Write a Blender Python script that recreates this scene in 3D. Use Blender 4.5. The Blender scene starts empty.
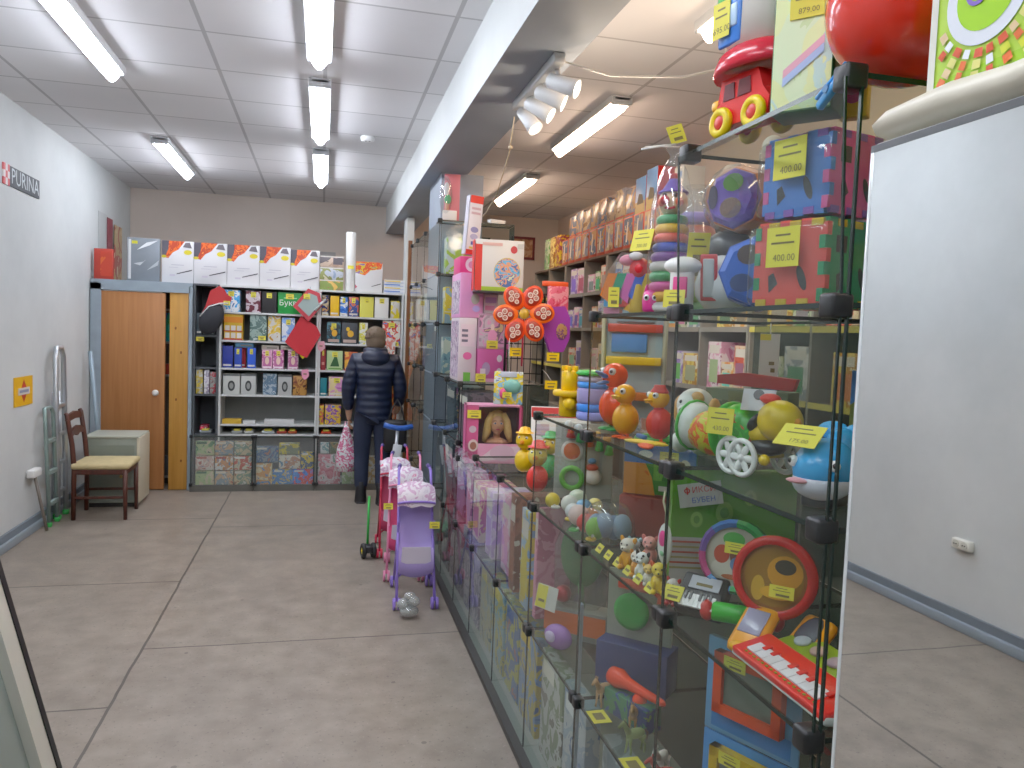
import bpy, bmesh, math, random
from mathutils import Matrix, Vector
random.seed(7)
sc = bpy.context.scene
COL = sc.collection
PI = math.pi
# ---------------------------------------------------------------- materials
def lin(c):
    return tuple((v/12.92 if v <= .04045 else ((v+.055)/1.055)**2.4) for v in c)
def hx(h):
    c = [int(h[i:i+2], 16)/255 for i in (0, 2, 4)]; g = .3*c[0]+.59*c[1]+.11*c[2]
    if max(c)-min(c) > .16: c = [min(1, max(0, g+(v-g)*1.2)) for v in c]      # lively toy colours
    return lin(tuple(c))
_mc = {}
def M(h, rough=.55, metal=0, emit=0, spec=.5, alpha=1, var=0):
    """plain procedural material: colour with a light noise variation"""
    k = ('M', h, rough, metal, emit, spec, alpha, var)
    if k in _mc: return _mc[k]
    m = bpy.data.materials.new('mat_'+h); m.use_nodes = True
    nt = m.node_tree; b = nt.nodes['Principled BSDF']
    c = hx(h)
    b.inputs['Base Color'].default_value = (*c, 1)
    b.inputs['Roughness'].default_value = rough
    b.inputs['Metallic'].default_value = metal
    b.inputs['Specular IOR Level'].default_value = spec
    if alpha < 1: b.inputs['Alpha'].default_value = alpha
    if emit:
        b.inputs['Emission Color'].default_value = (*c, 1)
        b.inputs['Emission Strength'].default_value = emit
    if var:
        tc = nt.nodes.new('ShaderNodeTexCoord'); n = nt.nodes.new('ShaderNodeTexNoise'); r = nt.nodes.new('ShaderNodeMapRange')
        mx = nt.nodes.new('ShaderNodeMix'); mx.data_type = 'RGBA'; mx.blend_type = 'MULTIPLY'; mx.inputs[0].default_value = 1
        n.inputs['Scale'].default_value = var; n.inputs['Detail'].default_value = 6
        r.inputs['To Min'].default_value = .78; r.inputs['To Max'].default_value = 1.18
        nt.links.new(tc.outputs['Object'], n.inputs['Vector']); nt.links.new(n.outputs[0], r.inputs[0])
        mx.inputs[6].default_value = (*c, 1); nt.links.new(r.outputs[0], mx.inputs[7]); nt.links.new(mx.outputs[2], b.inputs['Base Color'])
    _mc[k] = m
    return m
def PR(cols, scale=9, rough=.35, dist=1.2, seed=0):
    """printed artwork: distorted noise cut into flat colour patches"""
    k = ('P', tuple(cols), scale, rough, dist, seed)
    if k in _mc: return _mc[k]
    m = bpy.data.materials.new('print_'+cols[0]); m.use_nodes = True
    nt = m.node_tree; b = nt.nodes['Principled BSDF']; b.inputs['Roughness'].default_value = rough
    tc = nt.nodes.new('ShaderNodeTexCoord'); mp = nt.nodes.new('ShaderNodeMapping'); n = nt.nodes.new('ShaderNodeTexNoise'); r = nt.nodes.new('ShaderNodeValToRGB')
    mp.inputs['Location'].default_value = (seed*3.1, seed*1.7, seed*.9)
    n.inputs['Scale'].default_value = scale; n.inputs['Distortion'].default_value = dist; n.inputs['Detail'].default_value = 3
    r.color_ramp.interpolation = 'CONSTANT'
    e = r.color_ramp.elements
    for i, c in enumerate(cols):
        p = 0 if i == 0 else .36+.28*(i-1)/max(1, len(cols)-2)
        x = e[i] if i < 2 else e.new(p)
        x.position = p; x.color = (*hx(c), 1)
    nt.links.new(tc.outputs['Object'], mp.inputs[0]); nt.links.new(mp.outputs[0], n.inputs['Vector']); nt.links.new(n.outputs[0], r.inputs[0]); nt.links.new(r.outputs[0], b.inputs['Base Color'])
    _mc[k] = m
    return m
def schlick(nt, lo, hi, pw_=5):
    lw = nt.nodes.new('ShaderNodeLayerWeight'); lw.inputs['Blend'].default_value = .5
    p = nt.nodes.new('ShaderNodeMath'); p.operation = 'POWER'; p.inputs[1].default_value = pw_
    r = nt.nodes.new('ShaderNodeMapRange'); r.inputs['To Min'].default_value = lo; r.inputs['To Max'].default_value = hi
    nt.links.new(lw.outputs['Facing'], p.inputs[0]); nt.links.new(p.outputs[0], r.inputs[0])
    return r.outputs[0]
def GL(h='e6efe9', lo=.055, hi=.95, rough=.015, haze=0, pw_=5):
    """thin clear sheet: see-through, Fresnel reflection, a little dust and pale haze"""
    k = ('G', h, lo, hi, rough, haze, pw_)
    if k in _mc: return _mc[k]
    m = bpy.data.materials.new('clear_'+h); m.use_nodes = True
    nt = m.node_tree; nt.nodes.remove(nt.nodes['Principled BSDF']); out = nt.nodes['Material Output']
    t = nt.nodes.new('ShaderNodeBsdfTransparent'); t.inputs[0].default_value = (*hx(h), 1)
    g = nt.nodes.new('ShaderNodeBsdfGlossy'); g.inputs['Roughness'].default_value = rough
    mx = nt.nodes.new('ShaderNodeMixShader')
    nt.links.new(schlick(nt, lo, hi, pw_), mx.inputs[0]); nt.links.new(g.outputs[0], mx.inputs[2])
    if haze:
        d = nt.nodes.new('ShaderNodeBsdfDiffuse'); d.inputs[0].default_value = (.8, .85, .83, 1)
        m2 = nt.nodes.new('ShaderNodeMixShader'); m2.inputs[0].default_value = haze
        nt.links.new(t.outputs[0], m2.inputs[1]); nt.links.new(d.outputs[0], m2.inputs[2]); nt.links.new(m2.outputs[0], mx.inputs[1])
    else: nt.links.new(t.outputs[0], mx.inputs[1])
    nt.links.new(mx.outputs[0], out.inputs[0])
    _mc[k] = m
    return m
# ---------------------------------------------------------------- mesh builder
class MB:
    def __init__(s):
        s.v = []; s.f = []; s.fm = []; s.sm = []; s.mats = []; s.x = Matrix()
    def mi(s, m):
        if m not in s.mats: s.mats.append(m)
        return s.mats.index(m)
    def add(s, vs, fs, mat, smooth=False):
        o = len(s.v); i = s.mi(mat)
        s.v += [s.x @ Vector(v) for v in vs]
        for f in fs:
            s.f.append([o+k for k in f]); s.fm.append(i); s.sm.append(smooth)
        return s
    def box(s, c, d, mat, bev=0, rot=None):
        x, y, z = c; a, b, e = d[0]/2, d[1]/2, d[2]/2
        bm = bmesh.new(); bmesh.ops.create_cube(bm, size=1)
        bmesh.ops.scale(bm, vec=(d[0], d[1], d[2]), verts=bm.verts)
        if bev: bmesh.ops.bevel(bm, geom=bm.edges[:], offset=min(bev, .49*min(d)), segments=2, affect='EDGES', profile=.5)
        if rot: bmesh.ops.rotate(bm, matrix=rot.to_3x3(), verts=bm.verts)
        bmesh.ops.translate(bm, vec=c, verts=bm.verts)
        s.bm(bm, mat, bool(bev)); return s
    def bm(s, bm, mat, smooth=False):
        bm.verts.index_update()
        s.add([v.co.copy() for v in bm.verts], [[v.index for v in f.verts] for f in bm.faces], mat, smooth); bm.free()
    def lathe(s, prof, mat, seg=20, c=(0, 0, 0), axis='z', sy=1, smooth=True, cap=True):
        vs = []; fs = []; n = len(prof)
        for r, z in prof:
            for k in range(seg):
                a = 2*PI*k/seg; p = (r*math.cos(a), r*math.sin(a)*sy, z)
                if axis == 'y': p = (p[0], p[2], p[1])
                if axis == 'x': p = (p[2], p[0], p[1])
                vs.append((p[0]+c[0], p[1]+c[1], p[2]+c[2]))
        for i in range(n-1):
            for k in range(seg):
                fs.append([i*seg+k, i*seg+(k+1) % seg, (i+1)*seg+(k+1) % seg, (i+1)*seg+k])
        if cap:
            fs.append(list(range(seg))[::-1]); fs.append([(n-1)*seg+k for k in range(seg)])
        return s.add(vs, fs, mat, smooth)
    def ell(s, c, r, mat, seg=18, rot=None):
        if not hasattr(r, '__len__'): r = (r, r, r)
        bm = bmesh.new(); bmesh.ops.create_uvsphere(bm, u_segments=seg, v_segments=max(8, seg*2//3), radius=1)
        bmesh.ops.scale(bm, vec=r, verts=bm.verts)
        if rot: bmesh.ops.rotate(bm, matrix=rot.to_3x3(), verts=bm.verts)
        bmesh.ops.translate(bm, vec=c, verts=bm.verts); s.bm(bm, mat, True); return s
    def cyl(s, c, r, h, mat, axis='z', seg=20, bev=0):
        b = min(bev, r*.45, h*.45)
        pr = [(r-b, -h/2), (r, -h/2+b), (r, h/2-b), (r-b, h/2)] if b else [(r, -h/2), (r, h/2)]
        return s.lathe(pr, mat, seg, c, axis, smooth=bool(b))
    def torus(s, c, R, r, mat, axis='z', seg=24, ts=8):
        vs = []; fs = []
        for i in range(seg):
            a = 2*PI*i/seg
            for j in range(ts):
                b = 2*PI*j/ts; q = R+r*math.cos(b); p = (q*math.cos(a), q*math.sin(a), r*math.sin(b))
                if axis == 'y': p = (p[0], p[2], p[1])
                if axis == 'x': p = (p[2], p[0], p[1])
                vs.append((p[0]+c[0], p[1]+c[1], p[2]+c[2]))
                fs.append([i*ts+j, ((i+1) % seg)*ts+j, ((i+1) % seg)*ts+(j+1) % ts, i*ts+(j+1) % ts])
        return s.add(vs, fs, mat, True)
    def tube(s, pts, r, mat, seg=8, closed=False):
        pts = [Vector(p) for p in pts]; n = len(pts); vs = []; fs = []
        rs = r if hasattr(r, '__len__') else [r]*n
        up = None
        for i, p in enumerate(pts):
            a = pts[(i-1) % n] if (closed or i > 0) else p; b = pts[(i+1) % n] if (closed or i < n-1) else p
            t = (b-a).normalized()
            if up is None: up = Vector((0, 0, 1)) if abs(t.z) < .9 else Vector((1, 0, 0))
            u = t.cross(up).normalized(); w = u.cross(t).normalized(); up = w
            for k in range(seg):
                q = 2*PI*k/seg; vs.append(p+(u*math.cos(q)+w*math.sin(q))*rs[i])
        for i in range(n if closed else n-1):
            for k in range(seg):
                j = (i+1) % n; fs.append([i*seg+k, i*seg+(k+1) % seg, j*seg+(k+1) % seg, j*seg+k])
        if not closed: fs.append(list(range(seg))[::-1]); fs.append([(n-1)*seg+k for k in range(seg)])
        return s.add(vs, fs, mat, True)
    def prism(s, poly, y0, y1, mat, smooth=False):
        """polygon in XZ pushed from y0 to y1"""
        n = len(poly)
        vs = [(x, y0, z) for x, z in poly]+[(x, y1, z) for x, z in poly]
        fs = [list(range(n)), [n+k for k in range(n)][::-1]]+[[k, n+k, n+(k+1) % n, (k+1) % n] for k in range(n)]
        return s.add(vs, fs, mat, smooth)
    def poly(s, pts, mat):
        return s.add(pts, [list(range(len(pts)))], mat)
    def text(s, t, size, mat, mtx, align='CENTER'):
        cu = bpy.data.curves.new('txt', 'FONT'); cu.body = t; cu.size = size; cu.align_x = align; cu.align_y = 'CENTER'; cu.resolution_u = 2
        ob = bpy.data.objects.new('txt', cu); COL.objects.link(ob)
        bpy.context.view_layer.update()
        me = bpy.data.meshes.new_from_object(ob.evaluated_get(bpy.context.evaluated_depsgraph_get()))
        s.add([mtx @ v.co for v in me.vertices], [list(p.vertices) for p in me.polygons], mat)
        bpy.data.objects.remove(ob); bpy.data.meshes.remove(me); bpy.data.curves.remove(cu); return s
    def build(s, name, parent=None, loc=(0, 0, 0), rz=0, **props):
        me = bpy.data.meshes.new(name); me.from_pydata([tuple(v) for v in s.v], [], s.f)
        for m in s.mats: me.materials.append(m)
        me.polygons.foreach_set('material_index', s.fm); me.polygons.foreach_set('use_smooth', s.sm)
        bm = bmesh.new(); bm.from_mesh(me); bmesh.ops.recalc_face_normals(bm, faces=bm.faces[:]); bm.to_mesh(me); bm.free(); me.update()
        o = bpy.data.objects.new(name, me); COL.objects.link(o)
        o.location = loc; o.rotation_euler = (0, 0, rz)
        if parent: o.parent = parent
        for k, v in props.items():
            if v: o[k] = v
        return o
def tag(o, label, cat, group=None):
    o['label'] = label; o['category'] = cat
    if group: o['group'] = group
    return o
def T(name, label, cat, loc=(0, 0, 0), rz=0, group=None, tilt=None):
    o = bpy.data.objects.new(name, None); COL.objects.link(o); o.empty_display_size = .05
    o.location = loc; o.rotation_euler = (tilt[0], tilt[1], rz) if tilt else (0, 0, rz)
    return tag(o, label, cat, group)
def S(mb, name, loc=(0, 0, 0)):
    return mb.build(name, None, loc, kind='structure')
R = math.radians
def RX(a): return Matrix.Rotation(R(a), 4, 'X')
def RY(a): return Matrix.Rotation(R(a), 4, 'Y')
def RZ(a): return Matrix.Rotation(R(a), 4, 'Z')
def TR(x, y, z): return Matrix.Translation((x, y, z))
# ---------------------------------------------------------------- camera
EYE = Vector((0, 0, 1.6)); FPX = 770.0
_y, _p, _r = R(13.902156), R(-3.550764), .038
cF = Vector((math.sin(_y)*math.cos(_p), math.cos(_y)*math.cos(_p), math.sin(_p)))
_r0 = Vector((math.cos(_y), -math.sin(_y), 0)); _u0 = _r0.cross(cF)
cR = _r0*math.cos(_r)+_u0*math.sin(_r); cU = _u0*math.cos(_r)-_r0*math.sin(_r)
cam = bpy.data.cameras.new('camera'); co = bpy.data.objects.new('camera', cam); COL.objects.link(co)
cam.sensor_fit = 'HORIZONTAL'; cam.sensor_width = 36; cam.lens = FPX/1024*36; cam.clip_start = .05; cam.clip_end = 60
mt = Matrix((cR, cU, -cF)).transposed().to_4x4(); mt.translation = EYE; co.matrix_world = mt
sc.camera = co
def ray(u, v): return cR*((u-512)/FPX)+cU*((384-v)/FPX)+cF
def az(u, v, z): d = ray(u, v); return EYE+d*((z-1.6)/d.z)      # surveyed point on a level surface
def ay(u, v, y): d = ray(u, v); return EYE+d*(y/d.y)             # ... on a plane facing the camera
def ax(u, v, x): d = ray(u, v); return EYE+d*(x/d.x)             # ... on a plane along the aisle
# ---------------------------------------------------------------- room
XL, XR, YB, YF, ZC = -2.1, 2.85, 9.4, -2.2, 3.08
class NT:
    def __init__(s, name):
        s.m = bpy.data.materials.new(name); s.m.use_nodes = True; s.nt = s.m.node_tree; s.b = s.nt.nodes['Principled BSDF']
        tc = s.n('ShaderNodeTexCoord'); s.obj = tc.outputs['Object']; sx = s.n('ShaderNodeSeparateXYZ'); s.l(s.obj, sx.inputs[0]); s.X, s.Y, s.Z = sx.outputs
    def n(s, t, **k):
        o = s.nt.nodes.new(t)
        for a, b in k.items(): setattr(o, a, b)
        return o
    def l(s, a, b): s.nt.links.new(a, b)
    def math(s, op, a, b=None, c=None):
        o = s.n('ShaderNodeMath', operation=op)
        for i, q in enumerate((a, b, c)):
            if q is None: continue
            if isinstance(q, (int, float)): o.inputs[i].default_value = q
            else: s.l(q, o.inputs[i])
        return o.outputs[0]
    def noise(s, scale, detail=5, vec=None, rough=.55):
        o = s.n('ShaderNodeTexNoise'); o.inputs['Scale'].default_value = scale; o.inputs['Detail'].default_value = detail; o.inputs['Roughness'].default_value = rough
        s.l(vec or s.obj, o.inputs['Vector']); return o.outputs[0]
    def ramp(s, fac, stops):
        o = s.n('ShaderNodeValToRGB'); e = o.color_ramp.elements
        for i, (p, c) in enumerate(stops):
            x = e[i] if i < 2 else e.new(p)
            x.position = p; x.color = (*hx(c), 1)
        s.l(fac, o.inputs[0]); return o.outputs[0]
    def mix(s, fac, a, b, mode='MIX'):
        o = s.n('ShaderNodeMix', data_type='RGBA', blend_type=mode)
        for i, q in ((0, fac), (6, a), (7, b)):
            if isinstance(q, str): o.inputs[i].default_value = (*hx(q), 1)
            elif isinstance(q, (int, float)): o.inputs[i].default_value = q
            else: s.l(q, o.inputs[i])
        return o.outputs[2]
    def line(s, coord, at, w, period=0):
        """1 on a thin line at coord = at (every period)"""
        q = s.math('SUBTRACT', coord, at)
        if period: q = s.math('PINGPONG', s.math('ADD', q, 100*period), period/2) if False else s.math('SUBTRACT', s.math('FLOORED_MODULO', s.math('ADD', q, period/2), period), period/2)
        return s.math('LESS_THAN', s.math('ABSOLUTE', q), w)
def floor_mat():
    t = NT('terrazzo_floor')
    big = t.noise(.9, 4); fine = t.noise(60, 4); mid = t.noise(7, 6)
    c = t.ramp(big, [(.3, '7c7164'), (.5, '8a7d6f'), (.68, '958877')])
    c = t.mix(.55, c, t.ramp(mid, [(.3, '6c645b'), (.7, 'a0968a')]), 'MIX')
    c = t.mix(t.math('MULTIPLY', t.math('GREATER_THAN', fine, .64), .4), c, '48433f')
    c = t.mix(t.math('MULTIPLY', t.math('LESS_THAN', fine, .34), .3), c, 'b0a79d')
    vo = t.n('ShaderNodeTexVoronoi'); vo.inputs['Scale'].default_value = 3.2; t.l(t.obj, vo.inputs['Vector'])
    spot = t.math('LESS_THAN', vo.outputs[0], .035)
    c = t.mix(t.math('MULTIPLY', spot, .55), c, '4a443f')
    wob = t.math('MULTIPLY', t.math('SUBTRACT', t.noise(3, 3), .5), .02)
    xx = t.math('ADD', t.X, wob); yy = t.math('ADD', t.Y, wob)
    left = t.math('LESS_THAN', t.X, -.827)
    j = t.math('MAXIMUM', t.line(xx, -.827, .0065, 1.75), t.math('MAXIMUM', t.math('MULTIPLY', left, t.line(yy, 3.4, .0055, 1.65)), t.math('MULTIPLY', t.math('SUBTRACT', 1, left), t.line(yy, 4.0, .005, 2.4))))
    c = t.mix(t.math('MULTIPLY', j, .8), c, '3a3532')
    t.l(c, t.b.inputs['Base Color'])
    t.l(t.math('ADD', t.math('MULTIPLY', mid, .3), .25), t.b.inputs['Roughness'])
    t.b.inputs['Specular IOR Level'].default_value = .35
    return t.m
def wall_mat(name, a, b, s=1.3):
    t = NT(name); c = t.ramp(t.noise(s, 6), [(.3, a), (.7, b)])
    c = t.mix(.12, c, t.ramp(t.noise(18, 6), [(.35, a), (.65, b)]), 'MULTIPLY')
    t.l(c, t.b.inputs['Base Color']); t.b.inputs['Roughness'].default_value = .6
    bp = t.n('ShaderNodeBump'); bp.inputs['Strength'].default_value = .08; t.l(t.noise(45, 5), bp.inputs['Height']); t.l(bp.outputs[0], t.b.inputs['Normal'])
    return t.m
def ceil_mat():
    t = NT('ceiling_tiles'); c = t.ramp(t.noise(1.2, 5), [(.3, 'dcdbde'), (.7, 'e6e4e6')])
    # each tile slightly different
    fx = t.math('FLOOR', t.math('DIVIDE', t.math('ADD', t.X, .62), .6)); fy = t.math('FLOOR', t.math('DIVIDE', t.math('SUBTRACT', t.Y, 4.27), .6))
    cm = t.n('ShaderNodeCombineXYZ'); t.l(fx, cm.inputs[0]); t.l(fy, cm.inputs[1]); wn = t.n('ShaderNodeTexWhiteNoise'); t.l(cm.outputs[0], wn.inputs[0])
    c = t.mix(.25, c, t.ramp(wn.outputs[0], [(0, 'c4c4c8'), (1, 'ececec')]))
    j = t.math('MAXIMUM', t.line(t.X, -.62, .011, .6), t.line(t.Y, 4.27, .008, .6))
    c = t.mix(t.math('MULTIPLY', j, .45), c, '5b5a5e')
    t.l(c, t.b.inputs['Base Color']); t.b.inputs['Roughness'].default_value = .8
    bp = t.n('ShaderNodeBump'); bp.inputs['Strength'].default_value = .3; bp.inputs['Distance'].default_value = .01; bp.invert = True; t.l(j, bp.inputs['Height']); t.l(bp.outputs[0], t.b.inputs['Normal'])
    return t.m
def slab(name, lo, hi, m):
    b = MB(); b.box([(lo[i]+hi[i])/2 for i in range(3)], [hi[i]-lo[i] for i in range(3)], m); return S(b, name)
wm_l = wall_mat('wall_paint_white', 'c3c8c8', 'd6dad9'); wm_b = wall_mat('wall_paint_beige', 'd2c4b8', 'dccfc3'); wm_r = wall_mat('wall_paint_pinkish', 'ccb9ab', 'd6c5b8')
slab('floor', (XL-.1, YF-.1, -.1), (XR+.1, YB+.1, 0), floor_mat())
slab('ceiling', (XL-.1, YF-.1, ZC), (XR+.1, YB+.1, ZC+.1), ceil_mat())
slab('wall_left', (XL-.1, YF, 0), (XL, YB, ZC), wm_l)
slab('wall_back', (XL-.1, YB, 0), (XR+.1, YB+.1, ZC), wm_b)
slab('wall_right', (XR, YF, 0), (XR+.1, YB, ZC), wm_r)
slab('wall_front', (XL-.1, YF-.1, 0), (XR+.1, YF, ZC), wm_l)
b = MB(); g1, g2 = M('6f7a83', .5), M('8a97a1', .45)
b.box((XL+.010, (YF+7.85)/2, .055), (.02, 7.85-YF, .11), g1); b.box((XL+.024, (YF+7.85)/2, .03), (.03, 7.85-YF, .06), g2, .006)
S(b, 'baseboard_left')
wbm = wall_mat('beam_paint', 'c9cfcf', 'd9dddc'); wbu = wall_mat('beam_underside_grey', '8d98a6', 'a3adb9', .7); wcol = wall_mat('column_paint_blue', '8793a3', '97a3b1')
# beam: pale front, grey-blue underside
b = MB(); bx0, bx1, bz = .70, 1.0, 2.765
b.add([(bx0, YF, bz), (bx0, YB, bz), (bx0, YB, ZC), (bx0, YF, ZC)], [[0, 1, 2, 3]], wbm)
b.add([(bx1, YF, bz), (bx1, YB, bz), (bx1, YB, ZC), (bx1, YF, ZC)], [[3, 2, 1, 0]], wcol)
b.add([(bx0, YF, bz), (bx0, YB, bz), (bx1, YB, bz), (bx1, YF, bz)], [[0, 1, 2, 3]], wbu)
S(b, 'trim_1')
b = MB(); b.box((.965, 5.94, bz/2), (.31, .62, bz), wcol); S(b, 'wall_column')
# ---------------------------------------------------------------- lamps
LW = M('f4f6ff', .4, emit=1)
def lampmat(h, e):
    m = M(h, .3, emit=e); return m
def ceiling_lamp(x, y0, y1, label, w=.115, m=None):
    L = y1-y0; t = T('ceiling_light', label, 'light', (x, (y0+y1)/2, ZC-.075), group='fluorescent ceiling lights')
    b = MB(); b.box((0, 0, .06), (w-.01, L, .03), M('d4d6d8', .4), .006)
    for s in (-1, 1): b.box((s*(w/2+.006), 0, .052), (.006, L, .046), M('d4d6d8', .4), .002)
    for s in (-1, 1): b.box((0, s*(L/2-.012), .044), (w+.012, .024, .05), M('b9bdc2', .4), .006)
    b.build('housing', t)
    b = MB(); n = 10
    pr = [(-w/2+w*k/n, .045-.068*math.sin(PI*k/n)) for k in range(n+1)]
    b.prism(pr, -L/2+.024, L/2-.024, m, True); b.build('diffuser', t)
E_COOL = M('eef3ff', .3, emit=31); E_WARM = M('ffdcc2', .3, emit=22)
ceiling_lamp(-1.22, 3.68, 5.02, 'bright fluorescent ceiling light nearest the white left wall, at the top left corner', m=E_COOL)
ceiling_lamp(-1.30, 6.74, 8.08, 'fluorescent ceiling light near the left wall, farther back, above the brown door', m=E_COOL)
ceiling_lamp(-.05, 3.05, 4.38, 'nearest of the three fluorescent lights in the middle ceiling row, cut by the photo top', m=E_COOL)
ceiling_lamp(-.05, 4.80, 6.13, 'middle one of the three fluorescent lights in the centre ceiling row', m=E_COOL)
ceiling_lamp(-.05, 6.62, 7.95, 'farthest of the three fluorescent lights in the centre ceiling row', m=E_COOL)
ceiling_lamp(1.73, 4.48, 5.78, 'fluorescent light on the pinkish ceiling right of the beam, beside the spot lamps', m=E_WARM)
ceiling_lamp(1.81, 6.82, 8.2, 'fluorescent light farthest back on the ceiling right of the beam', m=E_WARM)
ceiling_lamp(1.70, 2.15, 3.36, 'fluorescent light on the right ceiling partly hidden behind the toy house', m=E_WARM)
ceiling_lamp(-.05, 1.3, 2.63, 'fluorescent ceiling light of the middle row above the camera, out of the photo', m=E_COOL)
ceiling_lamp(1.72, -.3, 1.0, 'unseen warm ceiling light added above the near end of the counters', m=E_WARM)  # out of view, added to throw more light on the goods
ceiling_lamp(-1.2, .2, 1.55, 'fluorescent ceiling light over the entrance, left row', m=E_COOL)
ceiling_lamp(-.05, -.6, .75, 'fluorescent ceiling light over the entrance, middle row', m=E_COOL)
# ---------------------------------------------------------------- shared looks
YEL, TAGY, WHT, BLK = M('f2d21a', .5), M('e6dc58', .55), M('e8e8e6', .45), M('16181a', .4)
GLASS = GL(); GEDGE = M('12332b', .25); BAG = GL('f4f7f8', .10, .9, .08, .05); CHROME = M('c8ccd0', .22, 1)
INK = M('7a6f45', .6)
def price_tag(parent, loc, rz=0, w=.07, h=.05, tilt=0, text=None, label='yellow price tag'):
    b = MB(); b.x = RX(tilt)
    b.box((0, 0, 0), (w, .0012, h), TAGY)
    for k, (a, ww) in enumerate(((.30, .45), (.10, .7))): b.box((0, -.0009, h*a), (w*ww, .0004, h*.05), INK)
    if text: b.text(text, h*.25, INK, TR(w*.06, -.0012, -h*.28) @ RX(90))
    else: b.box((w*.05, -.0009, -h*.25), (w*.55, .0004, h*.18), INK)
    return b.build('price_tag', parent, loc, rz)
def deco(b, items, w, d, h):
    """artwork and painted glints laid on the faces of a pack; face letters f (front) s (left side) r (right side) t (top)"""
    k = 0
    for it in items:
        k += 1; e = .0006*k
        kind = it[0]; face = it[1]; a = it[2:]
        if face == 'f': P = lambda u, v: ((u-.5)*w, -d/2-e, v*h)
        elif face == 's': P = lambda u, v: (-w/2-e, (.5-u)*d, v*h)
        elif face == 'r': P = lambda u, v: (w/2+e, (u-.5)*d, v*h)
        else: P = lambda u, v: ((u-.5)*w, (v-.5)*d, h+e)
        if kind == 'r': u0, v0, u1, v1, m = a; b.poly([P(u0, v0), P(u1, v0), P(u1, v1), P(u0, v1)], m)
        elif kind == 'p': b.poly([P(u, v) for u, v in a[0]], a[1])
        elif kind == 'e': u, v, ru, rv, m = a; b.poly([P(u+ru*math.cos(2*PI*q/22), v+rv*math.sin(2*PI*q/22)) for q in range(22)], m)
        elif kind == 't':
            u, v, size, txt, m = a[:5]; p = P(u, v)
            mm = {'f': RX(90), 's': RZ(-90) @ RX(90), 'r': RZ(90) @ RX(90), 't': Matrix()}[face]
            b.text(txt, size, m, TR(*p) @ mm)
def pack(name, label, cat, loc, rz, dim, m, art=(), group=None, tagpos=None, bev=.002, tilt=None):
    w, d, h = dim; b = MB(); b.box((0, 0, h/2), dim, m, bev); deco(b, art, w, d, h)
    if tagpos:
        t = T(name, label, cat, loc, rz, group, tilt); b.build('carton', t)
        price_tag(t, ((tagpos[0]-.5)*w, -d/2-.004, tagpos[1]*h), w=min(.075, w*.35), h=min(.05, h*.3)); return t
    o = b.build(name, None, loc, rz); tag(o, label, cat, group)
    if tilt: o.rotation_euler = (tilt[0], tilt[1], rz)
    return o
# ---------------------------------------------------------------- left wall things
BL = M('7d8c99', .5, var=14)
YD = 7.9
# low partition with the brown door
b = MB(); fm = M('93a2ad', .5, var=9)
b.box((-2.045, YD, .975), (.09, .08, 1.95), fm); b.box((-1.66, YD, 1.925), (.86, .08, .07), fm); b.box((-1.225, YD, .975), (.03, .08, 1.95), fm)
b.box((-1.65, YD+.17, 1.972), (.88, .42, .026), fm)
S(b, 'trim_2')
t = T('door_1', 'orange brown wooden door with round white knob in a grey frame', 'door', (-1.73, YD-.01, .01)); t['kind'] = 'structure'
def wood(name, a, c, s=1):
    n = NT(name); mp = n.n('ShaderNodeMapping'); mp.inputs['Scale'].default_value = (14*s, 14*s, .7*s); n.l(n.obj, mp.inputs[0])
    n.l(n.ramp(n.noise(2.2, 6, mp.outputs[0]), [(.3, a), (.7, c)]), n.b.inputs['Base Color']); n.b.inputs['Roughness'].default_value = .45
    return n.m
WD1 = wood('wood_door_brown', '9c683c', 'ae7a4c'); WD2 = wood('wood_board_honey', 'b0803c', 'c6964e'); WD3 = wood('wood_dark_chair', '3a1c14', '532a1e', 2)
b = MB(); b.box((0, 0, .935), (.56, .04, 1.87), WD1, .003); b.build('leaf', t)
b = MB(); b.lathe([(.012, 0), (.012, .03), (.026, .035), (.03, .05), (.022, .062), (.0, .064)], M('d9d9d4', .3), 16, (0, 0, 0), 'y'); k = b.build('door_knob', t, (.21, -.02, .93)); k.scale = (1, -1, 1)
t = T('door_2', 'narrow honey coloured wooden door board beside the brown door', 'door', (-1.327, YD-.01, .005)); t['kind'] = 'structure'
b = MB(); b.box((0, 0, .96), (.165, .035, 1.92), WD2, .003); b.build('leaf', t)
b = MB()
for z, x in ((.28, .03), (.87, -.02), (1.32, .02), (1.55, -.03)): b.ell((x, -.018, z), (.009, .002, .014), M('7a4a1c', .6), 10)
b.build('wood_knots', t)
# narrow shelf seen through the gap between the two boards
for i, (z, hh, m, l) in enumerate(((.1, .19, M('4c5257'), 'dark grey carton at the floor in the narrow gap beside the brown door'), (1.1, .1, M('96392e'), 'dark red carton in the gap between brown door and honey board, at knob height'), (1.42, .28, PR(['2b9a62', '38b3a0', '2a6fb0', 'd9d34a'], 6), 'green and blue pack in the upper gap between brown door and honey board'), (1.74, .16, M('3a2c2a'), 'dark brown pack at the top of the gap between brown door and honey board'))):
    pack('carton', l, 'box', (-1.44, YD+.25, z), 0, (.12, .09, hh), m)
t = T('storage_rack', 'shelf rack standing behind the gap beside the brown door', 'shelf', (-1.44, YD+.25, 0))
b = MB(); b.box((0, .075, .95), (.2, .01, 1.9), M('56524d')); b.build('back_panel', t)
for z in (.1, 1.1, 1.42, 1.74): b = MB(); b.box((0, 0, z-.011), (.2, .13, .018), M('8e8c86')); b.build('shelf', t)
# chair
t = T('dining_chair', 'dark brown wooden chair with cream seat standing by the left wall', 'chair', (-1.715, 6.90, 0), R(90))
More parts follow.
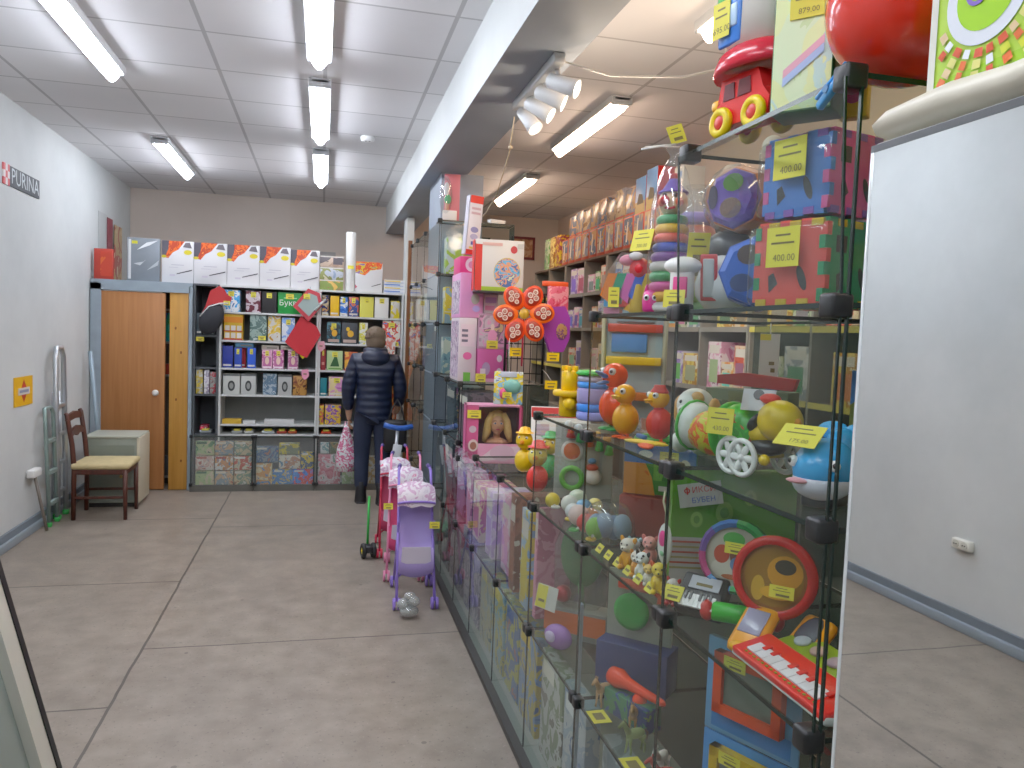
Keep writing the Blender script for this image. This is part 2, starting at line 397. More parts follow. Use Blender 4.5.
# local: seat front is -y  -> rotated so the chair faces +x
b = MB(); n = [(-.2, -.22), (.2, -.22), (.19, .2), (-.19, .2)]
sb = MB(); sb.box((0, -.01, .435), (.42, .43, .05), M('c9b98e', .7, var=20), .02); sb.build('seat', t)
fr = MB()
for s in (-1, 1):
    l = MB(); l.tube([(s*.185, -.19, .41), (s*.19, -.195, 0)], [.02, .015], WD3, 8); l.build('leg', t)
    l = MB(); l.tube([(s*.175, .19, 0), (s*.175, .185, .42), (s*.172, .2, .6), (s*.18, .235, .84), (s*.182, .245, .86)], [.017, .02, .02, .018, .015], WD3, 8); l.build('leg', t)
    fr.box((s*.18, 0, .395), (.025, .36, .055), WD3, .004)
fr.box((0, -.19, .395), (.36, .025, .055), WD3, .004); fr.box((0, .185, .395), (.34, .025, .055), WD3, .004)
for s in (-1, 1): fr.box((s*.182, 0, .18), (.018, .36, .022), WD3, .004)
fr.build('seat_frame', t)
bk = MB(); bk.prism([(-.2, .80), (-.15, .845), (0, .86), (.15, .845), (.2, .80), (.15, .79), (0, .80), (-.15, .79)], .225, .245, WD3)
bk.prism([(-.17, .70), (-.08, .735), (0, .745), (.08, .735), (.17, .70), (.17, .665), (.06, .68), (0, .66), (-.06, .68), (-.17, .665)], .205, .225, WD3)
bk.build('backrest', t)
# grey bedside cabinet behind the chair
t = T('cabinet', 'grey green low cabinet with cream side behind the brown chair', 'cabinet', (-1.735, 7.36, 0))
b = MB(); b.box((0, 0, .32), (.40, .40, .56), M('8b9488', .5, var=8), .004); b.box((0, 0, .02), (.36, .34, .04), M('2d2c2b')); b.build('carcass', t)
b = MB(); b.box((.211, 0, .32), (.02, .41, .57), M('cfc6ad', .5), .003); b.build('side_panel', t)
b = MB(); b.box((0, 0, .609), (.43, .42, .018), M('a7ab9c', .5), .003); b.build('top_board', t)
b = MB(); b.ell((.08, -.21, .27), .014, M('b49b63', .4), 10); b.build('knob', t)
b = MB(); b.box((0, -.203, .3), (.37, .006, .48), M('7d867b', .5)); b.build('door_panel', t)
# ladders
AL = M('c3c9ce', .35, .8)
t = T('step_ladder', 'tall aluminium step ladder folded upright against the left wall', 'ladder', (-2.045, 6.84, 0))
b = MB(); b.tube([(.025, -.10, .02), (.015, -.10, .75), (.005, -.095, 1.30), (.0, -.06, 1.37), (.0, .06, 1.37), (.005, .095, 1.30), (.015, .10, .75), (.025, .10, .0)], .02, AL, 10); b.build('outer_rail', t)
b = MB(); b.tube([(-.02, -.06, .02), (-.02, -.06, 1.02)], .014, AL, 8); b.tube([(-.02, .07, .02), (-.02, .07, 1.02)], .014, AL, 8); b.build('rear_frame', t)
for k in range(4): b = MB(); b.box((.012, 0, .22+.23*k), (.03, .19, .03), AL, .003); b.build('step', t)
for p in ((.025, -.10), (.025, .10), (-.02, -.06)): b = MB(); b.box((p[0], p[1], .022), (.042, .05, .04), M('3e9c4f', .5), .006); b.build('rubber_foot', t)
t = T('small_ladder', 'shorter grey green folding ladder beside the tall aluminium ladder', 'ladder', (-2.04, 6.60, 0))
b = MB(); b.tube([(.03, -.09, .02), (.0, -.09, .86), (-.01, -.07, .91), (-.01, .07, .91), (.0, .09, .86), (.03, .09, .02)], .015, M('8aa09b', .4, .5), 8); b.build('front_frame', t)
for k in range(3): b = MB(); b.box((.03-.008*k, 0, .18+.24*k), (.03, .17, .03), M('9fb3ae', .4, .5), .003); b.build('step', t)
for y in (-.09, .09): b = MB(); b.box((.03, y, .018), (.036, .035, .035), M('3e9c4f', .5), .006); b.build('rubber_foot', t)
t = T('floor_brush', 'white headed brush with grey stick leaning on the left wall by the ladders', 'brush', (-2.03, 6.36, 0))
b = MB(); b.tube([(.05, 0, .01), (-.03, 0, .42)], .012, M('6d655c', .6), 8); b.build('stick', t)
b = MB(); b.box((-.035, 0, .45), (.055, .16, .06), M('e9e9e7', .4), .01); b.build('head', t)
b = MB(); b.tube([(.14, 7.66, .01), (.02, 7.68, 1.32)], .02, M('8fa3b0', .4, .3), 8)
b.v = [v+Vector((-2.06, 0, 0)) for v in b.v]
tag(b.build('metal_pole'), 'thin blue grey pole leaning in the corner left of the brown door', 'pole')
# signs on the left wall
t = T('wall_sign', 'black wall sign with white capitals and a red checked end high on the left wall', 'sign', (XL+.006, 6.22, 2.56), R(90))
b = MB(); b.box((.05, 0, 0), (.56, .008, .135), M('28323a', .5)); b.build('board', t)
b = MB(); b.text('PURINA', .15, M('c9d2d6', .5), TR(.05, -.0055, 0) @ RX(90)); b.build('lettering', t)
b = MB(); cr = M('c85a5c', .5); cw = M('e6dcdc', .5)
for i in range(3):
    for j in range(3): b.box((-.29+.036*i-.036, 0, -.047+.047*j), (.036, .008, .047), cr if (i+j) % 2 == 0 else cw)
b.build('checked_emblem', t)
t = T('wall_sticker', 'yellow square sticker with red diamond and pale band on the left wall', 'sticker', (XL+.004, 6.24, 1.07), R(90))
b = MB(); b.box((0, 0, 0), (.35, .006, .21), M('e0ae18', .5), 0); b.build('sheet', t)
b = MB(); b.poly([(0, -.0042, .085), (-.07, -.0042, 0), (0, -.0042, -.085), (.07, -.0042, 0)], M('b23b28', .5)); b.build('diamond', t)
b = MB(); b.box((0, -.004, 0), (.22, .003, .05), M('cfcabd', .5)); b.box((0, -.006, 0), (.17, .001, .02), M('8a8fa6', .5)); b.build('band', t)
for i, (y, z, w_, h_, m, l) in enumerate(((8.27, 2.33, .28, .62, M('b8bcbc', .5), 'pale grey paper on the left wall, nearest of the pinned sheets'), (8.52, 2.32, .20, .6, M('7d3b45', .5, var=9), 'dark red calendar sheet on the left wall beside the pale paper'), (8.82, 2.30, .30, .56, PR(['c9b795', 'b7a27a', '9b4b43', 'd8ceb2'], 5), 'cream and brown picture calendar on the left wall, farthest of the pinned sheets'))):
    b = MB(); b.box((0, 0, 0), (w_, .004, h_), m); o = b.build('wall_poster', None, (XL+.006+.005*i, y, z), R(90)); tag(o, l, 'poster')
pack('red_folder', 'red and orange folder standing on top of the brown door frame', 'folder', (-1.99, YD+.02, 1.986), 0, (.16, .05, .28), M('a8392c', .5), [('r', 'f', .35, .1, .95, .92, PR(['c8642f', 'b5402b', 'd99b4d'], 7))])
# outlet on the left wall (seen in the mirror)
t = T('wall_socket', 'white double wall socket reflected in the mirror panel', 'socket', (XL+.02, 3.62, .50), R(90))
b = MB(); b.box((0, 0, 0), (.13, .04, .06), M('e3e2d6', .4), .008); b.build('plate', t)
for s in (-1, 1):
    b = MB(); b.cyl((s*.03, -.021, 0), .022, .006, M('cfcfc2', .4), 'y'); f = b.build('outlet', t)
    b = MB()
    for q in (-1, 1): b.cyl((s*.03+q*.008, -.025, 0), .004, .003, BLK, 'y', 8)
    b.build('hole', f)
# A-frame panel cut off at the lower left corner
t = T('framed_panel', 'white framed pane with black outer edge leaning in the lower left corner', 'panel', (-1.02, 1.98, 0), R(-90))
b = MB(); b.x = RX(-16)
def fr_(b, x0, x1, z0, z1, w, y, d, m):
    b.box(((x0+x1)/2, y, z0+w/2), (x1-x0, d, w), m); b.box(((x0+x1)/2, y, z1-w/2), (x1-x0, d, w), m)
    b.box((x0+w/2, y, (z0+z1)/2), (w, d, z1-z0), m); b.box((x1-w/2, y, (z0+z1)/2), (w, d, z1-z0), m)
t.location = (-.268, 1.22, .006); t.rotation_euler = (0, 0, R(90))
b = MB(); b.x = RX(-14.3); fr_(b, -.28, .28, 0, 1.3, .016, 0, .05, BLK); b.build('outer_edge', t)
b = MB(); b.x = RX(-14.3); fr_(b, -.264, .264, 0.016, 1.284, .05, 0, .045, M('d6d4c8', .5, var=6)); b.build('frame', t)
b = MB(); b.x = RX(-14.3); b.box((0, .005, .65), (.44, .02, 1.18), M('98a39e', .25, var=3)); b.build('pane', t)
b = MB()
for s in (-1, 1): b.tube([(s*.25, .31, 1.15), (s*.25, .56, .012)], .012, BLK, 8)
b.tube([(-.25, .49, .33), (.25, .49, .33)], .009, BLK, 8)
b.build('support_leg', t)
# ---------------------------------------------------------------- shelving at the back of the shop
WS, GB = M('d3d6d4', .5), M('7b7f7d', .6, var=5)
SH = [.06, .64, .93, 1.19, 1.46, 1.735]     # shelf tops
SHU = SH+[.54]
def back_unit(x0, x1, label, frame, backm, shelves=SHU, top=True):
    t = T('display_shelving', label, 'shelf', ((x0+x1)/2, YD, 0), group='tall display shelving units at the back'); wd = x1-x0
    for s in (-1, 1): b = MB(); b.box((s*(wd/2-.009), .20, .985), (.018, .40, 1.97), frame); b.build('side_panel', t)
    b = MB(); b.box((0, .395, .985), (wd-.036, .01, 1.97), backm); b.build('back_panel', t)
    for z in shelves: b = MB(); b.box((0, .20, z-.0095), (wd-.037, .378, .017), frame); b.build('shelf', t)
    if top: b = MB(); b.box((0, .20, 1.979), (wd, .40, .018), frame); b.build('top_board', t)
    b = MB(); b.box((0, .03, .025), (wd-.036, .03, .045), M('55534e', .6)); b.build('plinth', t)
    return t
back_unit(-1.205, -.975, 'narrow dark shelving unit at the back, right beside the honey board', M('4b5055', .5), M('3c4145', .6), shelves=[.06, .54, .93, 1.19, 1.50])
back_unit(-.97, -.045, 'white framed shelving unit with two empty grey bays, in the middle of the back row', WS, GB)
back_unit(-.04, .79, 'white framed shelving unit behind the customer in dark jacket', WS, M('6a6d6c', .6, var=5))
# glass fronts before the lower shelves
for x0, x1, l in ((-1.205, -.625, 'low glass showcase before the jigsaw boxes at far left of the back shelves'), (-.62, -.045, 'low glass showcase before the jigsaw boxes in the middle of the back shelves'), (-.04, .78, 'low glass showcase before the boxes behind the customer')):
    t = T('low_showcase', l, 'showcase', ((x0+x1)/2, YD-.115, 0), group='low glass fronts of the back shelves'); wd = x1-x0
    b = MB(); b.box((0, .052, .03), (wd, .108, .06), M('5d5c55', .6, var=8)); b.build('base_board', t)
    b = MB(); b.poly([(-wd/2, 0, .06), (wd/2, 0, .06), (wd/2, 0, .53), (-wd/2, 0, .53)], GL('eef2f0', .03, .7, .02, .13)); b.build('pane', t)  # pale haze mixed into the pane to lighten the boxes behind
    b = MB(); b.box((0, .005, .535), (wd, .03, .01), M('2f3a36', .3)); b.build('edge_rail', t)
    for s in (-1, 1): b = MB(); b.box((s*(wd/2-.012), 0, .30), (.014, .012, .48), M('26302d', .3)); b.build('corner_profile', t)
    for s in (-1, 1):
        for z in (.07, .535): b = MB(); b.box((s*(wd/2-.012), -.008, z), (.03, .03, .03), BLK, .005); b.build('connector_clip', t)
# --- goods on the back shelves: (u0, u1, v_top, shelf z, depth offset, name, cat, look, label, tag?)
def P2(*c, s=14, k=0): return PR(list(c), s, .4, 1.0, k)
GOODS = [
 # shelf 1.735
 (222, 240, 287, 5, .0, 'notebook_pack', 'box', P2('2a7fc0', '4aa6dd', 'e8eef2', '1d5c94'), 'sky blue packed box on the top shelf, next to the black and red cap', 1),
 (246, 261, 289, 5, .0, 'boxed_toy', 'box', P2('7a2f44', '5b2232', 'c9bcc4', 'e2dde0', k=2), 'maroon and white box on the top shelf left of the black box', 1),
 (262, 277, 288, 5, .0, 'carton', 'box', M('1d1c20'), 'plain black box with yellow tag on the top shelf beside the green box', 1),
 (278, 302, 290, 5, .0, 'school_set', 'box', M('1f8a3e', .45), 'bright green box with white lettering on the top shelf', 1),
 # shelf 1.46 left
 (224, 243, 313, 4, .0, 'box_stack', 'box', M('d8b232', .5), 'yellow, white and red checked box below the black and red cap', 0),
 (250, 267, 313, 4, .0, 'drawing_pad', 'pad', P2('6d8f88', '92aaa2', '4f6c66', 'c3cfc9', k=3), 'grey green picture pad on the shelf under the black box', 0),
 (268, 281, 315, 4, .02, 'album', 'album', P2('d7a83c', 'e6c75e', 'd9d6d0', 'b9862c', k=4), 'yellow picture album between grey green pad and blue pad', 0),
 (282, 295, 318, 4, .0, 'drawing_pad', 'pad', P2('5b86c8', '87a9dc', 'dde4ee', '3f6ab0', k=5), 'blue and white picture pad just left of the hanging red sheet', 1),
 # shelf 1.19 left
 (222, 233, 346, 3, .0, 'folder', 'folder', M('1d2f86'), 'navy folder at the left end of the shelf with three pink boxes', 0),
 (234, 242, 348, 3, .0, 'folder', 'folder', M('27459f'), 'blue folder with yellow tag, second from left on the shelf with pink boxes', 1),
 (236.5, 246, 347, 3, .08, 'folder', 'folder', M('a81f2c'), 'red folder standing among the blue folders', 0),
 (247, 256, 348, 3, .0, 'folder', 'folder', M('2a55bd'), 'bright blue folder with yellow tag, right of the red folder', 1),
 (262, 272.5, 350, 3, .0, 'doll_box', 'box', P2('d68fb4', 'e4b3cc', 'b64f86', 'efd3e0', s=22), 'pink doll box, leftmost of three small pink boxes on the back shelf', 1),
 (273, 284, 350, 3, .0, 'doll_box', 'box', P2('d992b8', 'e8bcd2', 'a94b86', 'f1d8e4', s=22, k=2), 'pink doll box, middle of three small pink boxes on the back shelf', 1),
 (288, 298.5, 350, 3, .0, 'doll_box', 'box', P2('cf9bb9', 'dfc0d0', 'b26590', 'eadbe2', s=22, k=4), 'pale pink doll box, rightmost of three small pink boxes on the back shelf', 1),
 # shelf .93
 (223, 240, 374, 2, .0, 'tea_set', 'box', M('c9ccc8'), 'white box with a dark round opening, left of the pair above the empty bays', 0),
 (241, 256, 374, 2, .0, 'tea_set', 'box', M('c3c6c3'), 'white box with a dark round opening, right of the pair above the empty bays', 0),
 (263, 277, 374, 2, .03, 'bagged_toy', 'toy', P2('7e97ab', 'a9bac6', '5f7a90', 'ccd4da', k=6), 'bluish plastic packed toy above the right empty bay', 0),
 (278, 292, 375, 2, .0, 'tea_set', 'box', M('b5b8b6'), 'grey white box with round opening, beside the brown picture box', 0),
 (293, 307, 376, 2, .0, 'boxed_toy', 'box', P2('6b3428', '8d5a34', 'b58a4d', '4b2320', k=7), 'brown picture box under the hanging pink tag', 0),
 # shelf .64 left low packs
 (222, 241, 419.5, 1, .0, 'flat_pack', 'pack', M('c9a63c'), 'flat yellow pack lying in the left empty bay', 0),
 (243, 255, 421, 1, .0, 'flat_pack', 'pack', M('cfd2d0'), 'flat white pack lying right of the yellow pack in the left empty bay', 0),
 (264, 294, 420, 1, .0, 'flat_pack', 'pack', M('d5d7d6'), 'long flat white pack lying in the right empty bay', 0),
 # unit 3 shelf 1.735
 (321, 329, 295, 5, .03, 'book', 'book', P2('cfa36a', '2f3d6c', 'd8c7a0', '7a4b34', k=1), 'small tan and navy book at the left end of the top shelf behind the customer', 0),
 (330, 339.5, 296, 5, .0, 'book', 'book', M('e3b71a'), 'yellow book on the top shelf above the customer', 0),
 (340, 348, 297, 5, .0, 'book', 'book', P2('2e62b8', '4b81cf', 'dfe5ea', '1f468d', k=1), 'blue book right of the yellow book on the top shelf', 1),
 (348.5, 359, 297, 5, .0, 'book', 'book', P2('8a3d3d', 'c2694e', '3c4f86', 'd9c9b0', k=9), 'red and blue picture book left of the pale yellow pad', 1),
 (360, 374, 297, 5, .0, 'paper_pad', 'pad', M('e2dd6e'), 'pale yellow paper pad on the top shelf above the customer', 1),
 (375, 389, 297.5, 5, .0, 'paper_pad', 'pad', M('e9e9e4'), 'white paper pad on the top shelf right of the pale yellow pad', 1),
 (391, 400, 301, 5, .0, 'bagged_goods', 'bag', P2('a9a29a', 'c7c2bb', 'd8c73d', '86807a', k=4), 'grey bagged goods with yellow header at the right end of the top shelf', 0),
 (401, 408, 303, 5, .0, 'bagged_goods', 'bag', M('d6cbb8'), 'cream bag at the far right of the top shelf', 0),
 # unit 3 shelf 1.46
 (327, 341, 322, 4, .0, 'book', 'book', P2('2c4a55', '3f6874', '1f343d', '6a9ba3', k=2), 'dark teal picture book left of the dark book with a yellow animal', 1),
 (342, 358, 323, 4, .0, 'book', 'book', M('3a3f45'), 'dark grey book with a yellow animal picture left of the customer head', 0),
 (359, 368, 323, 4, .0, 'book', 'book', P2('2f6a80', 'dcd86a', 'e4e6e0', '4b8ba0', k=3), 'teal and white book just left of the customer head', 1),
 (383, 403, 317, 4, .0, 'bagged_goods', 'bag', P2('e3c32c', 'e8e4da', 'c94632', '4b7fc0', s=18), 'yellow, white and red packets right above the customer shoulder', 1),
 # unit 3 shelf 1.19
 (310, 326, 349, 3, .0, 'book', 'book', M('8a2b33'), 'maroon book on the third shelf under the hanging red sheet', 1),
 (327, 343, 351, 3, .0, 'book', 'book', M('b9cf9d'), 'light green book with dark green tree picture', 1),
 (344, 358, 352, 3, .0, 'book', 'book', P2('d98a2c', 'e4b04d', 'c05a2a', 'efd08a', k=3), 'orange book left of the customer shoulder', 0),
 # unit 3 shelf .93
 (309, 316, 378, 2, .0, 'book', 'book', M('3f6668'), 'dull green book on the fourth shelf beside the teal book', 0),
 (317, 327, 378, 2, .0, 'book', 'book', M('1d7a86'), 'teal book on the fourth shelf left of the pink book', 0),
 (328, 346, 377, 2, .0, 'book', 'book', P2('b86aa8', 'd59ac6', 'e6d3a0', '8e4f8a', k=5), 'pink and violet picture book beside the customer elbow', 1),
 # unit 3 shelf .64
 (309, 324, 405, 1, .0, 'boxed_toy', 'box', P2('7a5aa8', 'd9bc3c', 'c9694c', '3d5f9c', s=18), 'violet and yellow toy box beside the white shelf side, left of the customer', 0),
 (325, 341, 405, 1, .0, 'boxed_toy', 'box', P2('33519c', 'd7b640', '7d4a8c', '9eb3d0', s=18, k=4), 'blue and yellow toy box close to the customer sleeve', 0),
 # unit 1 (narrow, dark)
 (193, 202, 290, 104, .0, 'binder', 'folder', M('39474f', .4), 'dark slate binder at the left on the top shelf of the narrow unit', 0),
 (202.5, 215, 290, 104, .03, 'binder', 'folder', M('4a5a63', .4), 'grey blue binder behind the black and red cap', 1),
 (196, 203, 366, 2, .0, 'bagged_toy', 'toy', P2('8e9186', 'c7b24a', 'b9bdb8', '6d7069', s=24), 'pale bagged trinket at the left of the narrow dark unit', 0),
 (204, 209.5, 370, 2, .0, 'bagged_toy', 'toy', P2('b9aec6', 'dcdce0', '8b7f9a', 'f0f0f0', s=24), 'white and lilac bagged trinket in the middle of the narrow dark unit', 0),
 (210, 216, 372, 2, .0, 'bagged_toy', 'toy', P2('7b5b60', '9aa09c', 'a83a48', '585c5b', s=24), 'grey and red bagged trinket at the right of the narrow dark unit', 0),
 (200, 208, 402, 103, .05, 'toy_figure', 'toy', P2('b22a44', 'c8405a', '7e1e30', 'd9d6d2', s=20), 'red toy pack standing in the narrow dark bay', 0),
]
Z2 = {103: .54, 104: 1.50}
for i, (u0, u1, vt, si, off, name, cat, mt_, label, tg) in enumerate(GOODS):
    z = Z2.get(si, SH[si] if si < 100 else 0); y = YD+.03+off
    a = ay(u0, vt, y); c = ay(u1, vt, y); h = max(.012, (a.z+c.z)/2-z); wd = c.x-a.x-.003
    ceil_ = min([s for s in SH+[1.97, .53+.4] if s > z+.03] or [2.1])
    h = min(h, ceil_-z-.026)
    lo_, hi_ = (-1.184, -.996) if u1 < 217 else (-.948, -.067) if u0 < 309 else (-.018, .768)
    x0_, x1_ = max(a.x, lo_), min(c.x, hi_); wd = x1_-x0_-.003; xm = (x0_+x1_)/2
    w_ = wd; art = []
    if 'round opening' in label: art = [('e', 'f', .5, .42, .22, .26, M('34383a')), ('e', 'f', .5, .42, .12, .15, M('8f9391')), ('r', 'f', 0, .9, 1, 1, M('55585a'))]
    if 'green box with white' in label: art = [('t', 'f', .55, .5, .075, 'Буквы', WHT), ('r', 'f', .25, .72, .8, .76, M('9ed3a8'))]
    if 'checked box' in label: art = [('r', 'f', .06+.32*p, .08+.28*q, .30+.32*p, .28+.28*q, M('d9d3c8') if (p+q) % 2 else M('e7e3da')) for p in range(3) for q in range(2)]+[('r', 'f', 0, .68, 1, .9, M('d98a2a')), ('r', 'f', 0, 0, 1, .06, M('b23a32')), ('r', 'f', 0, .33, 1, .37, M('b23a32'))]
    if 'yellow animal' in label: art = [('e', 'f', .38, .7, .12, .1, M('d9b53a')), ('e', 'f', .55, .48, .2, .16, M('d9a83a')), ('r', 'f', .1, .06, .9, .2, M('b99f92'))]
    if 'tree picture' in label: art = [('p', 'f', [(.2, .2), (.8, .2), (.66, .62), (.55, .86), (.42, .6)], M('2f5a34')), ('r', 'f', .1, .05, .9, .12, M('6b9a4c'))]
    if 'three pink' not in label and 'doll box' in label: pass
    if 'maroon book' in label: art = [('r', 'f', .25, .25, .75, .38, M('c98a80'))]
    if cat in ('book', 'folder') and not art: art = [('r', 'f', .12, .08, .88, .16, M('dcd8cc')), ('r', 'f', .0, .0, .05, 1, M('2b2b2f'))]
    if cat == 'box' and 'doll' in label: art = [('r', 'f', .12, .1, .88, .62, M('b86a97')), ('e', 'f', .5, .42, .2, .2, M('e9cdbd')), ('r', 'f', .06, .04, .94, .12, M('f3e4ec'))]
    dp = .16 if cat in ('box', 'toy') else .03 if cat in ('book', 'album', 'pad', 'folder') else .12
    pack(name, label, cat, (xm, y+dp/2, z+.0005), 0, (w_, dp, h), mt_, art, tagpos=(.5, .82) if tg else None)
# two flat boxes lying on the pink boxes and one on the folders
for u0, u1, vb, m, l in ((262, 279, 350, M('b9b1a4'), 'flat beige box lying on the two left pink doll boxes'), (281, 298, 350, M('bdb9ac'), 'flat grey beige box lying across the right pink doll boxes'), (236, 254, 347.5, M('4f7f9a'), 'flat steel blue box lying on the blue folders')):
    a = ay(u0, vb, YD+.1); c = ay(u1, vb, YD+.1); pack('flat_box', l, 'box', ((a.x+c.x)/2, YD+.12, a.z+.004), 0, (c.x-a.x, .16, .045), m, [('r', 'f', .3, .3, .9, .6, M('7a746b'))])
# jigsaw boxes behind the low glass
JC = [('4f7f5a', 'a9b98a', 'c9b9a0', '2f5a3c'), ('a85a4c', 'c9a98a', '7a8f9a', 'e0d5c0'), ('8f6a4f', 'c7b89a', '6f8f7a', 'd9d4c8'), ('7f8f9f', 'c9a9a0', 'dcd6cc', 'a0584c'), ('5a7a9a', 'c98f5a', 'dfe0dc', '9a3a34'), ('8aa0a8', 'd0c7a8', 'b85a4a', 'e2e4e2')]
cn = {0: 'bottom', 1: 'middle', 2: 'top'}; od = ['first', 'second', 'third', 'fourth', 'fifth', 'sixth', 'seventh']
def jig(x0, x1, z, h, k, label):
    c = JC[k % 6]; pack('jigsaw_box', label, 'box', ((x0+x1)/2, YD-.06, z), 0, (x1-x0-.006, .05, h-.006), PR(list(c), 13, .4, 1.4, k), [('r', 'f', .05, .8, .6, .95, M(c[3]))], group='picture jigsaw boxes behind the low glass')
for r_ in range(3):
    for q in range(3):
        x0 = -1.16+.175*q; jig(x0, x0+.172, .0605+.143*r_, .143, r_*3+q, f'jigsaw box behind the far left low glass, {cn[r_]} row, {od[q]} from left')
MIDB = [(-.615, -.455, .06, .21, ('5a8ab0', 'c9955a', 'dccfa8', '3a5a90'), 'blue jigsaw box with brown animals at bottom left of the middle glass front'), (-.45, -.265, .06, .15, ('7fa9cc', 'c9b458', '4d7fb5', 'e0d7a0'), 'light blue jigsaw box with yellow vehicle, bottom middle of the middle glass front'), (-.26, -.055, .06, .15, ('2a5fae', '3a82d0', 'c9423a', '7fb4e0'), 'bright blue jigsaw box with red shape, bottom right of the middle glass front'),
 (-.39, -.19, .212, .14, ('8fb4cc', 'b58a74', 'd8d2c0', '6a8faa'), 'pale blue jigsaw box with brown figures in the second row of the middle glass front'), (-.18, -.055, .212, .17, ('4f7a9f', 'd0b93a', '36526c', '9fb7c4'), 'small blue and yellow jigsaw box, second row, behind the middle low glass'), (-.615, -.40, .275, .16, ('4d86b8', '7f8f9a', '3c5f86', '9a6f60'), 'blue grey jigsaw box at upper left of the middle glass front'), (-.39, -.20, .355, .115, ('5a6f5a', 'cbbf48', '7f8a6a', '3d503f'), 'dark green jigsaw box with yellow tag at the top of the middle glass front')]
for k, (x0, x1, z, h, c, l) in enumerate(MIDB): pack('jigsaw_box', l, 'box', ((x0+x1)/2, YD-.06, z+.001), 0, (x1-x0, .05, h-.003), PR(list(c), 12, .4, 1.4, k+11), [('r', 'f', .08, .82, .5, .94, M('d8d4c6'))])
RB = [(-.02, .20, .06, .30, ('b0566a', 'c9808c', 'dcc9cc', '7a9a8a'), 'pinkish red toy box standing behind the low glass left of the customer'), (.215, .40, .06, .17, ('3f6a4a', '9fb48a', 'c9d0bc', '2d4a36'), 'green toy box at the bottom right behind the customer legs'), (.42, .76, .06, .28, ('6a6f8a', 'b59a6a', 'c9c4b8', '4a4f66'), 'grey blue toy box at the bottom, hidden by the customer legs'), (-.0, .085, .365, .11, ('bcd6d8', 'dfe6e6', '8ab0b4', 'f0f2f0'), 'small white and aqua box on the pinkish red toy box'), (.095, .2, .365, .11, ('7a5a3a', '9f8a5a', '5d6f4a', 'c9b98a'), 'small brown and green box beside the small aqua box')]
for k, (x0, x1, z, h, c, l) in enumerate(RB): pack('toy_box', l, 'box', ((x0+x1)/2, YD-.06, z+.001), 0, (x1-x0-.004, .06, h-.004), PR(list(c), 12, .4, 1.4, k+21))
# small goods lying on the ledge above the low glass, left and middle
LG = [(262, 275, .55, 'b9c3c8', 'pale blue packet'), (277, 287, .55, 'b04a3a', 'red packet'), (288, 297, .55, 'b85a30', 'orange packet'), (232, 243, .55, 'aab0b0', 'grey packet'), (244, 254, .55, 'c9cbc6', 'white packet'), (200, 212, .55, '8d9496', 'slate packet'), (321, 331, .55, 'd24a22', 'orange ball pack')]
for k, (u0, u1, z, c, l) in enumerate(LG):
    a = ay(u0, 430, YD+.12); e_ = ay(u1, 430, YD+.12)
    b = MB(); b.box((0, 0, .0), (e_.x-a.x, .14, .03), M(c, .5, var=20), .012); b.box((0, -.03, .02), ((e_.x-a.x)*.6, .08, .02), M('d8cf5a'), .006)
    tag(b.build('packet', None, ((a.x+e_.x)/2, YD+.13, .556)), l+' lying on the packs above the low glass of the back shelves', 'packet')
# ---------------------------------------------------------------- top of the back shelves
TB = 1.989
def art_box(u0, u1, v0, label, k):
    a = ay(u0, 262, YD+.06); c = ay(u1, 262, YD+.06); t_ = ay((u0+u1)/2, v0, YD+.06)
    w_ = c.x-a.x-.004
    art = [('p', 'f', [(0, 1), (.72, 1), (.52, .80), (.34, .72), (.2, .58), (0, .62)], PR(['c04a2a', 'dd6f33', 'b0442c', 'e38b4a'], 16, .4, 1, k)), ('p', 'f', [(0, 1), (.22, 1), (.2, .8), (.1, .62), (0, .60)], M('4e4a55')),
           ('e', 'f', .06, .62, .08, .035, M('c9b93a')), ('e', 'f', .82, .74, .13, .06, M('d8c83e')), ('p', 'f', [(.66, .86), (.74, .97), (.88, .98), (.95, .84)], M('6a6268')),
           ('r', 'f', .3, .42, .7, .435, M('b7b4bf')), ('r', 'f', .22, .36, .52, .372, M('c2bfc9')), ('p', 'f', [(.46, .20), (.95, .30), (.96, .33), (.48, .225)], M('2f2b33')), ('r', 'f', .25, .16, .42, .2, M('cfc6d4'))]
    pack('art_set_box', label, 'box', ((a.x+c.x)/2, YD+.14, TB), 0, (w_, .14, t_.z-TB), M('dcdbdd', .45), art)
for k, (u0, u1, v0) in enumerate(((161.5, 193.5, 241), (193.5, 227, 243), (227, 259.5, 245), (259.5, 290.5, 247), (290.5, 319.5, 250))):
    art_box(u0, u1, v0, f'white art set box on top of the back shelves, {od[k]} from the left', k)
def topbox(name, label, cat, u0, u1, v0, m, art=(), d=.12, v1=None, dy=.06):
    a = ay(u0, v0, YD+dy); c = ay(u1, v0, YD+dy); zt = ay((u0+u1)/2, v0, YD+dy).z
    return pack(name, label, cat, ((a.x+c.x)/2, YD+dy+d/2, TB), 0, (c.x-a.x-.004, d, zt-TB), m, art)
topbox('wrapped_pad', 'grey pad in shiny clear wrap at the left end on top of the back shelves', 'pad', 127, 160, 238, M('7d858d', .3, var=9), [('r', 'f', .04, .04, .12, .96, M('d5d8da')), ('r', 'f', .14, .86, .32, .93, M('c9c23a')), ('p', 'f', [(.3, .72), (.6, .9), (.95, .96), (.7, .84)], M('e8ecef', .1)), ('p', 'f', [(.2, .4), (.5, .45), (.6, .52), (.4, .36)], M('c9ced2', .1)), ('p', 'f', [(.6, .25), (.98, .5), (.95, .38)], M('b9c0c6', .1))], .05)  # pale slanted slivers are glints painted on the wrap
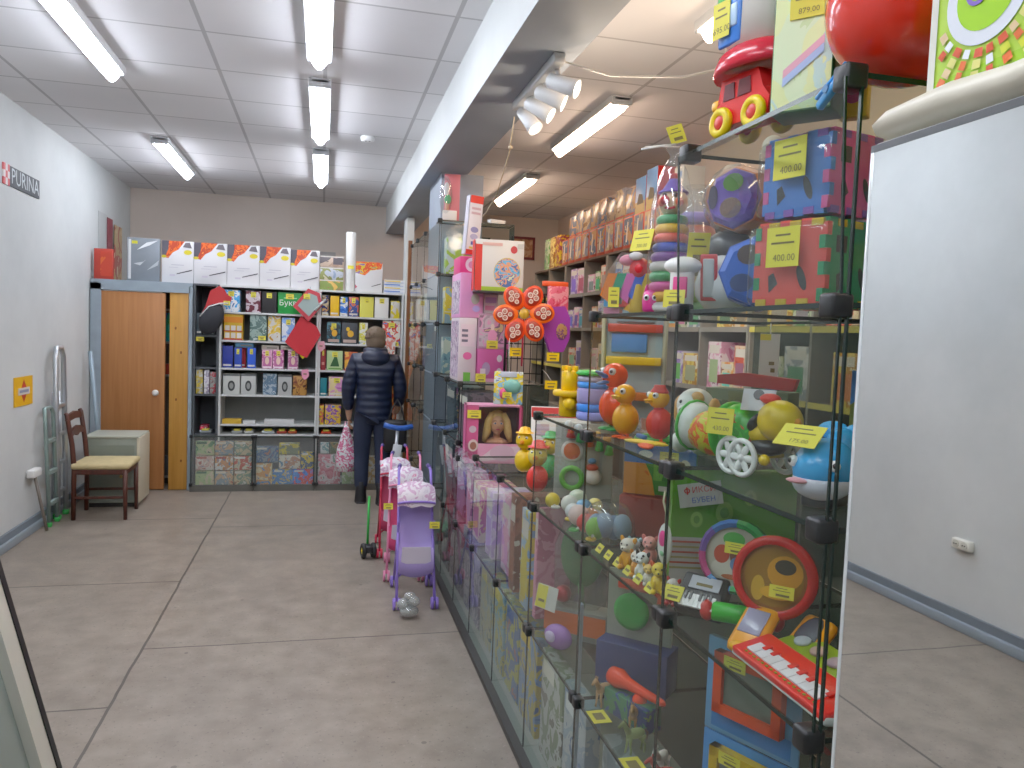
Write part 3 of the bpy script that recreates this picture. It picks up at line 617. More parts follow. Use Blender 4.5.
# stack of three painting boards beside the art boxes
z = TB
for k, (h, c, l) in enumerate(((.105, ('b98a4f', 'd0a85e', '7a8a4a', '8f6a55'), 'yellow brown painting set, bottom one of the three stacked beside the white paper roll'), (.125, ('8f9fb8', 'b9c0cc', '8a8f5a', 'd8d0b0'), 'green landscape painting set, middle of three stacked beside the white paper roll'), (.11, ('b59a88', 'cbb5a2', '5d5558', 'd8c7b6'), 'beige painting set, top of the three stacked beside the white paper roll'))):
    a = ay(320, 270, YD+.06); c_ = ay(343.5, 270, YD+.06)
    pack('painting_set', l, 'box', ((a.x+c_.x)/2, YD+.13, z), 0, (c_.x-a.x, .14, h-.002), PR(list(c), 8, .4, .8, k+3), [('r', 'f', 0, .9, 1, 1, M('d8d3c8'))] + ([('r', 'f', .55, .25, .95, .85, M('5a5358'))] if k == 2 else [])); z += h
a = ay(350, 287, YD+.10)
b = MB(); b.lathe([(.045, 0), (.048, .005), (.048, .585), (.045, .59)], M('e6e6e2', .5), 20); b.box((0, -.048, .24), (.06, .004, .035), TAGY)
tag(b.build('paper_roll', None, (a.x, YD+.10, TB)), 'tall white paper roll standing upright on top of the back shelves', 'roll')
topbox('art_set_box', 'low white art set box with blue and orange edge, right of paper roll', 'box', 355.5, 383, 262, M('dedede', .45), [('p', 'f', [(0, 1), (1, 1), (.95, .78), (.55, .72), (.35, .55), (0, .62)], PR(['4f7fb0', 'd9782e', 'c94a2a', 'd9c040', '7a5a9a'], 14)), ('p', 'f', [(.6, .18), (.95, .28), (.95, .31), (.6, .2)], M('2f2b33')), ('p', 'f', [(0, .1), (.08, .16), (0, .24)], M('b0304a'))])
for k in range(4):
    pack('paper_stack', f'white printed sheet pack, {["lowest", "second lowest", "second highest", "topmost"][k]} of the pile on top of back shelves', 'paper', (.70, YD+.17, TB+.034*k), R(2*(k % 2)), (.22, .2, .033), M('dfdfe2', .6), [('r', 'f', .02, .45, .75, .8, M('e2c963') if k % 2 else M('5a7fc0')), ('r', 'f', .1, .2, .9, .32, M('8aa0cc'))])
b = MB(); b.box((0, 0, 0), (.19, .006, .17), M('a8a5a2', .6)); tag(b.build('notice_sheet', None, (.03, YB-.004, 2.42)), 'plain grey sheet fixed on the beige back wall above the painting sets', 'sheet')
# hanging from the front of the shelves
hk = M('9aa0a4', .3, .8)
t = T('baseball_cap', 'black and red cap hanging at the front of the narrow shelving unit', 'cap', (-1.02, YD-.10, 1.72))
b = MB(); cm = M('1b1e26', .7); rm = M('a82a2c', .6)
pts = [(-.02, .20), (.06, .25), (.10, .22), (.13, .17), (.17, .15), (.16, .10), (.02, .08), (-.10, -.03), (-.06, .06)]
b.prism(pts, -.02, .02, rm); b.build('red_panel', t)
b = MB(); b.ell((-.01, 0, -.06), (.105, .05, .16), cm, 16, RY(24)); b.build('crown', t)
b = MB(); b.tube([(-.11, -.022, -.045), (-.03, -.03, .05), (.07, -.03, .085), (.14, -.026, .09)], .006, WHT, 6); b.build('piping', t)
price_tag(t, (.13, -.03, .09), w=.06, h=.04)
b = MB(); b.tube([(.03, 0, .23), (.03, .06, .25), (.03, .095, .25)], .003, hk, 6); b.build('hook', t)
for nm, x, z, pts, m, l, c in (('hanging_sheet', -.19, 1.52, [(-.17, -.06), (-.02, .20), (.13, .10), (.17, .02), (.04, -.21), (-.05, -.17)], M('b3242e', .6), 'large tilted red sheet hanging in front of the shelves left of the customer', 'sheet'), ('hanging_pouch', -.13, 1.84, [(-.16, -.03), (-.02, .15), (.09, .11), (.12, -.01), (-.01, -.17)], M('b23a44', .5), 'red framed clear pouch hanging above the red sheet', 'pouch')):
    t = T(nm, l, c, (x, YD-(.06 if nm == 'hanging_pouch' else .03), z)); b = MB(); b.prism(pts, -.008, .008, m); b.build('body', t)
    if nm == 'hanging_pouch':
        b = MB(); b.prism([(p[0]*.72, p[1]*.72) for p in pts], -.012, -.009, M('9fb0ac', .15)); b.build('window', t); price_tag(t, (-.03, -.02, .07), w=.06, h=.05)
        b = MB(); b.tube([(.09, -.02, .0), (.15, -.02, .05), (.05, -.012, -.06)], .012, M('d8dadb', .2), 6); b.build('wrapper', t)
    b = MB(); b.tube([(.0, 0, .14), (0, .05, .17)], .003, hk, 6); b.build('hook', t)
for u, v, m, l in ((303, 353, M('e2d420'), 'yellow heart shaped tag hanging below the red sheet'), (305, 374, M('e59ab4'), 'pink card hanging below the yellow heart tag'), (321, 346, M('dca0ac'), 'small pink card hanging right of the yellow heart tag')):
    p = ay(u, v, YD-.02); b = MB(); b.prism([(-.035, .04), (.03, .05), (.04, -.02), (.0, -.06), (-.03, -.03)], -.002, .002, m); b.box((0, -.003, 0), (.03, .001, .012), INK); b.tube([(0, 0, .045), (0, .01, .07)], .0015, hk, 5)
    tag(b.build('hanging_card', None, p), l, 'card')
for u, v in ((262, 338), (200, 339), (372, 344), (395, 344)):
    p = ay(u, v, YD-.012); b = MB(); b.box((0, 0, 0), (.07, .004, .04), TAGY); b.box((0, -.003, .006), (.045, .001, .005), INK); b.box((0, -.003, -.008), (.03, .001, .01), INK)
    tag(b.build('shelf_tag', None, p), {262: 'yellow price tag on the shelf edge over the blue folders', 200: 'yellow price tag low on the narrow dark unit under the slate binders', 372: 'yellow price tag on the shelf edge beside the customer head', 395: 'yellow price tag on the shelf edge right of the customer shoulder'}[u], 'tag')
# orange goods hanging right of the customer
b = MB(); b.prism([(-.04, -.35), (.04, -.33), (.05, .0), (.03, .3), (-.03, .33), (-.05, 0)], -.02, .02, PR(['d9782a', 'c9622a', 'e8a04a', 'a8482a'], 9)); tag(b.build('hanging_bag', None, (.70, YD-.07, 1.05)), 'long orange packed goods hanging right of the customer', 'bag')
b = MB(); b.prism([(-.04, -.1), (.04, -.1), (.045, .1), (-.04, .11)], -.02, .02, PR(['c9cfc4', 'd88a7a', 'e8e6df', '8a9a8a'], 18)); tag(b.build('hanging_bag', None, (.66, YD-.13, 1.42)), 'pale pack with salmon print hanging at the customer shoulder', 'bag')
# white and brown uprights at the end of the back shelves
b = MB(); b.box((0, 0, 1.375), (.07, .30, 2.75), M('d3d8d4', .5, var=3)); tag(b.build('white_upright', None, (.835, YD+.10, 0)), 'tall white upright board at the right end of the back shelves', 'board')
b = MB(); b.box((0, 0, 1.24), (.035, .05, 2.48), WD3 if False else M('7a5030', .5, var=8)); tag(b.build('brown_post', None, (.80, 7.52, 0)), 'thin brown wooden post beside the white upright board', 'post')
# ---------------------------------------------------------------- customer
def skin(name, joints, edges, mat, parent=None, sub=2, root=0):
    """one continuous figure surface grown from a skeleton; joints: (x, y, z, rx, ry)"""
    me = bpy.data.meshes.new(name); me.from_pydata([j[:3] for j in joints], edges, [])
    o = bpy.data.objects.new(name, me); COL.objects.link(o)
    md = o.modifiers.new('s', 'SKIN'); md.use_smooth_shade = True
    sv = me.skin_vertices[0].data
    for i, j in enumerate(joints): sv[i].radius = (j[3], j[4] if len(j) > 4 else j[3]); sv[i].use_root = (i == root)
    o.modifiers.new('d', 'SUBSURF').levels = sub
    bpy.context.view_layer.update()
    m2 = bpy.data.meshes.new_from_object(o.evaluated_get(bpy.context.evaluated_depsgraph_get()))
    bpy.data.objects.remove(o); bpy.data.meshes.remove(me); m2.name = name
    m2.materials.clear(); m2.materials.append(mat)
    for p in m2.polygons: p.use_smooth = True
    o = bpy.data.objects.new(name, m2); COL.objects.link(o)
    if parent: o.parent = parent
    return o
def quilt(h):
    t = NT('quilted_jacket'); t.b.inputs['Base Color'].default_value = (*hx(h), 1); t.b.inputs['Roughness'].default_value = .42
    wv = t.n('ShaderNodeTexWave', wave_type='BANDS', bands_direction='Z'); wv.inputs['Scale'].default_value = 4.6; wv.inputs['Distortion'].default_value = 1.0; wv.inputs['Detail'].default_value = 1
    t.l(t.obj, wv.inputs['Vector']); bp = t.n('ShaderNodeBump'); bp.inputs['Strength'].default_value = .4; bp.inputs['Distance'].default_value = .012; t.l(wv.outputs[1], bp.inputs['Height']); t.l(bp.outputs[0], t.b.inputs['Normal']); return t.m
JK = quilt('16203a'); JE = M('1d2740', .8, var=10); SK = M('c39a82', .6); HR = M('6a5846', .8, var=30)
pr = T('person', 'customer in dark navy quilted jacket and jeans seen from behind, holding a pink bag', 'person', (.475, 7.22, 0))
# body (local: person looks to +y; left hand is at -x)
bj = [(0, 0, .86, .13, .10), (0, .0, 1.02, .13, .10), (0, -.01, 1.20, .15, .11), (0, -.01, 1.34, .10, .09), (0, 0, 1.42, .055, .055), (0, .012, 1.50, .062, .072), (0, .012, 1.565, .062, .075),
      (-.095, .0, .78, .085, .085), (-.10, .03, .46, .062, .062), (-.10, .0, .10, .042, .045), (-.10, .11, .035, .038, .03),
      (.085, .0, .78, .085, .085), (.09, -.02, .46, .062, .062), (.085, -.10, .12, .042, .045), (.085, -.0, .035, .038, .03),
      (-.17, -.01, 1.34, .06, .06), (-.235, -.01, 1.08, .045, .045), (-.225, .06, .84, .034, .034), (-.22, .085, .76, .034, .02),
      (.17, -.01, 1.34, .06, .06), (.235, -.02, 1.08, .045, .045), (.225, .07, .88, .034, .034), (.21, .13, .83, .034, .02)]
be = [(0, 1), (1, 2), (2, 3), (3, 4), (4, 5), (5, 6), (0, 7), (7, 8), (8, 9), (9, 10), (0, 11), (11, 12), (12, 13), (13, 14), (3, 15), (15, 16), (16, 17), (17, 18), (3, 19), (19, 20), (20, 21), (21, 22)]
body = skin('body', bj, be, SK, pr)
# fingers and thumbs belong to the body surface: join their vertices
def fingers(o, hand, dirv, curl, side):
    me = o.data; bm = bmesh.new(); bm.from_mesh(me)
    for k, (off, L) in enumerate(((-.024, .062), (-.008, .072), (.008, .068), (.024, .052))):
        j = [(hand[0], hand[1]+off, hand[2]+.01, .010), (hand[0], hand[1]+off, hand[2]-.028, .010), (hand[0]+curl*.012, hand[1]+off, hand[2]-.028-L*.5, .009), (hand[0]+curl*.034, hand[1]+off, hand[2]-.02-L*.8, .0075)]
        f = skin('f', j, [(0, 1), (1, 2), (2, 3)], SK, None, 1); bm.from_mesh(f.data); d = f.data; bpy.data.objects.remove(f); bpy.data.meshes.remove(d)
    j = [(hand[0], hand[1]+.015, hand[2]+.03, .011), (hand[0]+curl*.01, hand[1]+.042, hand[2]+.0, .011), (hand[0]+curl*.028, hand[1]+.046, hand[2]-.03, .009)]
    f = skin('f', j, [(0, 1), (1, 2)], SK, None, 1); bm.from_mesh(f.data); d = f.data; bpy.data.objects.remove(f); bpy.data.meshes.remove(d)
    bm.to_mesh(me); bm.free()
    for p in me.polygons: p.use_smooth = True
fingers(body, (-.22, .09, .755), 0, 1, -1); fingers(body, (.205, .14, .825), 0, -1, 1)
# face and ears on the body mesh
bm = bmesh.new(); bm.from_mesh(body.data)
def blob(c, r):
    q = bmesh.ops.create_uvsphere(bm, u_segments=12, v_segments=8, radius=1)['verts']; bmesh.ops.scale(bm, vec=r, verts=q); bmesh.ops.translate(bm, vec=c, verts=q)
blob((0, .02, 1.525), (.076, .094, .105)); blob((-.076, .01, 1.52), (.012, .02, .032)); blob((.076, .01, 1.52), (.012, .02, .032)); blob((0, .115, 1.505), (.013, .02, .026)); blob((0, .105, 1.462), (.026, .01, .008)); blob((-.03, .105, 1.535), (.016, .008, .01)); blob((.03, .105, 1.535), (.016, .008, .01))
bm.to_mesh(body.data); bm.free()
for p in body.data.polygons: p.use_smooth = True
jj = [(0, 0, .72, .18, .145), (0, 0, .82, .19, .15), (0, 0, 1.0, .178, .142), (0, -.01, 1.14, .178, .138), (0, -.01, 1.27, .16, .122), (0, -.01, 1.37, .10, .095), (0, 0, 1.425, .085, .08),
      (-.175, -.01, 1.325, .083, .083), (-.24, -.015, 1.08, .072, .072), (-.23, .05, .85, .052, .052), (.175, -.01, 1.325, .083, .083), (.24, -.02, 1.08, .072, .072), (.228, .06, .895, .052, .052)]
jk = skin('jacket', jj, [(0, 1), (1, 2), (2, 3), (3, 4), (4, 5), (5, 6), (4, 7), (7, 8), (8, 9), (4, 10), (10, 11), (11, 12)], JK, pr)
b = MB(); b.ell((0, -.085, 1.36), (.135, .075, .085), JK, 18, RX(-15)); b.torus((0, -.02, 1.42), .085, .03, JK, 'z', 20, 8); b.build('hood', pr)
skin('jeans', [(0, 0, .93, .15, .118), (-.095, .0, .76, .105, .105), (-.10, .03, .46, .076, .078), (-.10, .0, .11, .064, .066), (.085, .0, .76, .105, .105), (.09, -.02, .46, .076, .078), (.085, -.095, .12, .064, .066)], [(0, 1), (1, 2), (2, 3), (0, 4), (4, 5), (5, 6)], JE, pr)
BT = M('15151a', .5)
for s, y in ((-1, 0), (1, -.10)):
    b = MB(); x = -.10 if s < 0 else .085
    b.lathe([(.05, .0), (.056, .01), (.054, .05), (.05, .10), (.056, .20), (.052, .205)], BT, 14, (x, y, .0)); b.ell((x, y+.08, .036), (.046, .12, .036), BT, 14); b.box((x, y+.055, .008), (.085, .24, .016), BT, .006); b.build('boot', pr)
b = MB(); b.ell((0, -.005, 1.55), (.094, .108, .09), HR, 20); b.ell((0, -.03, 1.50), (.09, .085, .10), HR, 18)
random.seed(3)
for k in range(60):
    a_ = random.uniform(0, 2*PI); el = random.uniform(-.1, 1.4); q = Vector((math.cos(a_)*math.cos(el)*.088, math.sin(a_)*math.cos(el)*.10, 1.545+math.sin(el)*.085))
    if q.y > .07 and q.z < 1.56: continue
    d = Vector((q.x, q.y, (q.z-1.545)))*.22; b.tube([q, q+d*.6, q+d+Vector((0, 0, -.012))], [.012, .009, .003], HR, 5)
b.build('hair', pr)
# shoulder bag and pink bag are things of their own
t = T('shoulder_bag', 'black shoulder bag hanging at the right side of the customer', 'bag', (.66, 7.035, .48), R(90))
b = MB(); b.box((0, 0, .17), (.08, .21, .30), M('141417', .5), .03); b.build('body', t)
b = MB(); b.tube([(0, -.08, .31), (.03, -.06, .42), (.10, -.02, .50), (.03, .03, .42), (0, .06, .31)], .009, M('141417', .5), 8); b.build('strap', t)
t = T('shopping_bag', 'pink and white plastic bag held in the left hand of the customer', 'bag', (.235, 7.32, .27))
b = MB(); b.lathe([(.03, 0), (.08, .01), (.095, .10), (.085, .22), (.055, .32), (.03, .40), (.022, .44)], PR(['d7a0b4', 'dfe3e6', 'c76f8f', 'e9ecee', 'b9c0c6'], 14, .3), 16, (0, 0, 0), sy=.6); b.build('bag_body', t)
b = MB(); b.tube([(-.02, 0, .42), (-.012, .01, .47), (.012, .01, .47), (.02, 0, .42)], .007, M('e3a9bd', .4), 6); b.build('handle', t)
# ---------------------------------------------------------------- glass showcases
def DGL(h, f):
    """dark see-through sheet added at the showcase backs to dim what lies behind"""
    m = bpy.data.materials.new('dimming_sheet'); m.use_nodes = True; nt = m.node_tree; nt.nodes.remove(nt.nodes['Principled BSDF'])
    t = nt.nodes.new('ShaderNodeBsdfTransparent'); t.inputs[0].default_value = (*hx(h), 1); df = nt.nodes.new('ShaderNodeBsdfDiffuse'); df.inputs[0].default_value = (*hx('4f5850'), 1)
    mx = nt.nodes.new('ShaderNodeMixShader'); mx.inputs[0].default_value = f
    nt.links.new(t.outputs[0], mx.inputs[1]); nt.links.new(df.outputs[0], mx.inputs[2]); nt.links.new(mx.outputs[0], nt.nodes['Material Output'].inputs[0]); return m
X0, X1 = .78, 1.32
TZ = [.03, .495, .97, 1.315, 1.673, 2.024, 2.40]
PANE = GL('edf3ef', .010, .95, .008, .012, 4.4); SHG = GL('dfeae4', .02, .2, .4, .02); BACKP = DGL('c3cbc4', .55); BACKD = DGL('a9b3ab', .8); EDG = M('12251f', .2); PLN = M('2c2b28', .5, var=6)
UNITS = [(1.045, 1.617, 5, 'glass showcase unit nearest the mirror panel, the tallest near one'), (1.617, 2.189, 4, 'glass showcase unit with clown stacking pyramid on its top'), (2.189, 2.761, 3, 'glass showcase unit with yellow stacking toy on its top'),
 (2.761, 3.333, 2, 'low counter showcase, just past the unit with yellow stacking toy'), (3.333, 3.905, 2, 'low counter showcase in front of the doll head box'), (3.905, 4.41, 2, 'low counter showcase carrying the doll head box'),
 (4.41, 4.92, 3, 'glass showcase unit carrying the pile of pink toy boxes'), (4.92, 5.44, 3, 'glass showcase unit between the pink boxes and the tall far unit'), (5.44, 6.255, 6, 'tall glass showcase unit around the blue column'), (6.26, 6.75, 6, 'tall glass showcase unit behind the blue column'), (6.75, 7.20, 6, 'tall glass showcase unit nearest the customer')]
for i, (ya, yb, n, l) in enumerate(UNITS):
    t = T('glass_showcase', l, 'showcase', (0, ya, 0), group='glass showcase units along the aisle'); L = yb-ya; LP = L
    if i == 8: L = .17
    b = MB(); b.box(((.745+X1)/2, L/2, .014), (X1-.745, L, .028), PLN); b.build('plinth', t)
    for k in range(n+1):
        z = TZ[k] if (i, k) != (5, 2) else .885; b = MB(); e = .009
        if k == 0: b.box(((X0+X1)/2, L/2, z-.002), (X1-X0, L-.004, .004), M('8c948f', .4))
        else:
            b.poly([(X0, .002, z), (X1, .002, z), (X1, L-.002, z), (X0, L-.002, z)], SHG)
            for q in ([(X0, 0), (X0, L)], [(X1, 0), (X1, L)], [(X0, .002), (X1, .002)], [(X0, L-.002), (X1, L-.002)]):
                (xa, y1), (xb, y2) = q; b.poly([(xa, y1, z-e), (xb, y2, z-e), (xb, y2, z), (xa, y1, z)], EDG)
            b.poly([(X0, .002, z), (X0+.004, .002, z), (X0+.004, L-.002, z), (X0, L-.002, z)], EDG)
        b.build('shelf', t)
        if k < n:
            b = MB(); b.poly([(X1+.003, .003, TZ[k]), (X1+.003, L-.003, TZ[k]), (X1+.003, L-.003, TZ[k+1]-.01), (X1+.003, .003, TZ[k+1]-.01)], BACKD if k < 2 else BACKP); b.build('back_pane', t)  # added sheet, darkens the view through the showcase back
        if k < n:
            z1 = TZ[k+1]-.010; b = MB()
            b.poly([(X0-.001, .003, z), (X0-.001, LP-.003, z), (X0-.001, LP-.003, z1), (X0-.001, .003, z1)], PANE)
            for yy in (.0025, LP-.0025): b.box((X0+.001, yy, (z+z1)/2), (.004, .004, z1-z), EDG)
            if (i, k) == (0, 4):      # top tilted out to keep the lamp reflection off this pane
                for v in b.v: v.x -= .017*(v.z-z)/(z1-z)
            b.build('front_pane', t)
        if k:
            for yy in ((0, LP) if (i == 0 or i == 8 or i == 10 or n != UNITS[i-1][2]) else (LP,)):
                s_ = .040 if i == 0 else .034
                yq = LP-.018 if yy else .018
                b = MB(); b.box((X0+.004, yq, z-.006), (s_, s_*.95, s_), BLK, .006); b.build('connector_clip', t)
    ends = []
    if i == 0: ends.append((0.003, 0, n))
    if i == 8: ends.append((0.003, 3, 6))
    if i == 6: ends.append((0.003, 2, 3))
    for yy, ka, kb in ends:
        for k in range(ka, kb):
            z, z1 = TZ[k], TZ[k+1]-.01; b = MB(); b.poly([(X0+.012, yy, z), (X1, yy, z), (X1, yy, z1), (X0+.012, yy, z1)], PANE)
            for xx in (X0+.014, X1-.002): b.box((xx, yy, (z+z1)/2), (.004, .006, z1-z), EDG)
            b.build('end_pane', t)
# mirror panel beside the showcases
t = T('mirror_panel', 'tall mirror fronted panel reflecting the white wall and the floor at the right', 'mirror', (0, 0, 0))
mm = bpy.data.materials.new('mirror_silver'); mm.use_nodes = True; q = mm.node_tree.nodes['Principled BSDF']; q.inputs['Metallic'].default_value = 1; q.inputs['Roughness'].default_value = .012; q.inputs['Base Color'].default_value = (.80, .83, .84, 1)
YM = .978
b = MB(); b.box((.90, YM/2-.32, .95), (.26, YM+.64, 1.895), M('c9cbca', .5, var=4), .003); b.build('cabinet_body', t)
b = MB(); b.poly([(.764, -.62, .02), (.764, YM-.006, .02), (.764, YM-.006, 1.885), (.764, -.62, 1.885)], mm); b.build('mirror', t)
b = MB(); b.box((.767, YM-.003, .95), (.008, .008, 1.87), M('e3e9ea', .12, .3), .002); b.box((.767, (YM-.62)/2, 1.888), (.008, YM+.62, .01), M('55585a', .4)); b.build('bevel_edge', t)
# soft pack lying on the mirror panel: cream film below, green print
t = T('soft_pack', 'green printed soft package with round white ring design lying on top of the mirror panel', 'package', (0, 0, 1.90))
gm = M('a6cf4a', .25); film = M('e9e2cc', .3, var=7); wr = M('e6ebf4', .3)
b = MB()
prof = [(.80, .0), (.768, .006), (.758, .016), (.764, .032), (.786, .042)]
ys = [YM-.02-k*.1 for k in range(12)]
vs = []; fs = []
for j, y in enumerate(ys):
    for p in prof: vs.append((p[0]+.004*math.sin(j*1.7+p[1]*60), y+(.02 if j == 0 and p[1] < .03 else 0), p[1]+.004*math.sin(j*2.3)+(.006 if p[1] > .01 else 0.003)))
m_ = len(prof)
for j in range(len(ys)-1):
    for k in range(m_-1): fs.append([j*m_+k, j*m_+k+1, (j+1)*m_+k+1, (j+1)*m_+k])
b.add(vs, fs, film, True); b.build('film_edge', t)
YP = .905
b = MB(); b.box((.955, (YP-.62)/2, .225), (.33, YP+.62, .43), M('8fc23f', .3), .03); b.build('pack_body', t)
fx = .7885
def fq(pts, m, k): b.poly([(fx-.0006*k, y, z) for y, z in pts], m)
b = MB()
b.poly([(fx, YP, .036), (fx, -.3, .036), (fx, -.3, .42), (fx, YP, .42)], M('b9d860', .25))
fq([(YP, .036), (-.3, .036), (-.3, .08), (.60, .085), (.70, .060), (YP, .06)], gm, 1); fq([(.72, .060), (.2, .08), (.2, .20), (.64, .10)], M('8fc63c', .25), 2)
fq([(.745, .085), (.66, .105), (.2, .25), (.2, .42), (.62, .42), (.66, .25)], M('e9efe0', .2), 2)
fq([(YP, .04), (YP-.012, .036), (YP-.012, .42), (YP, .42)], M('e6e4d6', .25), 3)
cy, cz = .815, .148
fq([(cy+.063*math.cos(2*PI*k/40), cz+.063*math.sin(2*PI*k/40)) for k in range(40)], wr, 3)
fq([(cy+.046*math.cos(2*PI*k/40), cz+.046*math.sin(2*PI*k/40)) for k in range(40)], M('a9d840', .25), 4)
mc = [M('e3df8a', .3), M('d9703f', .3), M('eef1f4', .3), M('d3da4a', .3), M('e3c9a0', .3), M('cf5a3a', .3)]
random.seed(5)
for r_ in range(4):
    for a_ in range(13-2*(r_ > 2)):
        an = PI*.98+a_*PI*.078; r0 = .068+.0135*r_; r1 = r0+.011; d = .0095/r0*(1 if a_ % 2 else 1.25)
        q_ = [(cy-rr*math.cos(aa), cz+rr*math.sin(aa)) for rr, aa in ((r0, an), (r1, an), (r1, an+d), (r0, an+d))]
        if all(y < YP-.014 and z > .038 for y, z in q_): fq(q_, random.choice(mc), 5)
fq([(.70, .075), (.685, .092), (.668, .072), (.684, .056)], M('ddd94e', .3), 5); fq([(.735, .052), (.712, .062), (.712, .050)], mc[1], 5)
b.text('О', .06, M('7a5fb0', .3), TR(fx-.004, cy+.012, cz+.006) @ RZ(-90) @ RX(90)); b.text('к', .055, M('7a5fb0', .3), TR(fx-.004, cy-.022, cz+.016) @ RZ(-90) @ RX(90))
b.build('printed_front', t)
# ---------------------------------------------------------------- spot lamps and cables on the beam
t = T('spot_lamp_bar', 'white bar of four lit spot lamps fixed under the grey beam', 'lamp', (.925, 3.45, bz))
b = MB(); b.box((-.01, .0, -.022), (.05, .72, .042), M('c9cbcc', .4), .006); b.build('bar', t)
HOT = M('fff0d8', .3, emit=85)
for k, (y, yw, pt) in enumerate(((-.27, -122, 70), (-.09, -112, 66), (.10, -118, 60), (.29, -140, 40))):
    hd = TR(.035, y, -.10) @ RZ(yw) @ RX(pt)
    b = MB(); b.x = hd; b.lathe([(.018, .075), (.032, .065), (.036, -.03), (.041, -.065), (.037, -.067), (.033, -.04), (.0, -.03)], M('d4d6d8', .4), 16, cap=False); b.x = Matrix(); b.tube([(0, y, -.03), (.03, y, -.10)], .011, M('c2c4c6', .4), 8); k_ = b.build('spot_head', t)
    b = MB(); b.x = hd; b.ell((0, 0, -.05), (.032, .032, .016), HOT if k != 3 else M('e9d2b8', .4, emit=3), 14); b.build('bulb', k_)
for (x, y, z, e_) in ((1.28, 3.1, 2.5, 9), (1.22, 3.6, 2.5, 8)):  # unseen point lights added near the spots to warm the right ceiling
    l = bpy.data.lights.new('added_fill', 'POINT'); l.energy = e_; l.color = (1, .80, .60); l.shadow_soft_size = .06; o = bpy.data.objects.new('added_fill', l); COL.objects.link(o); o.location = (x, y, z)
cab = M('b9a88f', .5)
b = MB(); b.tube([(.93, 3.12, 2.74), (1.12, 3.05, 2.68), (1.32, 2.8, 2.62), (1.5, 2.55, 2.62), (1.62, 2.3, 2.66), (1.66, 1.95, 2.80), (1.68, 1.6, 3.0), (1.68, 1.5, ZC)], .004, M('d9d2c6', .5), 6); tag(b.build('power_cable'), 'white cable sagging from the spot lamps to the right across the ceiling', 'cable')
b = MB(); b.tube([(.91, 3.84, 2.70), (.95, 4.1, 2.58), (1.0, 4.6, 2.45), (1.02, 5.0, 2.40), (1.04, 5.3, 2.405)], .0035, cab, 6); b.ell((.945, 4.05, 2.60), (.012, .02, .012), cab, 8); tag(b.build('power_cable'), 'thin tan cable hanging from the spot lamps down towards the blue column', 'cable')
t = T('smoke_detector', 'small round white detector on the ceiling right of the middle lights', 'detector', (.30, 6.1, ZC))
b = MB(); b.lathe([(.05, 0), (.055, -.01), (.05, -.03), (.03, -.038)], M('e6e6e6', .4), 20); b.build('body', t)
b = MB()
for s in (-1, 1): b.cyl((s*.014, -.02, -.038), .007, .004, BLK, 'z', 8)
b.build('vent', t)
# ---------------------------------------------------------------- shelving along the right wall behind the counters
SX0, SX1 = 2.32, 2.82
RW = [.45, .92, 1.33, 1.70, 2.02, 2.33]
pw = M('8f8a80', .6, var=4); pd = M('6b5a4c', .6, var=4)
for i in range(6):
    ya = 1.6+1.15*i; t = T('wall_shelving', f'grey shelving unit along the right wall, {od[i]} from the near end', 'shelf', (SX0, ya, 0), group='shelving units along the right wall'); L = 1.14
    for yy in (.009, L-.009, L/2): b = MB(); b.box((.25, yy, 1.155), (.5, .018, 2.31), pw); b.build('side_panel', t)
    b = MB(); b.box((.493, L/2, 1.155), (.014, L, 2.31), M('7d766e', .6, var=3)); b.build('back_panel', t)
    for z in RW[:-1]:
        for q in (.25, .75): b = MB(); b.box((.242, L*q, z-.01), (.484, L/2-.02, .018), pw); b.box((-.002, L*q, z-.012), (.004, L/2-.02, .03), M('d9cf6a', .5) if z > 1.2 and i % 2 else pw); b.build('shelf', t)
    b = MB(); b.box((.25, L/2, 2.32), (.5, L, .018), pd); b.build('top_board', t)
cnm = [('red', ('a83a32', 'c9604a', 'd9c0a0', '6a2420')), ('blue', ('3a5fa0', '6a8fc4', 'd0d6dc', '24406f')), ('green', ('3f7a4a', '7aa86a', 'c9d0a8', '2a5230')), ('orange', ('c9702f', 'dca050', 'e3d3b0', '8a4420')), ('pink', ('c06a8f', 'dca0ba', 'ecd8e0', '8f4068')), ('yellow', ('cdb13a', 'e3d070', 'b98a30', 'efe8c8')), ('violet', ('6a4f94', '9a80c0', 'd3c9dc', '46326a')), ('white', ('cfcfcb', 'e3e2de', '8f9aa8', 'b9a9a0'))]
random.seed(21)
rown = {1: 'waist high', 2: 'chest high', 3: 'eye level', 4: 'upper'}
for i in range(1, 5):
    for r_ in (1, 2, 3, 4):
        for hlf in (0, 1):
            y = 1.6+1.15*i+hlf*.57+.03; yend = y+.5; n = 0
            while True:
                w_ = random.uniform(.13, .24)
                if y+w_ > yend: break
                c = cnm[(i*5+r_*3+n*2+hlf*4+random.randint(0, 1)) % 8]; n += 1
                h = random.uniform(.16, min(.3, RW[r_+1]-RW[r_]-.05) if r_ < 4 else .25)
                side = ['nearest', 'second', 'third', 'fourth'][n-1]
                pack('boxed_toy', f'{c[0]} boxed toy, {side} in {["near", "far"][hlf]} half of {rown[r_]} shelf, {od[i]} right wall unit', 'box', (SX0+.12, y+w_/2, RW[r_]), R(-90), (w_-.012, .2, h), PR(list(c[1]), 9, .4, 1.2, i*7+n+r_), [('r', 'f', .1, .75, .9, .93, M('e2ddd0')), ('r', 'f', .18, .12, .82, .62, M('%02x%02x%02x' % tuple(random.randint(90, 210) for _ in range(3))))])
                y += w_
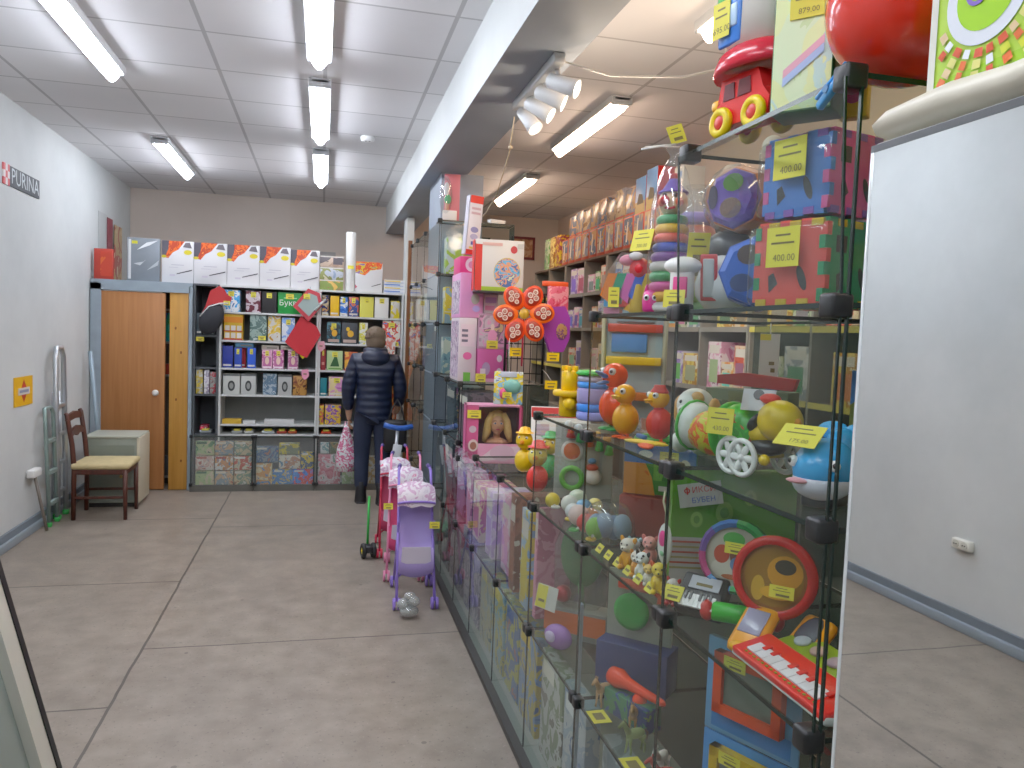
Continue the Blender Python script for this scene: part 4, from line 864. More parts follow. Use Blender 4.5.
# two rows of boxed figures on top of the right wall shelving
yy = 5.02
tops = [(.17, .25, 'white', 'white framed picture box at the near end of the row on top of the right wall shelving')]
random.seed(11)
TONE = [('9a7a5c', 'c0a482', '8f94a4', '8a5a40'), ('a08468', 'cdb898', '9a9aa8', 'b0784a'), ('8a7a70', 'b8a48c', '80889a', 'c0925a'), ('a06a4a', 'c49c78', '727c90', 'd6c4a8')]
y = 5.05
for k in range(12):
    w_ = .205; c = TONE[k % 4]; h = .24+.02*math.sin(k*2.1)
    pack('figure_box', f'figure box in the lower row on top of right wall shelving, {(od+["eighth","ninth","tenth","eleventh","twelfth"])[k]} from near end', 'box', (SX0+.08, y+w_/2, 2.3305), R(-90), (w_-.008, .15, .245), M('a8452a', .4), [('r', 'f', .06, .1, .94, .95, PR(list(c), 8, .2, 1.0, k)), ('p', 'f', [(.3, .2), (.42, .85), (.5, .85), (.44, .2)], M('efe3cf', .15))], group='boxed figures on top of the right wall shelving')  # slanted cream streak is a painted glint on the window
    if 1 <= k <= 10:
        hh = [.0, .30, .27, .22, .25, .20, .24, .23, .20, .22, .2][k]
        pack('figure_box', f'picture box in the upper row on top of right wall shelving, {(od+["eighth","ninth","tenth"])[k-1]} from near end', 'box', (SX0+.08, y+w_/2, 2.576), R(-90), (w_-.01, .14, hh), PR(list(TONE[(k+1) % 4]), 7, .25, 1.0, k+30) if k > 2 else M('6f95c4', .3), ([('r', 'f', .02, .0, .98, .32, PR(['7a6a3a', 'a08a4a', '4a4434'], 12)), ('p', 'f', [(.2, .25), (.35, .55), (.7, .5), (.85, .25)], M('5a5548')), ('r', 'r', 0, 0, 1, 1, M('b02a24')), ('r', 's', 0, 0, 1, 1, M('b02a24'))] if k <= 2 else [('r', 'f', .05, .05, .95, .12, M('a8452a'))]), group='picture boxes in the upper row on top of the right wall shelving')
    y += w_
pack('picture_box', 'white edged tall picture box at the near end on top of the right wall shelving', 'box', (SX0+.1, 4.93, 2.3305), R(-90), (.14, .16, .47), M('e6e4de', .4), [('r', 'f', .15, .08, .85, .92, PR(['3a62b0', '6a8fd0', 'c9d4e4', '2a3f78'], 9))])
for k, (y_, l) in enumerate(((7.72, 'violet and yellow toy box far along the top of the right wall shelving'), (7.92, 'yellow and brown toy box farther along the top of the right wall shelving'), (8.12, 'blue and green toy box farthest along the top of the right wall shelving'))):
    pack('toy_box', l, 'box', (SX0+.1, y_, 2.3305), R(-90), (.17, .15, .33), PR([['5a3f8a', 'd8c040', '8a3f4a', 'b9a0c0'], ['d3b838', '9a6a34', 'e6d490', '6a4524'], ['3f78a8', '7ab06a', 'c9d8b8', '2a5070']][k], 12))
p = ay(523, 249, YB-.01)
t = T('wall_picture', 'brown framed picture on the beige back wall beyond the counters', 'picture', (p.x, YB-.012, p.z))
b = MB(); fr_(b, -.15, .15, -.13, .15, .03, 0, .02, M('6f3038', .5)); b.build('frame', t)
b = MB(); b.box((0, .002, .01), (.25, .008, .23), PR(['8f5a44', 'b98a6a', 'd0b090', '6a3f34'], 9)); b.build('print', t)
# ---------------------------------------------------------------- toys in and on the near showcases
def px(u, x, z): d = ray(u, 384); return Vector((x, d.y/d.x*x, z))       # surveyed: column u of the survey at depth x behind the glass
T1, T2, T3, T4, T5, T6 = TZ[1], TZ[2], TZ[3], TZ[4], TZ[5], TZ[6]
EPS = .001
EW, EB = M('f2f2f0', .3), M('141416', .3)
def eye(b, c, r, d=(0, -1, 0)):
    d = Vector(d).normalized(); c = Vector(c); b.ell(c, r, EW, 12); b.ell(c+d*r*.62, r*.55, EB, 10)
def wrap(parent, prof, seg=18, sy=1, c=(0, 0, 0)):
    b = MB(); b.lathe(prof, BAG, seg, c, sy=sy, cap=False); return b.build('plastic_bag', parent)
def foam_cube(loc, rz, s, c1, c2, c3, label, txt):
    t = T('foam_cube', label, 'toy', loc, rz); h = s/2
    def face(col, mtx, nm):
        n = 6; pts = []; st = s/n
        for side in range(4):
            for k in range(n):
                o = .012*s/.17 if k % 2 else 0
                a, c = -h+.006+k*(s-.012)/n, -h+.006+(k+1)*(s-.012)/n
                for q in (a, c):
                    p = [(q, -h+.008-o), (h-.008+o, q), (-q, h-.008+o), (-h+.008-o, -q)][side]; pts.append(p)
        b = MB(); b.x = mtx; m = M(col, .55); b.prism(pts, -h-.001, -h+.012, m)
        dk = M('3c3a40', .7)
        for cx, cz, sh in ((-.22*s, .22*s, 0), (.2*s, -.18*s, 1), (-.22*s, -.22*s, 2), (.2*s, .22*s, 3)):
            r = .10*s
            if sh == 0: q = [(cx-r, cz-r), (cx+r, cz-r), (cx+r, cz+r), (cx-r, cz+r)]
            elif sh == 1: q = [(cx+r*math.cos(a)*.6-r*math.sin(a)*.5, cz+r*math.sin(a)*1.5) for a in [k*PI/8 for k in range(16)]]
            elif sh == 2: q = [(cx-r*.5, cz-1.3*r), (cx+r*.8, cz-.2*r), (cx+r*.1, cz+1.2*r), (cx-r*.7, cz+r*.8)]
            else: q = [(cx+r*math.cos(k*PI/3), cz+r*math.sin(k*PI/3)) for k in range(6)]
            if sh in (1, 2) or (sh == 0 and nm == 'side'): b.poly([(x, -h-.0016, z) for x, z in q], dk)
        b.build('foam_panel', t)
    Z = TR(0, 0, h+.005)
    face(c1, Z @ RZ(-90), 'left'); face(c2, Z, 'side'); face(c3, Z @ RX(-90), 'top'); face(c1, Z @ RZ(90), 'side'); face(c2, Z @ RZ(180), 'side'); face(c3, Z @ RX(90), 'top')
    b = MB(); q = h+.016; b.box((0, 0, h+.004), (2*q, 2*q, s+.004), GL('f4f7f8', .06, .6, .08, .02), .02); b.build('plastic_bag', t)
    price_tag(t, (-q-.004, .0, h+.035), R(-90), w=.075, h=.075, text=txt)
    return t
p = px(808, .935, T4); foam_cube((p.x, p.y, T4+EPS), R(18), .158, 'e0564e', '2f8f62', 'd8b83a', 'coral red and green foam puzzle cube in the top tier, lower one of two', '400.00')
foam_cube((p.x+.004, p.y, T4+.172), R(16), .150, '4a7cc8', 'd65f9a', '8a5fb0', 'blue and pink foam puzzle cube in the top tier, stacked on the coral red one', '400.00')
t = T('block_bag', 'clear bag of orange, red, yellow and blue blocks behind the pink foam cube face', 'toy', (1.14, 1.235, T4+EPS))
for k, (x, y, z, c) in enumerate(((-.05, 0, .04, '1f6f5a'), (.04, .0, .04, '2f7f4f'), (-.04, 0, .115, 'e2c21e'), (.045, .0, .115, '3a4f9a'), (-.045, 0, .19, '2f86c9'), (.04, 0, .19, 'e3bb2a'), (-.045, 0, .262, 'd9641f'), (.04, 0, .262, 'c93a2f'))):
    b = MB(); b.box((x, y, z), (.08, .10, .07), M(c, .35), .008, RZ(8*(-1)**k)); b.build('block', t)
b = MB(); b.box((0, 0, .155), (.19, .13, .305), BAG, .04); b.build('plastic_bag', t)
# roly-poly, sorter balls
p = px(722, .945, T4)
t = T('roly_poly_toy', 'white rounded tumbler toy with grey black head and red rimmed flap in the top tier', 'toy', (p.x, p.y, T4+EPS), R(-40))
b = MB(); b.lathe([(.02, 0), (.05, .008), (.075, .04), (.078, .07), (.065, .11), (.045, .14)], M('d9dcdc', .25), 22); b.build('body', t)
b = MB(); b.ell((0, 0, .155), (.058, .055, .045), M('4a4d50', .3), 18); b.build('head', t)
b = MB(); b.x = TR(-.03, -.072, .08) @ RX(12); b.box((0, 0, 0), (.04, .008, .11), M('c94a4a', .4), .012); b.box((0, -.004, 0), (.026, .006, .09), M('c6cbca', .3), .01); b.build('flap', t)
price_tag(t, (-.055, -.085, .145), R(20), w=.05, h=.08, tilt=25)
def sorter(name, label, loc, rz, r, cb, cf, holes, tilt=0, back=None):
    t = T(name, label, 'toy', loc, rz); b = MB(); m1, m2 = M(cb, .3), M(cf, .3)
    b.x = TR(0, 0, r) @ RX(tilt); b.lathe([(r*.5, -.055), (r*.93, -.045), (r, -.01), (r, .03), (r*.86, .06), (r*.4, .072)], m1, 8, axis='y', smooth=False); b.build('body', t)
    b = MB(); b.x = TR(0, 0, r) @ RX(tilt); b.lathe([(r*.0, -.068), (r*.7, -.066), (r*.86, -.056), (r*.88, -.045)], m2, 8, axis='y', smooth=False, cap=False); b.build('face_plate', t)
    b = MB(); b.x = TR(0, 0, r) @ RX(tilt)
    for hx_, hz_, ra, rb, c in holes: b.poly([(r*(hx_+ra*math.cos(k*PI/6)), -.0695, r*(hz_+rb*math.sin(k*PI/6))) for k in range(12)], M(c, .6))
    b.build('shape_hole', t); return t
p = px(752, .925, T4); sorter('shape_sorter', 'blue shape sorter with dark holes left of the coral red foam cube', (p.x, p.y, T4+EPS), R(-42), .083, '2f55a8', '3a66c0', [(-.1, .42, .3, .26, '4a3a3a'), (-.25, -.3, .3, .24, '2a3f6f'), (.42, 0, .16, .3, '22335a')])
p = px(742, .965, T4)
t = sorter('shape_sorter', 'purple and orange shape sorter lying above the white tumbler toy in the top tier', (p.x, p.y+.03, T4+.186), R(-62), .080, 'd9793a', '7a62b8', [(.1, .42, .34, .26, '5f8f3a'), (.05, -.3, .36, .3, '8a6f64'), (-.55, .05, .16, .35, '3f3450')])
b = MB(); b.x = TR(0, 0, .079); b.lathe([(.045, -.10), (.080, -.06), (.081, .03), (.05, .075)], BAG, 14, axis='y', cap=False); b.build('net_bag', t)
# stacking pyramids (unit with open top)
def pyramid(label, loc, rings, head, hat, bagr, nose, rz=0, tagtxt=None):
    t = T('stacking_pyramid', label, 'toy', loc, rz); z = 0
    for k, (R_, r_, c) in enumerate(rings):
        b = MB(); b.torus((0, 0, z+r_), R_-r_, r_, M(c, .3), 'z', 24, 10); b.cyl((0, 0, z+r_), R_-r_, r_*1.3, M(c, .3), 'z', 20); b.build('ring', t); z += 2*r_*.94
    if head:
        r = head; b = MB(); b.ell((0, 0, z+r*.95), r, M('e9c9a0', .3), 20); b.build('head', t)
        b = MB(); b.ell((-.012, -r*1.04, z+r*.95), .012, M('b8232e', .25), 12)
        for s in (-1, 1): b.ell((s*r*.6, -r*.78, z+r*.85), .011, M('e8704f', .3), 10)
        b.tube([(-.012, -r*1.0, z+r*.45), (0, -r*.97, z+r*.38), (.014, -r*.96, z+r*.46)], .003, M('b8232e', .4), 6); b.build('face', t)
        b = MB()
        for s in (-1, 1): b.ell((s*.014, -r*.9, z+r*1.28), .006, EB, 8)
        b.build('eyes', t)
        b = MB(); b.lathe([(r*1.04, z+r*1.55), (r*1.02, z+r*1.62), (r*.75, z+r*1.8), (r*.5, z+r*2.2), (.012, z+r*2.5)], M(hat, .35), 18); b.ell((0, 0, z+r*2.6), .013, M('a8232e', .3), 10); b.build('hat', t); z += r*2.7
    prof = [(bagr*.5, .002), (bagr, .02), (bagr*1.03, z*.5), (bagr*.95, z*.8), (bagr*.6, z+.01), (.012, z+.05), (.03, z+.075)]
    wrap(t, prof); return t, z
p = px(664, .852, T4)
rg = [(.052, .0135, c) for c in ('d9d9d5', 'e9b43a', 'd65f9a', '4a9a5f', 'd9d3c8')]+[(.05, .0125, '7a3f94'), (.047, .0125, '3a4fb0'), (.044, .0125, 'e8705a'), (.043, .0125, 'e8bb2f'), (.04, .012, '3a9a5c')]
t, z = pyramid('clown faced stacking ring pyramid in a clear bag, standing on the open showcase top', (p.x, p.y, T4+EPS), rg, .037, '6a4fa8', .056, 1, R(-38))
price_tag(t, (-.065, -.04, .18), R(-30), w=.07, h=.055, tilt=-15, text='300.00')
price_tag(t, (.0, -.0, z+.105), R(-35), w=.055, h=.045, tilt=30)
b = MB(); b.tube([(.02, 0, z+.07), (-.03, -.03, z+.07), (-.075, -.05, z+.06), (-.07, -.03, z+.07), (.0, .0, z+.08)], .0025, EW, 6); b.build('tag_loop', t)
p = px(692, .965, T4)
pyramid('pastel stacking ring pyramid in a clear bag behind the glass, right of the clown pyramid', (p.x, p.y+.03, T4+EPS), [(.055, .018, c) for c in ('8fcf9a', 'b8d98a', 'e9d9a0', 'e8e0c0', 'c9b0d8', 'c79fd0', 'e8907f', '9a8fd0')], 0, None, .064, 0)
# striped block set, owl, phone, maraca on the open top
p = px(628, .845, T4)
t = T('striped_block_set', 'slanted rainbow striped block set in clear bag at the left of the clown pyramid', 'toy', (p.x, p.y, T4+EPS), R(-30))
b = MB(); st = ['e8862a', '2f9f78', 'e070b8', '3f68cf', 'e3c32a']
for k, c in enumerate(st):
    x0 = -.065+.026*k; b.prism([(x0, .105-.0*k), (x0+.026, .105), (x0+.026+.006-.05, .03), (x0+.006-.05, .03)] if False else [(x0, .112), (x0+.026, .112), (x0+.005, .03), (x0-.021, .05)], -.035, .03, M(c, .35))
b.build('striped_blocks', t)
b = MB(); b.prism([(-.02, .012), (.02, .002), (.085, .075), (.07, .105)], -.03, .03, M('e6b422', .35)); b.build('yellow_block', t)
b = MB(); b.prism([(-.075, .0), (-.03, .0), (-.03, .016), (-.075, .016)], -.03, .03, M('d98fa8', .4)); b.prism([(-.075, .02), (-.04, .02), (-.05, .05), (-.075, .04)], -.03, .03, M('5aa6d9', .35)); b.build('base_block', t)
b = MB(); b.prism([(-.088, .0), (.095, .0), (.10, .09), (.04, .165), (-.03, .17), (-.07, .11)], -.042, .042, BAG); b.build('plastic_bag', t)
price_tag(t, (-.045, -.046, .045), 0, w=.03, h=.055)
p = px(649, .815, T4)
t = T('owl_toy', 'small pink toy with round eyes and ears below the clown pyramid', 'toy', (p.x, p.y, T4+EPS), R(-38))
b = MB(); m = M('d9408f', .35); b.lathe([(.02, 0), (.026, .004), (.028, .03), (.024, .05), (.012, .058)], m, 16); b.build('body', t)
b = MB()
for s in (-1, 1): b.lathe([(.008, .05), (.004, .066), (.001, .072)], m, 8, (s*.017, 0, 0))
b.build('ear', t)
b = MB(); eye(b, (-.011, -.024, .036), .008); eye(b, (.011, -.024, .036), .008); b.build('eyes', t)
p = px(656, .875, T4)
t = T('rattle_toy', 'red, pink and yellow rattle lying on the striped block set by the pyramid', 'toy', (p.x-.02, p.y+.10, T4+EPS), R(-30))
b = MB(); b.ell((0, 0, .125), (.03, .03, .033), M('c9222e', .25), 16); b.build('ball', t)
b = MB(); b.ell((-.035, 0, .15), (.024, .022, .016), M('e890a8', .3), 12); b.ell((-.01, -.02, .16), (.02, .012, .012), M('d9dadb', .3), 12); b.build('cap', t)
b = MB(); b.lathe([(.02, 0), (.028, .01), (.022, .08), (.015, .10)], M('e6c23a', .3), 14); b.build('handle', t)
p = px(681, .84, T4)
t = T('toy_phone', 'white and pink toy with yellow tag beside the clown pyramid, behind the glass corner', 'toy', (.822, p.y-.015, T4+EPS), R(-40))
b = MB(); b.box((0, 0, .05), (.055, .035, .10), M('e3e1da', .35), .012); b.build('body', t)
b = MB(); b.box((0, -.019, .055), (.034, .006, .05), M('d94a8a', .35), .004); b.build('screen', t)
b = MB(); b.ell((0, 0, .107), (.045, .03, .022), M('eeeeea', .3), 14); b.build('top_cap', t)
price_tag(t, (-.01, -.03, .028), 0, w=.05, h=.042, tilt=-10)
# ------------- on the very top (nearest unit)
p = px(733, .865, T5); 
t = T('toy_car', 'red toy car with thick yellow wheels on the showcase top', 'toy', (.838, 1.44, T5+EPS), R(-80)); t.scale = (.8, .8, .8)
b = MB(); rd = M('c92f2f', .25)
b.prism([(-.10, .03), (.10, .03), (.105, .07), (.08, .10), (.06, .15), (-.075, .15), (-.09, .09)], -.04, .04, rd); b.build('body', t)
b = MB()
for x0, x1 in ((-.065, -.02), (-.01, .04)): b.prism([(x0, .095), (x1, .095), (x1-.004, .135), (x0+.006, .135)], -.043, -.0405, M('5a1a1e', .3))
b.build('window', t)
b = MB(); b.box((-.10, 0, .055), (.03, .075, .03), M('e8b020', .3), .008); b.box((-.095, -.02, .095), (.05, .04, .03), M('e8b020', .3), .01); b.build('bumper', t)
for x in (-.062, .06):
    for s in (-1, 1):
        b = MB(); b.torus((x, s*.048, .040), .028, .0125, M('e9cf20', .3), 'y', 20, 8); wq = b.build('wheel', t)
        b = MB(); b.cyl((x, s*.048, .040), .018, .02, M('c93a2f', .3), 'y', 14, .003); b.build('hub', wq)
t = T('toy_house', 'red roofed toy with white walls, blue window and tag, above the red toy car', 'toy', (.838, 1.44, T5+.124), R(-80)); t.scale = (.8, .8, .8)
b = MB(); b.lathe([(.075, .02), (.125, .0), (.132, .016), (.118, .05), (.10, .062)], M('c2293a', .2), 20, sy=.62); b.build('roof_skirt', t)
b = MB(); b.lathe([(.095, .06), (.095, .22), (.09, .25)], M('e3ddd2', .35), 20, sy=.60); b.build('wall', t)
b = MB(); b.x = TR(-.035, -.056, .13) @ RX(2); b.box((0, 0, 0), (.085, .012, .115), M('3f78c8', .3), .006); b.box((.018, -.006, .012), (.03, .006, .055), M('bcd6ee', .3), .004); b.build('window', t)
b = MB(); b.box((-.09, -.02, .2), (.03, .06, .07), M('4fb04a', .3), .01); b.build('green_part', t)
price_tag(t, (-.055, -.069, .14), R(4), w=.06, h=.09, text='695.00')
W_ = M('b9d8a8', .4)
pp = [az(764, 107, T5), az(835, 82, T5)]
t = T('gift_box', 'tall pale green picture box with dark green side and yellow tag on the showcase top', 'box', (.858, 1.285, T5+EPS), R(-50))
b = MB(); b.box((0, 0, .19), (.108, .085, .38), M('2f6a3e', .4), .002)
deco(b, [('r', 'f', .02, .01, .98, .99, PR(['cfe6a8', 'dff0c4', 'e6f0b0', 'c4e6d8', 'eef4e0'], 8)), ('r', 'f', .12, .62, .62, .95, M('6f7a86', .2)), ('p', 'f', [(.3, .66), (.42, .9), (.5, .9), (.4, .66)], M('e9eef2', .1)), ('p', 'f', [(.2, .16), (.85, .30), (.85, .34), (.2, .2)], M('e8b0c0')), ('p', 'f', [(.2, .12), (.85, .26), (.85, .30), (.2, .16)], M('b0c4e8')), ('r', 'r', .0, .0, 1, 1, M('1f6a40', .4))], .108, .085, .38); b.build('carton', t)  # slanted white streak is a glint painted over the grey window
price_tag(t, (.005, -.047, .19), 0, w=.06, h=.055, tilt=3, text='879.00')
pack('yellow_pack', 'yellow printed pack standing between the green picture box and the red ball', 'pack', (.945, 1.265, T5+EPS), R(-48), (.05, .03, .30), M('e3bd28', .4), [('e', 'f', .3, .3, .2, .05, M('c04a30')), ('e', 'f', .65, .2, .2, .05, M('3f4fa0')), ('e', 'f', .5, .12, .3, .04, M('b04a7a'))])
r_ = .122; q_ = EYE+ray(907, 8)*((T5+r_-1.6)/ray(907, 8).z)
b = MB(); b.ell((0, 0, r_), r_, M('d0311f', .16, spec=.7), 40); b.lathe([(.008, 2*r_-.002), (.012, 2*r_+.001), (.006, 2*r_+.003)], M('b02a1a', .3), 12)
tag(b.build('ball', None, (q_.x, max(q_.y, 1.055), T5+EPS)), 'large glossy red ball on the showcase top beside the mirror panel', 'ball')
b = MB(); b.ell((0, 0, .025), .025, M('e6dccb', .4), 16); tag(b.build('ball', None, (.98, 1.585, T5+EPS)), 'small cream ball on the showcase top under the red toy car', 'ball')
b = MB(); b.box((0, 0, 0), (.012, .085, .014), M('2f8fd0', .3), .003); b.box((.0, 0, .012), (.01, .08, .006), M('2f8fd0', .3), .002, RX(6)); b.cyl((0, .01, .006), .007, .016, M('1f6aa0', .3), 'x', 10)
o = b.build('clothespin', None, (.775, 1.09, 2.012)); o.rotation_euler = (R(-32), 0, 0); tag(o, 'blue plastic clothes peg clipped at the top front corner of the near showcase', 'peg')
# ------------- tier with duck, turtle and whale
def duck(label, loc, rz, s, cb, cbeak, chead=None, feet='e8622a', hat=None, open_=False, wing=None):
    t = T('toy_duck', label, 'toy', loc, rz); mb = M(cb, .25); mh = M(chead or cb, .25); mk = M(cbeak, .3)
    b = MB(); b.ell((0, .005*s, .36*s), (.235*s, .25*s, .29*s), mb, 20); b.lathe([(.10*s, .58*s), (.085*s, .70*s)], mb, 14, (0, -.02*s, 0)); b.ell((0, .2*s, .36*s), (.06*s, .10*s, .06*s), mb, 10, RX(25)); b.build('body', t)
    b = MB(); b.ell((0, -.03*s, .82*s), (.19*s, .195*s, .185*s), mh, 20); b.build('head', t)
    b = MB()
    if open_:
        b.ell((0, -.24*s, .82*s), (.075*s, .17*s, .032*s), mk, 12, RX(-24)); b.ell((0, -.22*s, .72*s), (.07*s, .16*s, .028*s), mk, 12, RX(8))
    else:
        b.ell((0, -.23*s, .78*s), (.08*s, .10*s, .03*s), mk, 12, RX(-6)); b.ell((0, -.22*s, .755*s), (.07*s, .09*s, .022*s), mk, 12, RX(8))
    b.build('beak', t)
    b = MB()
    for q in (-1, 1): eye(b, (q*.105*s, -.165*s, .88*s), .055*s, (q*.5, -1, .1))
    b.build('eyes', t)
    b = MB(); mf = M(feet, .3)
    for q in (-1, 1): b.ell((q*.10*s, -.06*s, .03*s), (.085*s, .16*s, .03*s), mf, 12); b.tube([(q*.09*s, 0, .03*s), (q*.08*s, 0, .22*s)], .03*s, mf, 8)
    b.build('feet', t)
    if wing:
        b = MB()
        for q in (-1, 1): b.ell((q*.19*s, .03*s, .42*s), (.04*s, .14*s, .12*s), M(wing, .3), 12)
        b.build('wing', t)
    if hat: b = MB(); b.lathe([(.17*s, .92*s), (.16*s, .95*s), (.11*s, 1.02*s), (.10*s, 1.06*s)], M(hat, .4), 16, (0, -.02*s, 0)); b.build('hat', t)
    return t
p = az(614, 431, T3); duck('orange duck with grey blue open beak and green feet in the duck tier', (p.x, p.y, T3+EPS), R(-72), .212, 'e8501f', '5a7fb0', feet='2f9f5a', open_=True)
p = px(627, .855, T3); duck('small yellow chick with white eyes in front of the orange duck', (max(p.x, .85), p.y, T3+EPS), R(-75), .158, 'eca81f', 'e8b72a')
p = px(661, .915, T3); duck('yellow headed duck with red body and red hat next to the showcase edge', (p.x, p.y, T3+EPS), R(-82), .155, 'c2362a', 'e3a81f', 'e8b21f', hat='c2362a', feet='e8622a')
t = T('toy_propeller', 'orange and yellow flat flipper toy lying before the yellow ducks', 'toy', (.845, 1.90, T3+EPS), R(-20))
b = MB(); b.ell((0, 0, .008), (.022, .075, .008), M('e8562a', .35), 12); b.build('orange_blade', t)
b = MB(); b.x = RZ(55); b.ell((0, .0, .014), (.018, .07, .007), M('e8c23a', .35), 12); b.build('yellow_blade', t)
b = MB(); b.x = RZ(20); b.box((.0, .03, .026), (.014, .05, .012), M('2f5fa0', .35), .003); b.build('grip', t)
t = T('ring_plate', 'green ring lying on the glass shelf under the ducks', 'toy', (.93, 2.02, T3+EPS))
b = MB(); b.torus((0, 0, .008), .055, .008, M('4fae4a', .3), 'z', 24, 8); b.build('ring', t)
p = az(690, 458, T3)
t = T('plush_puppy', 'white glossy toy puppy with tan ears between the ducks and the turtle toy', 'toy', (.945, 1.80, T3+EPS), R(-60))
wm, tn = M('dfe0db', .3), M('cf9f62', .35)
b = MB(); b.ell((0, .02, .055), (.05, .065, .055), wm, 20); b.ell((.03, -.03, .03), (.022, .04, .028), wm, 14); b.ell((-.03, -.03, .03), (.022, .04, .028), wm, 14); b.build('body', t)
b = MB(); b.ell((0, -.02, .125), (.048, .046, .045), wm, 20); b.ell((0, -.06, .112), (.024, .022, .018), wm, 12); b.build('head', t)
b = MB()
for s in (-1, 1): b.ell((s*.05, -.012, .11), (.014, .026, .038), tn, 14)
b.ell((.02, -.045, .145), (.02, .014, .018), tn, 10); b.build('ear', t)
b = MB(); b.ell((0, -.081, .116), .007, EB, 8); b.ell((-.017, -.06, .135), .005, EB, 8); b.ell((.017, -.062, .135), .005, EB, 8); b.build('face', t)
# turtle pull toy
p = az(742, 472, T3)
t = T('pull_along_turtle', 'pull along toy with green speckled shell, yellow head and white spoked wheels', 'toy', (.925, 1.545, T3+EPS), R(14))
gn = PR(['3fae3a', '4fbf45', '3f9f38', 'b0552f'], 26, .3, .6)
b = MB(); b.ell((0, .01, .085), (.052, .062, .068), gn, 24); b.lathe([(.066, .0), (.07, .006), (.066, .012)], M('56b84a', .3), 24, (0, .035, .085), 'y'); b.build('shell', t)
b = MB(); b.lathe([(.030, .045), (.05, .05), (.055, .10), (.045, .14), (.028, .155)], PR(['e0873a', 'c9c23a', 'd9602f', 'e8b04a'], 30, .35), 18, (0, 0, .075), 'y'); b.build('tail_body', t)
b = MB(); b.lathe([(.045, .13), (.06, .165), (.05, .168), (.03, .13)], M('e6eae6', .3), 16, (0, 0, .085), 'y'); b.lathe([(.061, .160), (.063, .165), (.058, .172)], M('4fb04a', .3), 16, (0, 0, .085), 'y'); b.build('tail_frill', t)
b = MB(); b.ell((0, -.10, .125), (.045, .05, .045), M('e0c01f', .3), 20); b.ell((0, -.055, .095), (.032, .04, .03), M('e0c01f', .3), 14); b.build('head', t)
b = MB(); b.ell((0, -.055, .117), (.047, .012, .03), M('26282a', .35), 14, RX(30)); b.ell((0, -.07, .066), (.04, .04, .02), M('26282a', .35), 14); b.ell((0, -.145, .125), (.012, .01, .012), M('d9902a', .3), 8); b.build('collar', t)
b = MB(); b.ell((0, -.07, .17), (.02, .025, .012), M('c9362a', .4), 12); b.build('crest', t)
for yy, xx in ((-.062, -.066), (-.022, -.060), (-.062, .062)):
    b = MB(); b.torus((xx, yy, .043), .037, .006, M('e6e8e6', .3), 'x', 24, 8)
    for k in range(6):
        a = k*PI/3; b.x = TR(xx, yy, .043) @ Matrix.Rotation(a, 4, 'X'); b.ell((0, .019, 0), (.004, .018, .008), M('e6e8e6', .3), 10); b.x = Matrix()
    b.ell((xx, yy, .043), (.008, .009, .009), M('e6e8e6', .3), 10); b.build('wheel', t)
b = MB(); b.tube([(-.066, -.062, .043), (.062, -.062, .043)], .005, M('d9c23a', .3), 8); b.ell((-.05, -.11, .045), .012, M('e0c01f', .3), 10); b.build('axle', t)
price_tag(t, (-.075, -.0, .115), R(-70), w=.062, h=.058, tilt=-6, text='430.00')
b = MB(); b.x = TR(-.01, -.045, .165) @ RZ(-60) @ RX(-25); b.box((0, 0, 0), (.07, .002, .05), M('d3cfd6', .5)); b.cyl((0, -.002, .012), .012, .002, M('6a666c', .5), 'y', 12); b.build('white_card', t)
# whale
p = az(826, 489, T3)
t = T('toy_whale', 'light blue toy whale with white belly and yellow tag at the near showcase corner', 'toy', (.868, 1.185, T3+EPS), R(-58))
bl, wl = M('3f9fd9', .22), M('dcdcec', .25)
b = MB(); b.ell((0, .01, .07), (.052, .07, .054), bl, 24); b.ell((0, .075, .10), (.028, .045, .035), bl, 14, RX(35)); b.build('body', t)
b = MB(); b.ell((0, .005, .047), (.050, .066, .034), wl, 22); b.build('belly', t)
b = MB(); b.box((0, .02, .012), (.06, .08, .022), M('2f3034', .4), .006); b.build('base', t)
b = MB(); b.x = TR(0, .10, .13) @ RX(-20); b.ell((-.025, 0, 0), (.03, .008, .018), bl, 12); b.ell((.025, 0, 0), (.03, .008, .018), bl, 12); b.build('tail', t)
b = MB()
for s in (-1, 1): eye(b, (s*.036, -.04, .083), .010, (s*.6, -1, .2))
b.build('eyes', t)
b = MB(); b.ell((-.02, -.058, .052), (.02, .012, .005), M('e0a0a8', .3), 10); b.build('mouth', t)
price_tag(t, (-.03, -.035, .128), R(-6), w=.08, h=.055, tilt=-52, text='175.00')
# things hanging / lying behind in that tier
b = MB(); b.prism([(-.10, -.012), (.12, -.02), (.13, .012), (-.02, .022), (-.10, .012)], -.012, .012, M('b8322c', .4)); o = b.build('toy_guitar', None, (1.17, 1.93, T3+.185), R(-55)); tag(o, 'red flat toy lying behind the turtle toy on its box', 'toy')
pack('toy_box', 'dull green toy box under the red flat toy, behind the turtle toy', 'box', (1.17, 1.93, T3+EPS), R(-55), (.24, .08, .16), M('6a7a5a', .5), [('r', 'f', .1, .2, .9, .8, PR(['7a8a6a', '5a6a4f', '8f8f74', '6a5f4a'], 12))])
pack('toy_box', 'yellow green toy box leaning behind the blue whale', 'box', (1.16, 1.33, T3+EPS), R(-50), (.20, .06, .24), M('a8a03a', .5), [('r', 'f', 0, 0, .5, 1, M('6f7a3a')), ('p', 'f', [(.5, 0), (1, 0), (1, .9)], M('c9b838')), ('p', 'f', [(.0, .7), (.4, 1), (0, 1)], M('3a6aa0'))])
t = T('price_card', 'white hanging card with small dark prints behind the glass above the turtle toy', 'card', (1.25, 1.98, T3+.255), R(-45))
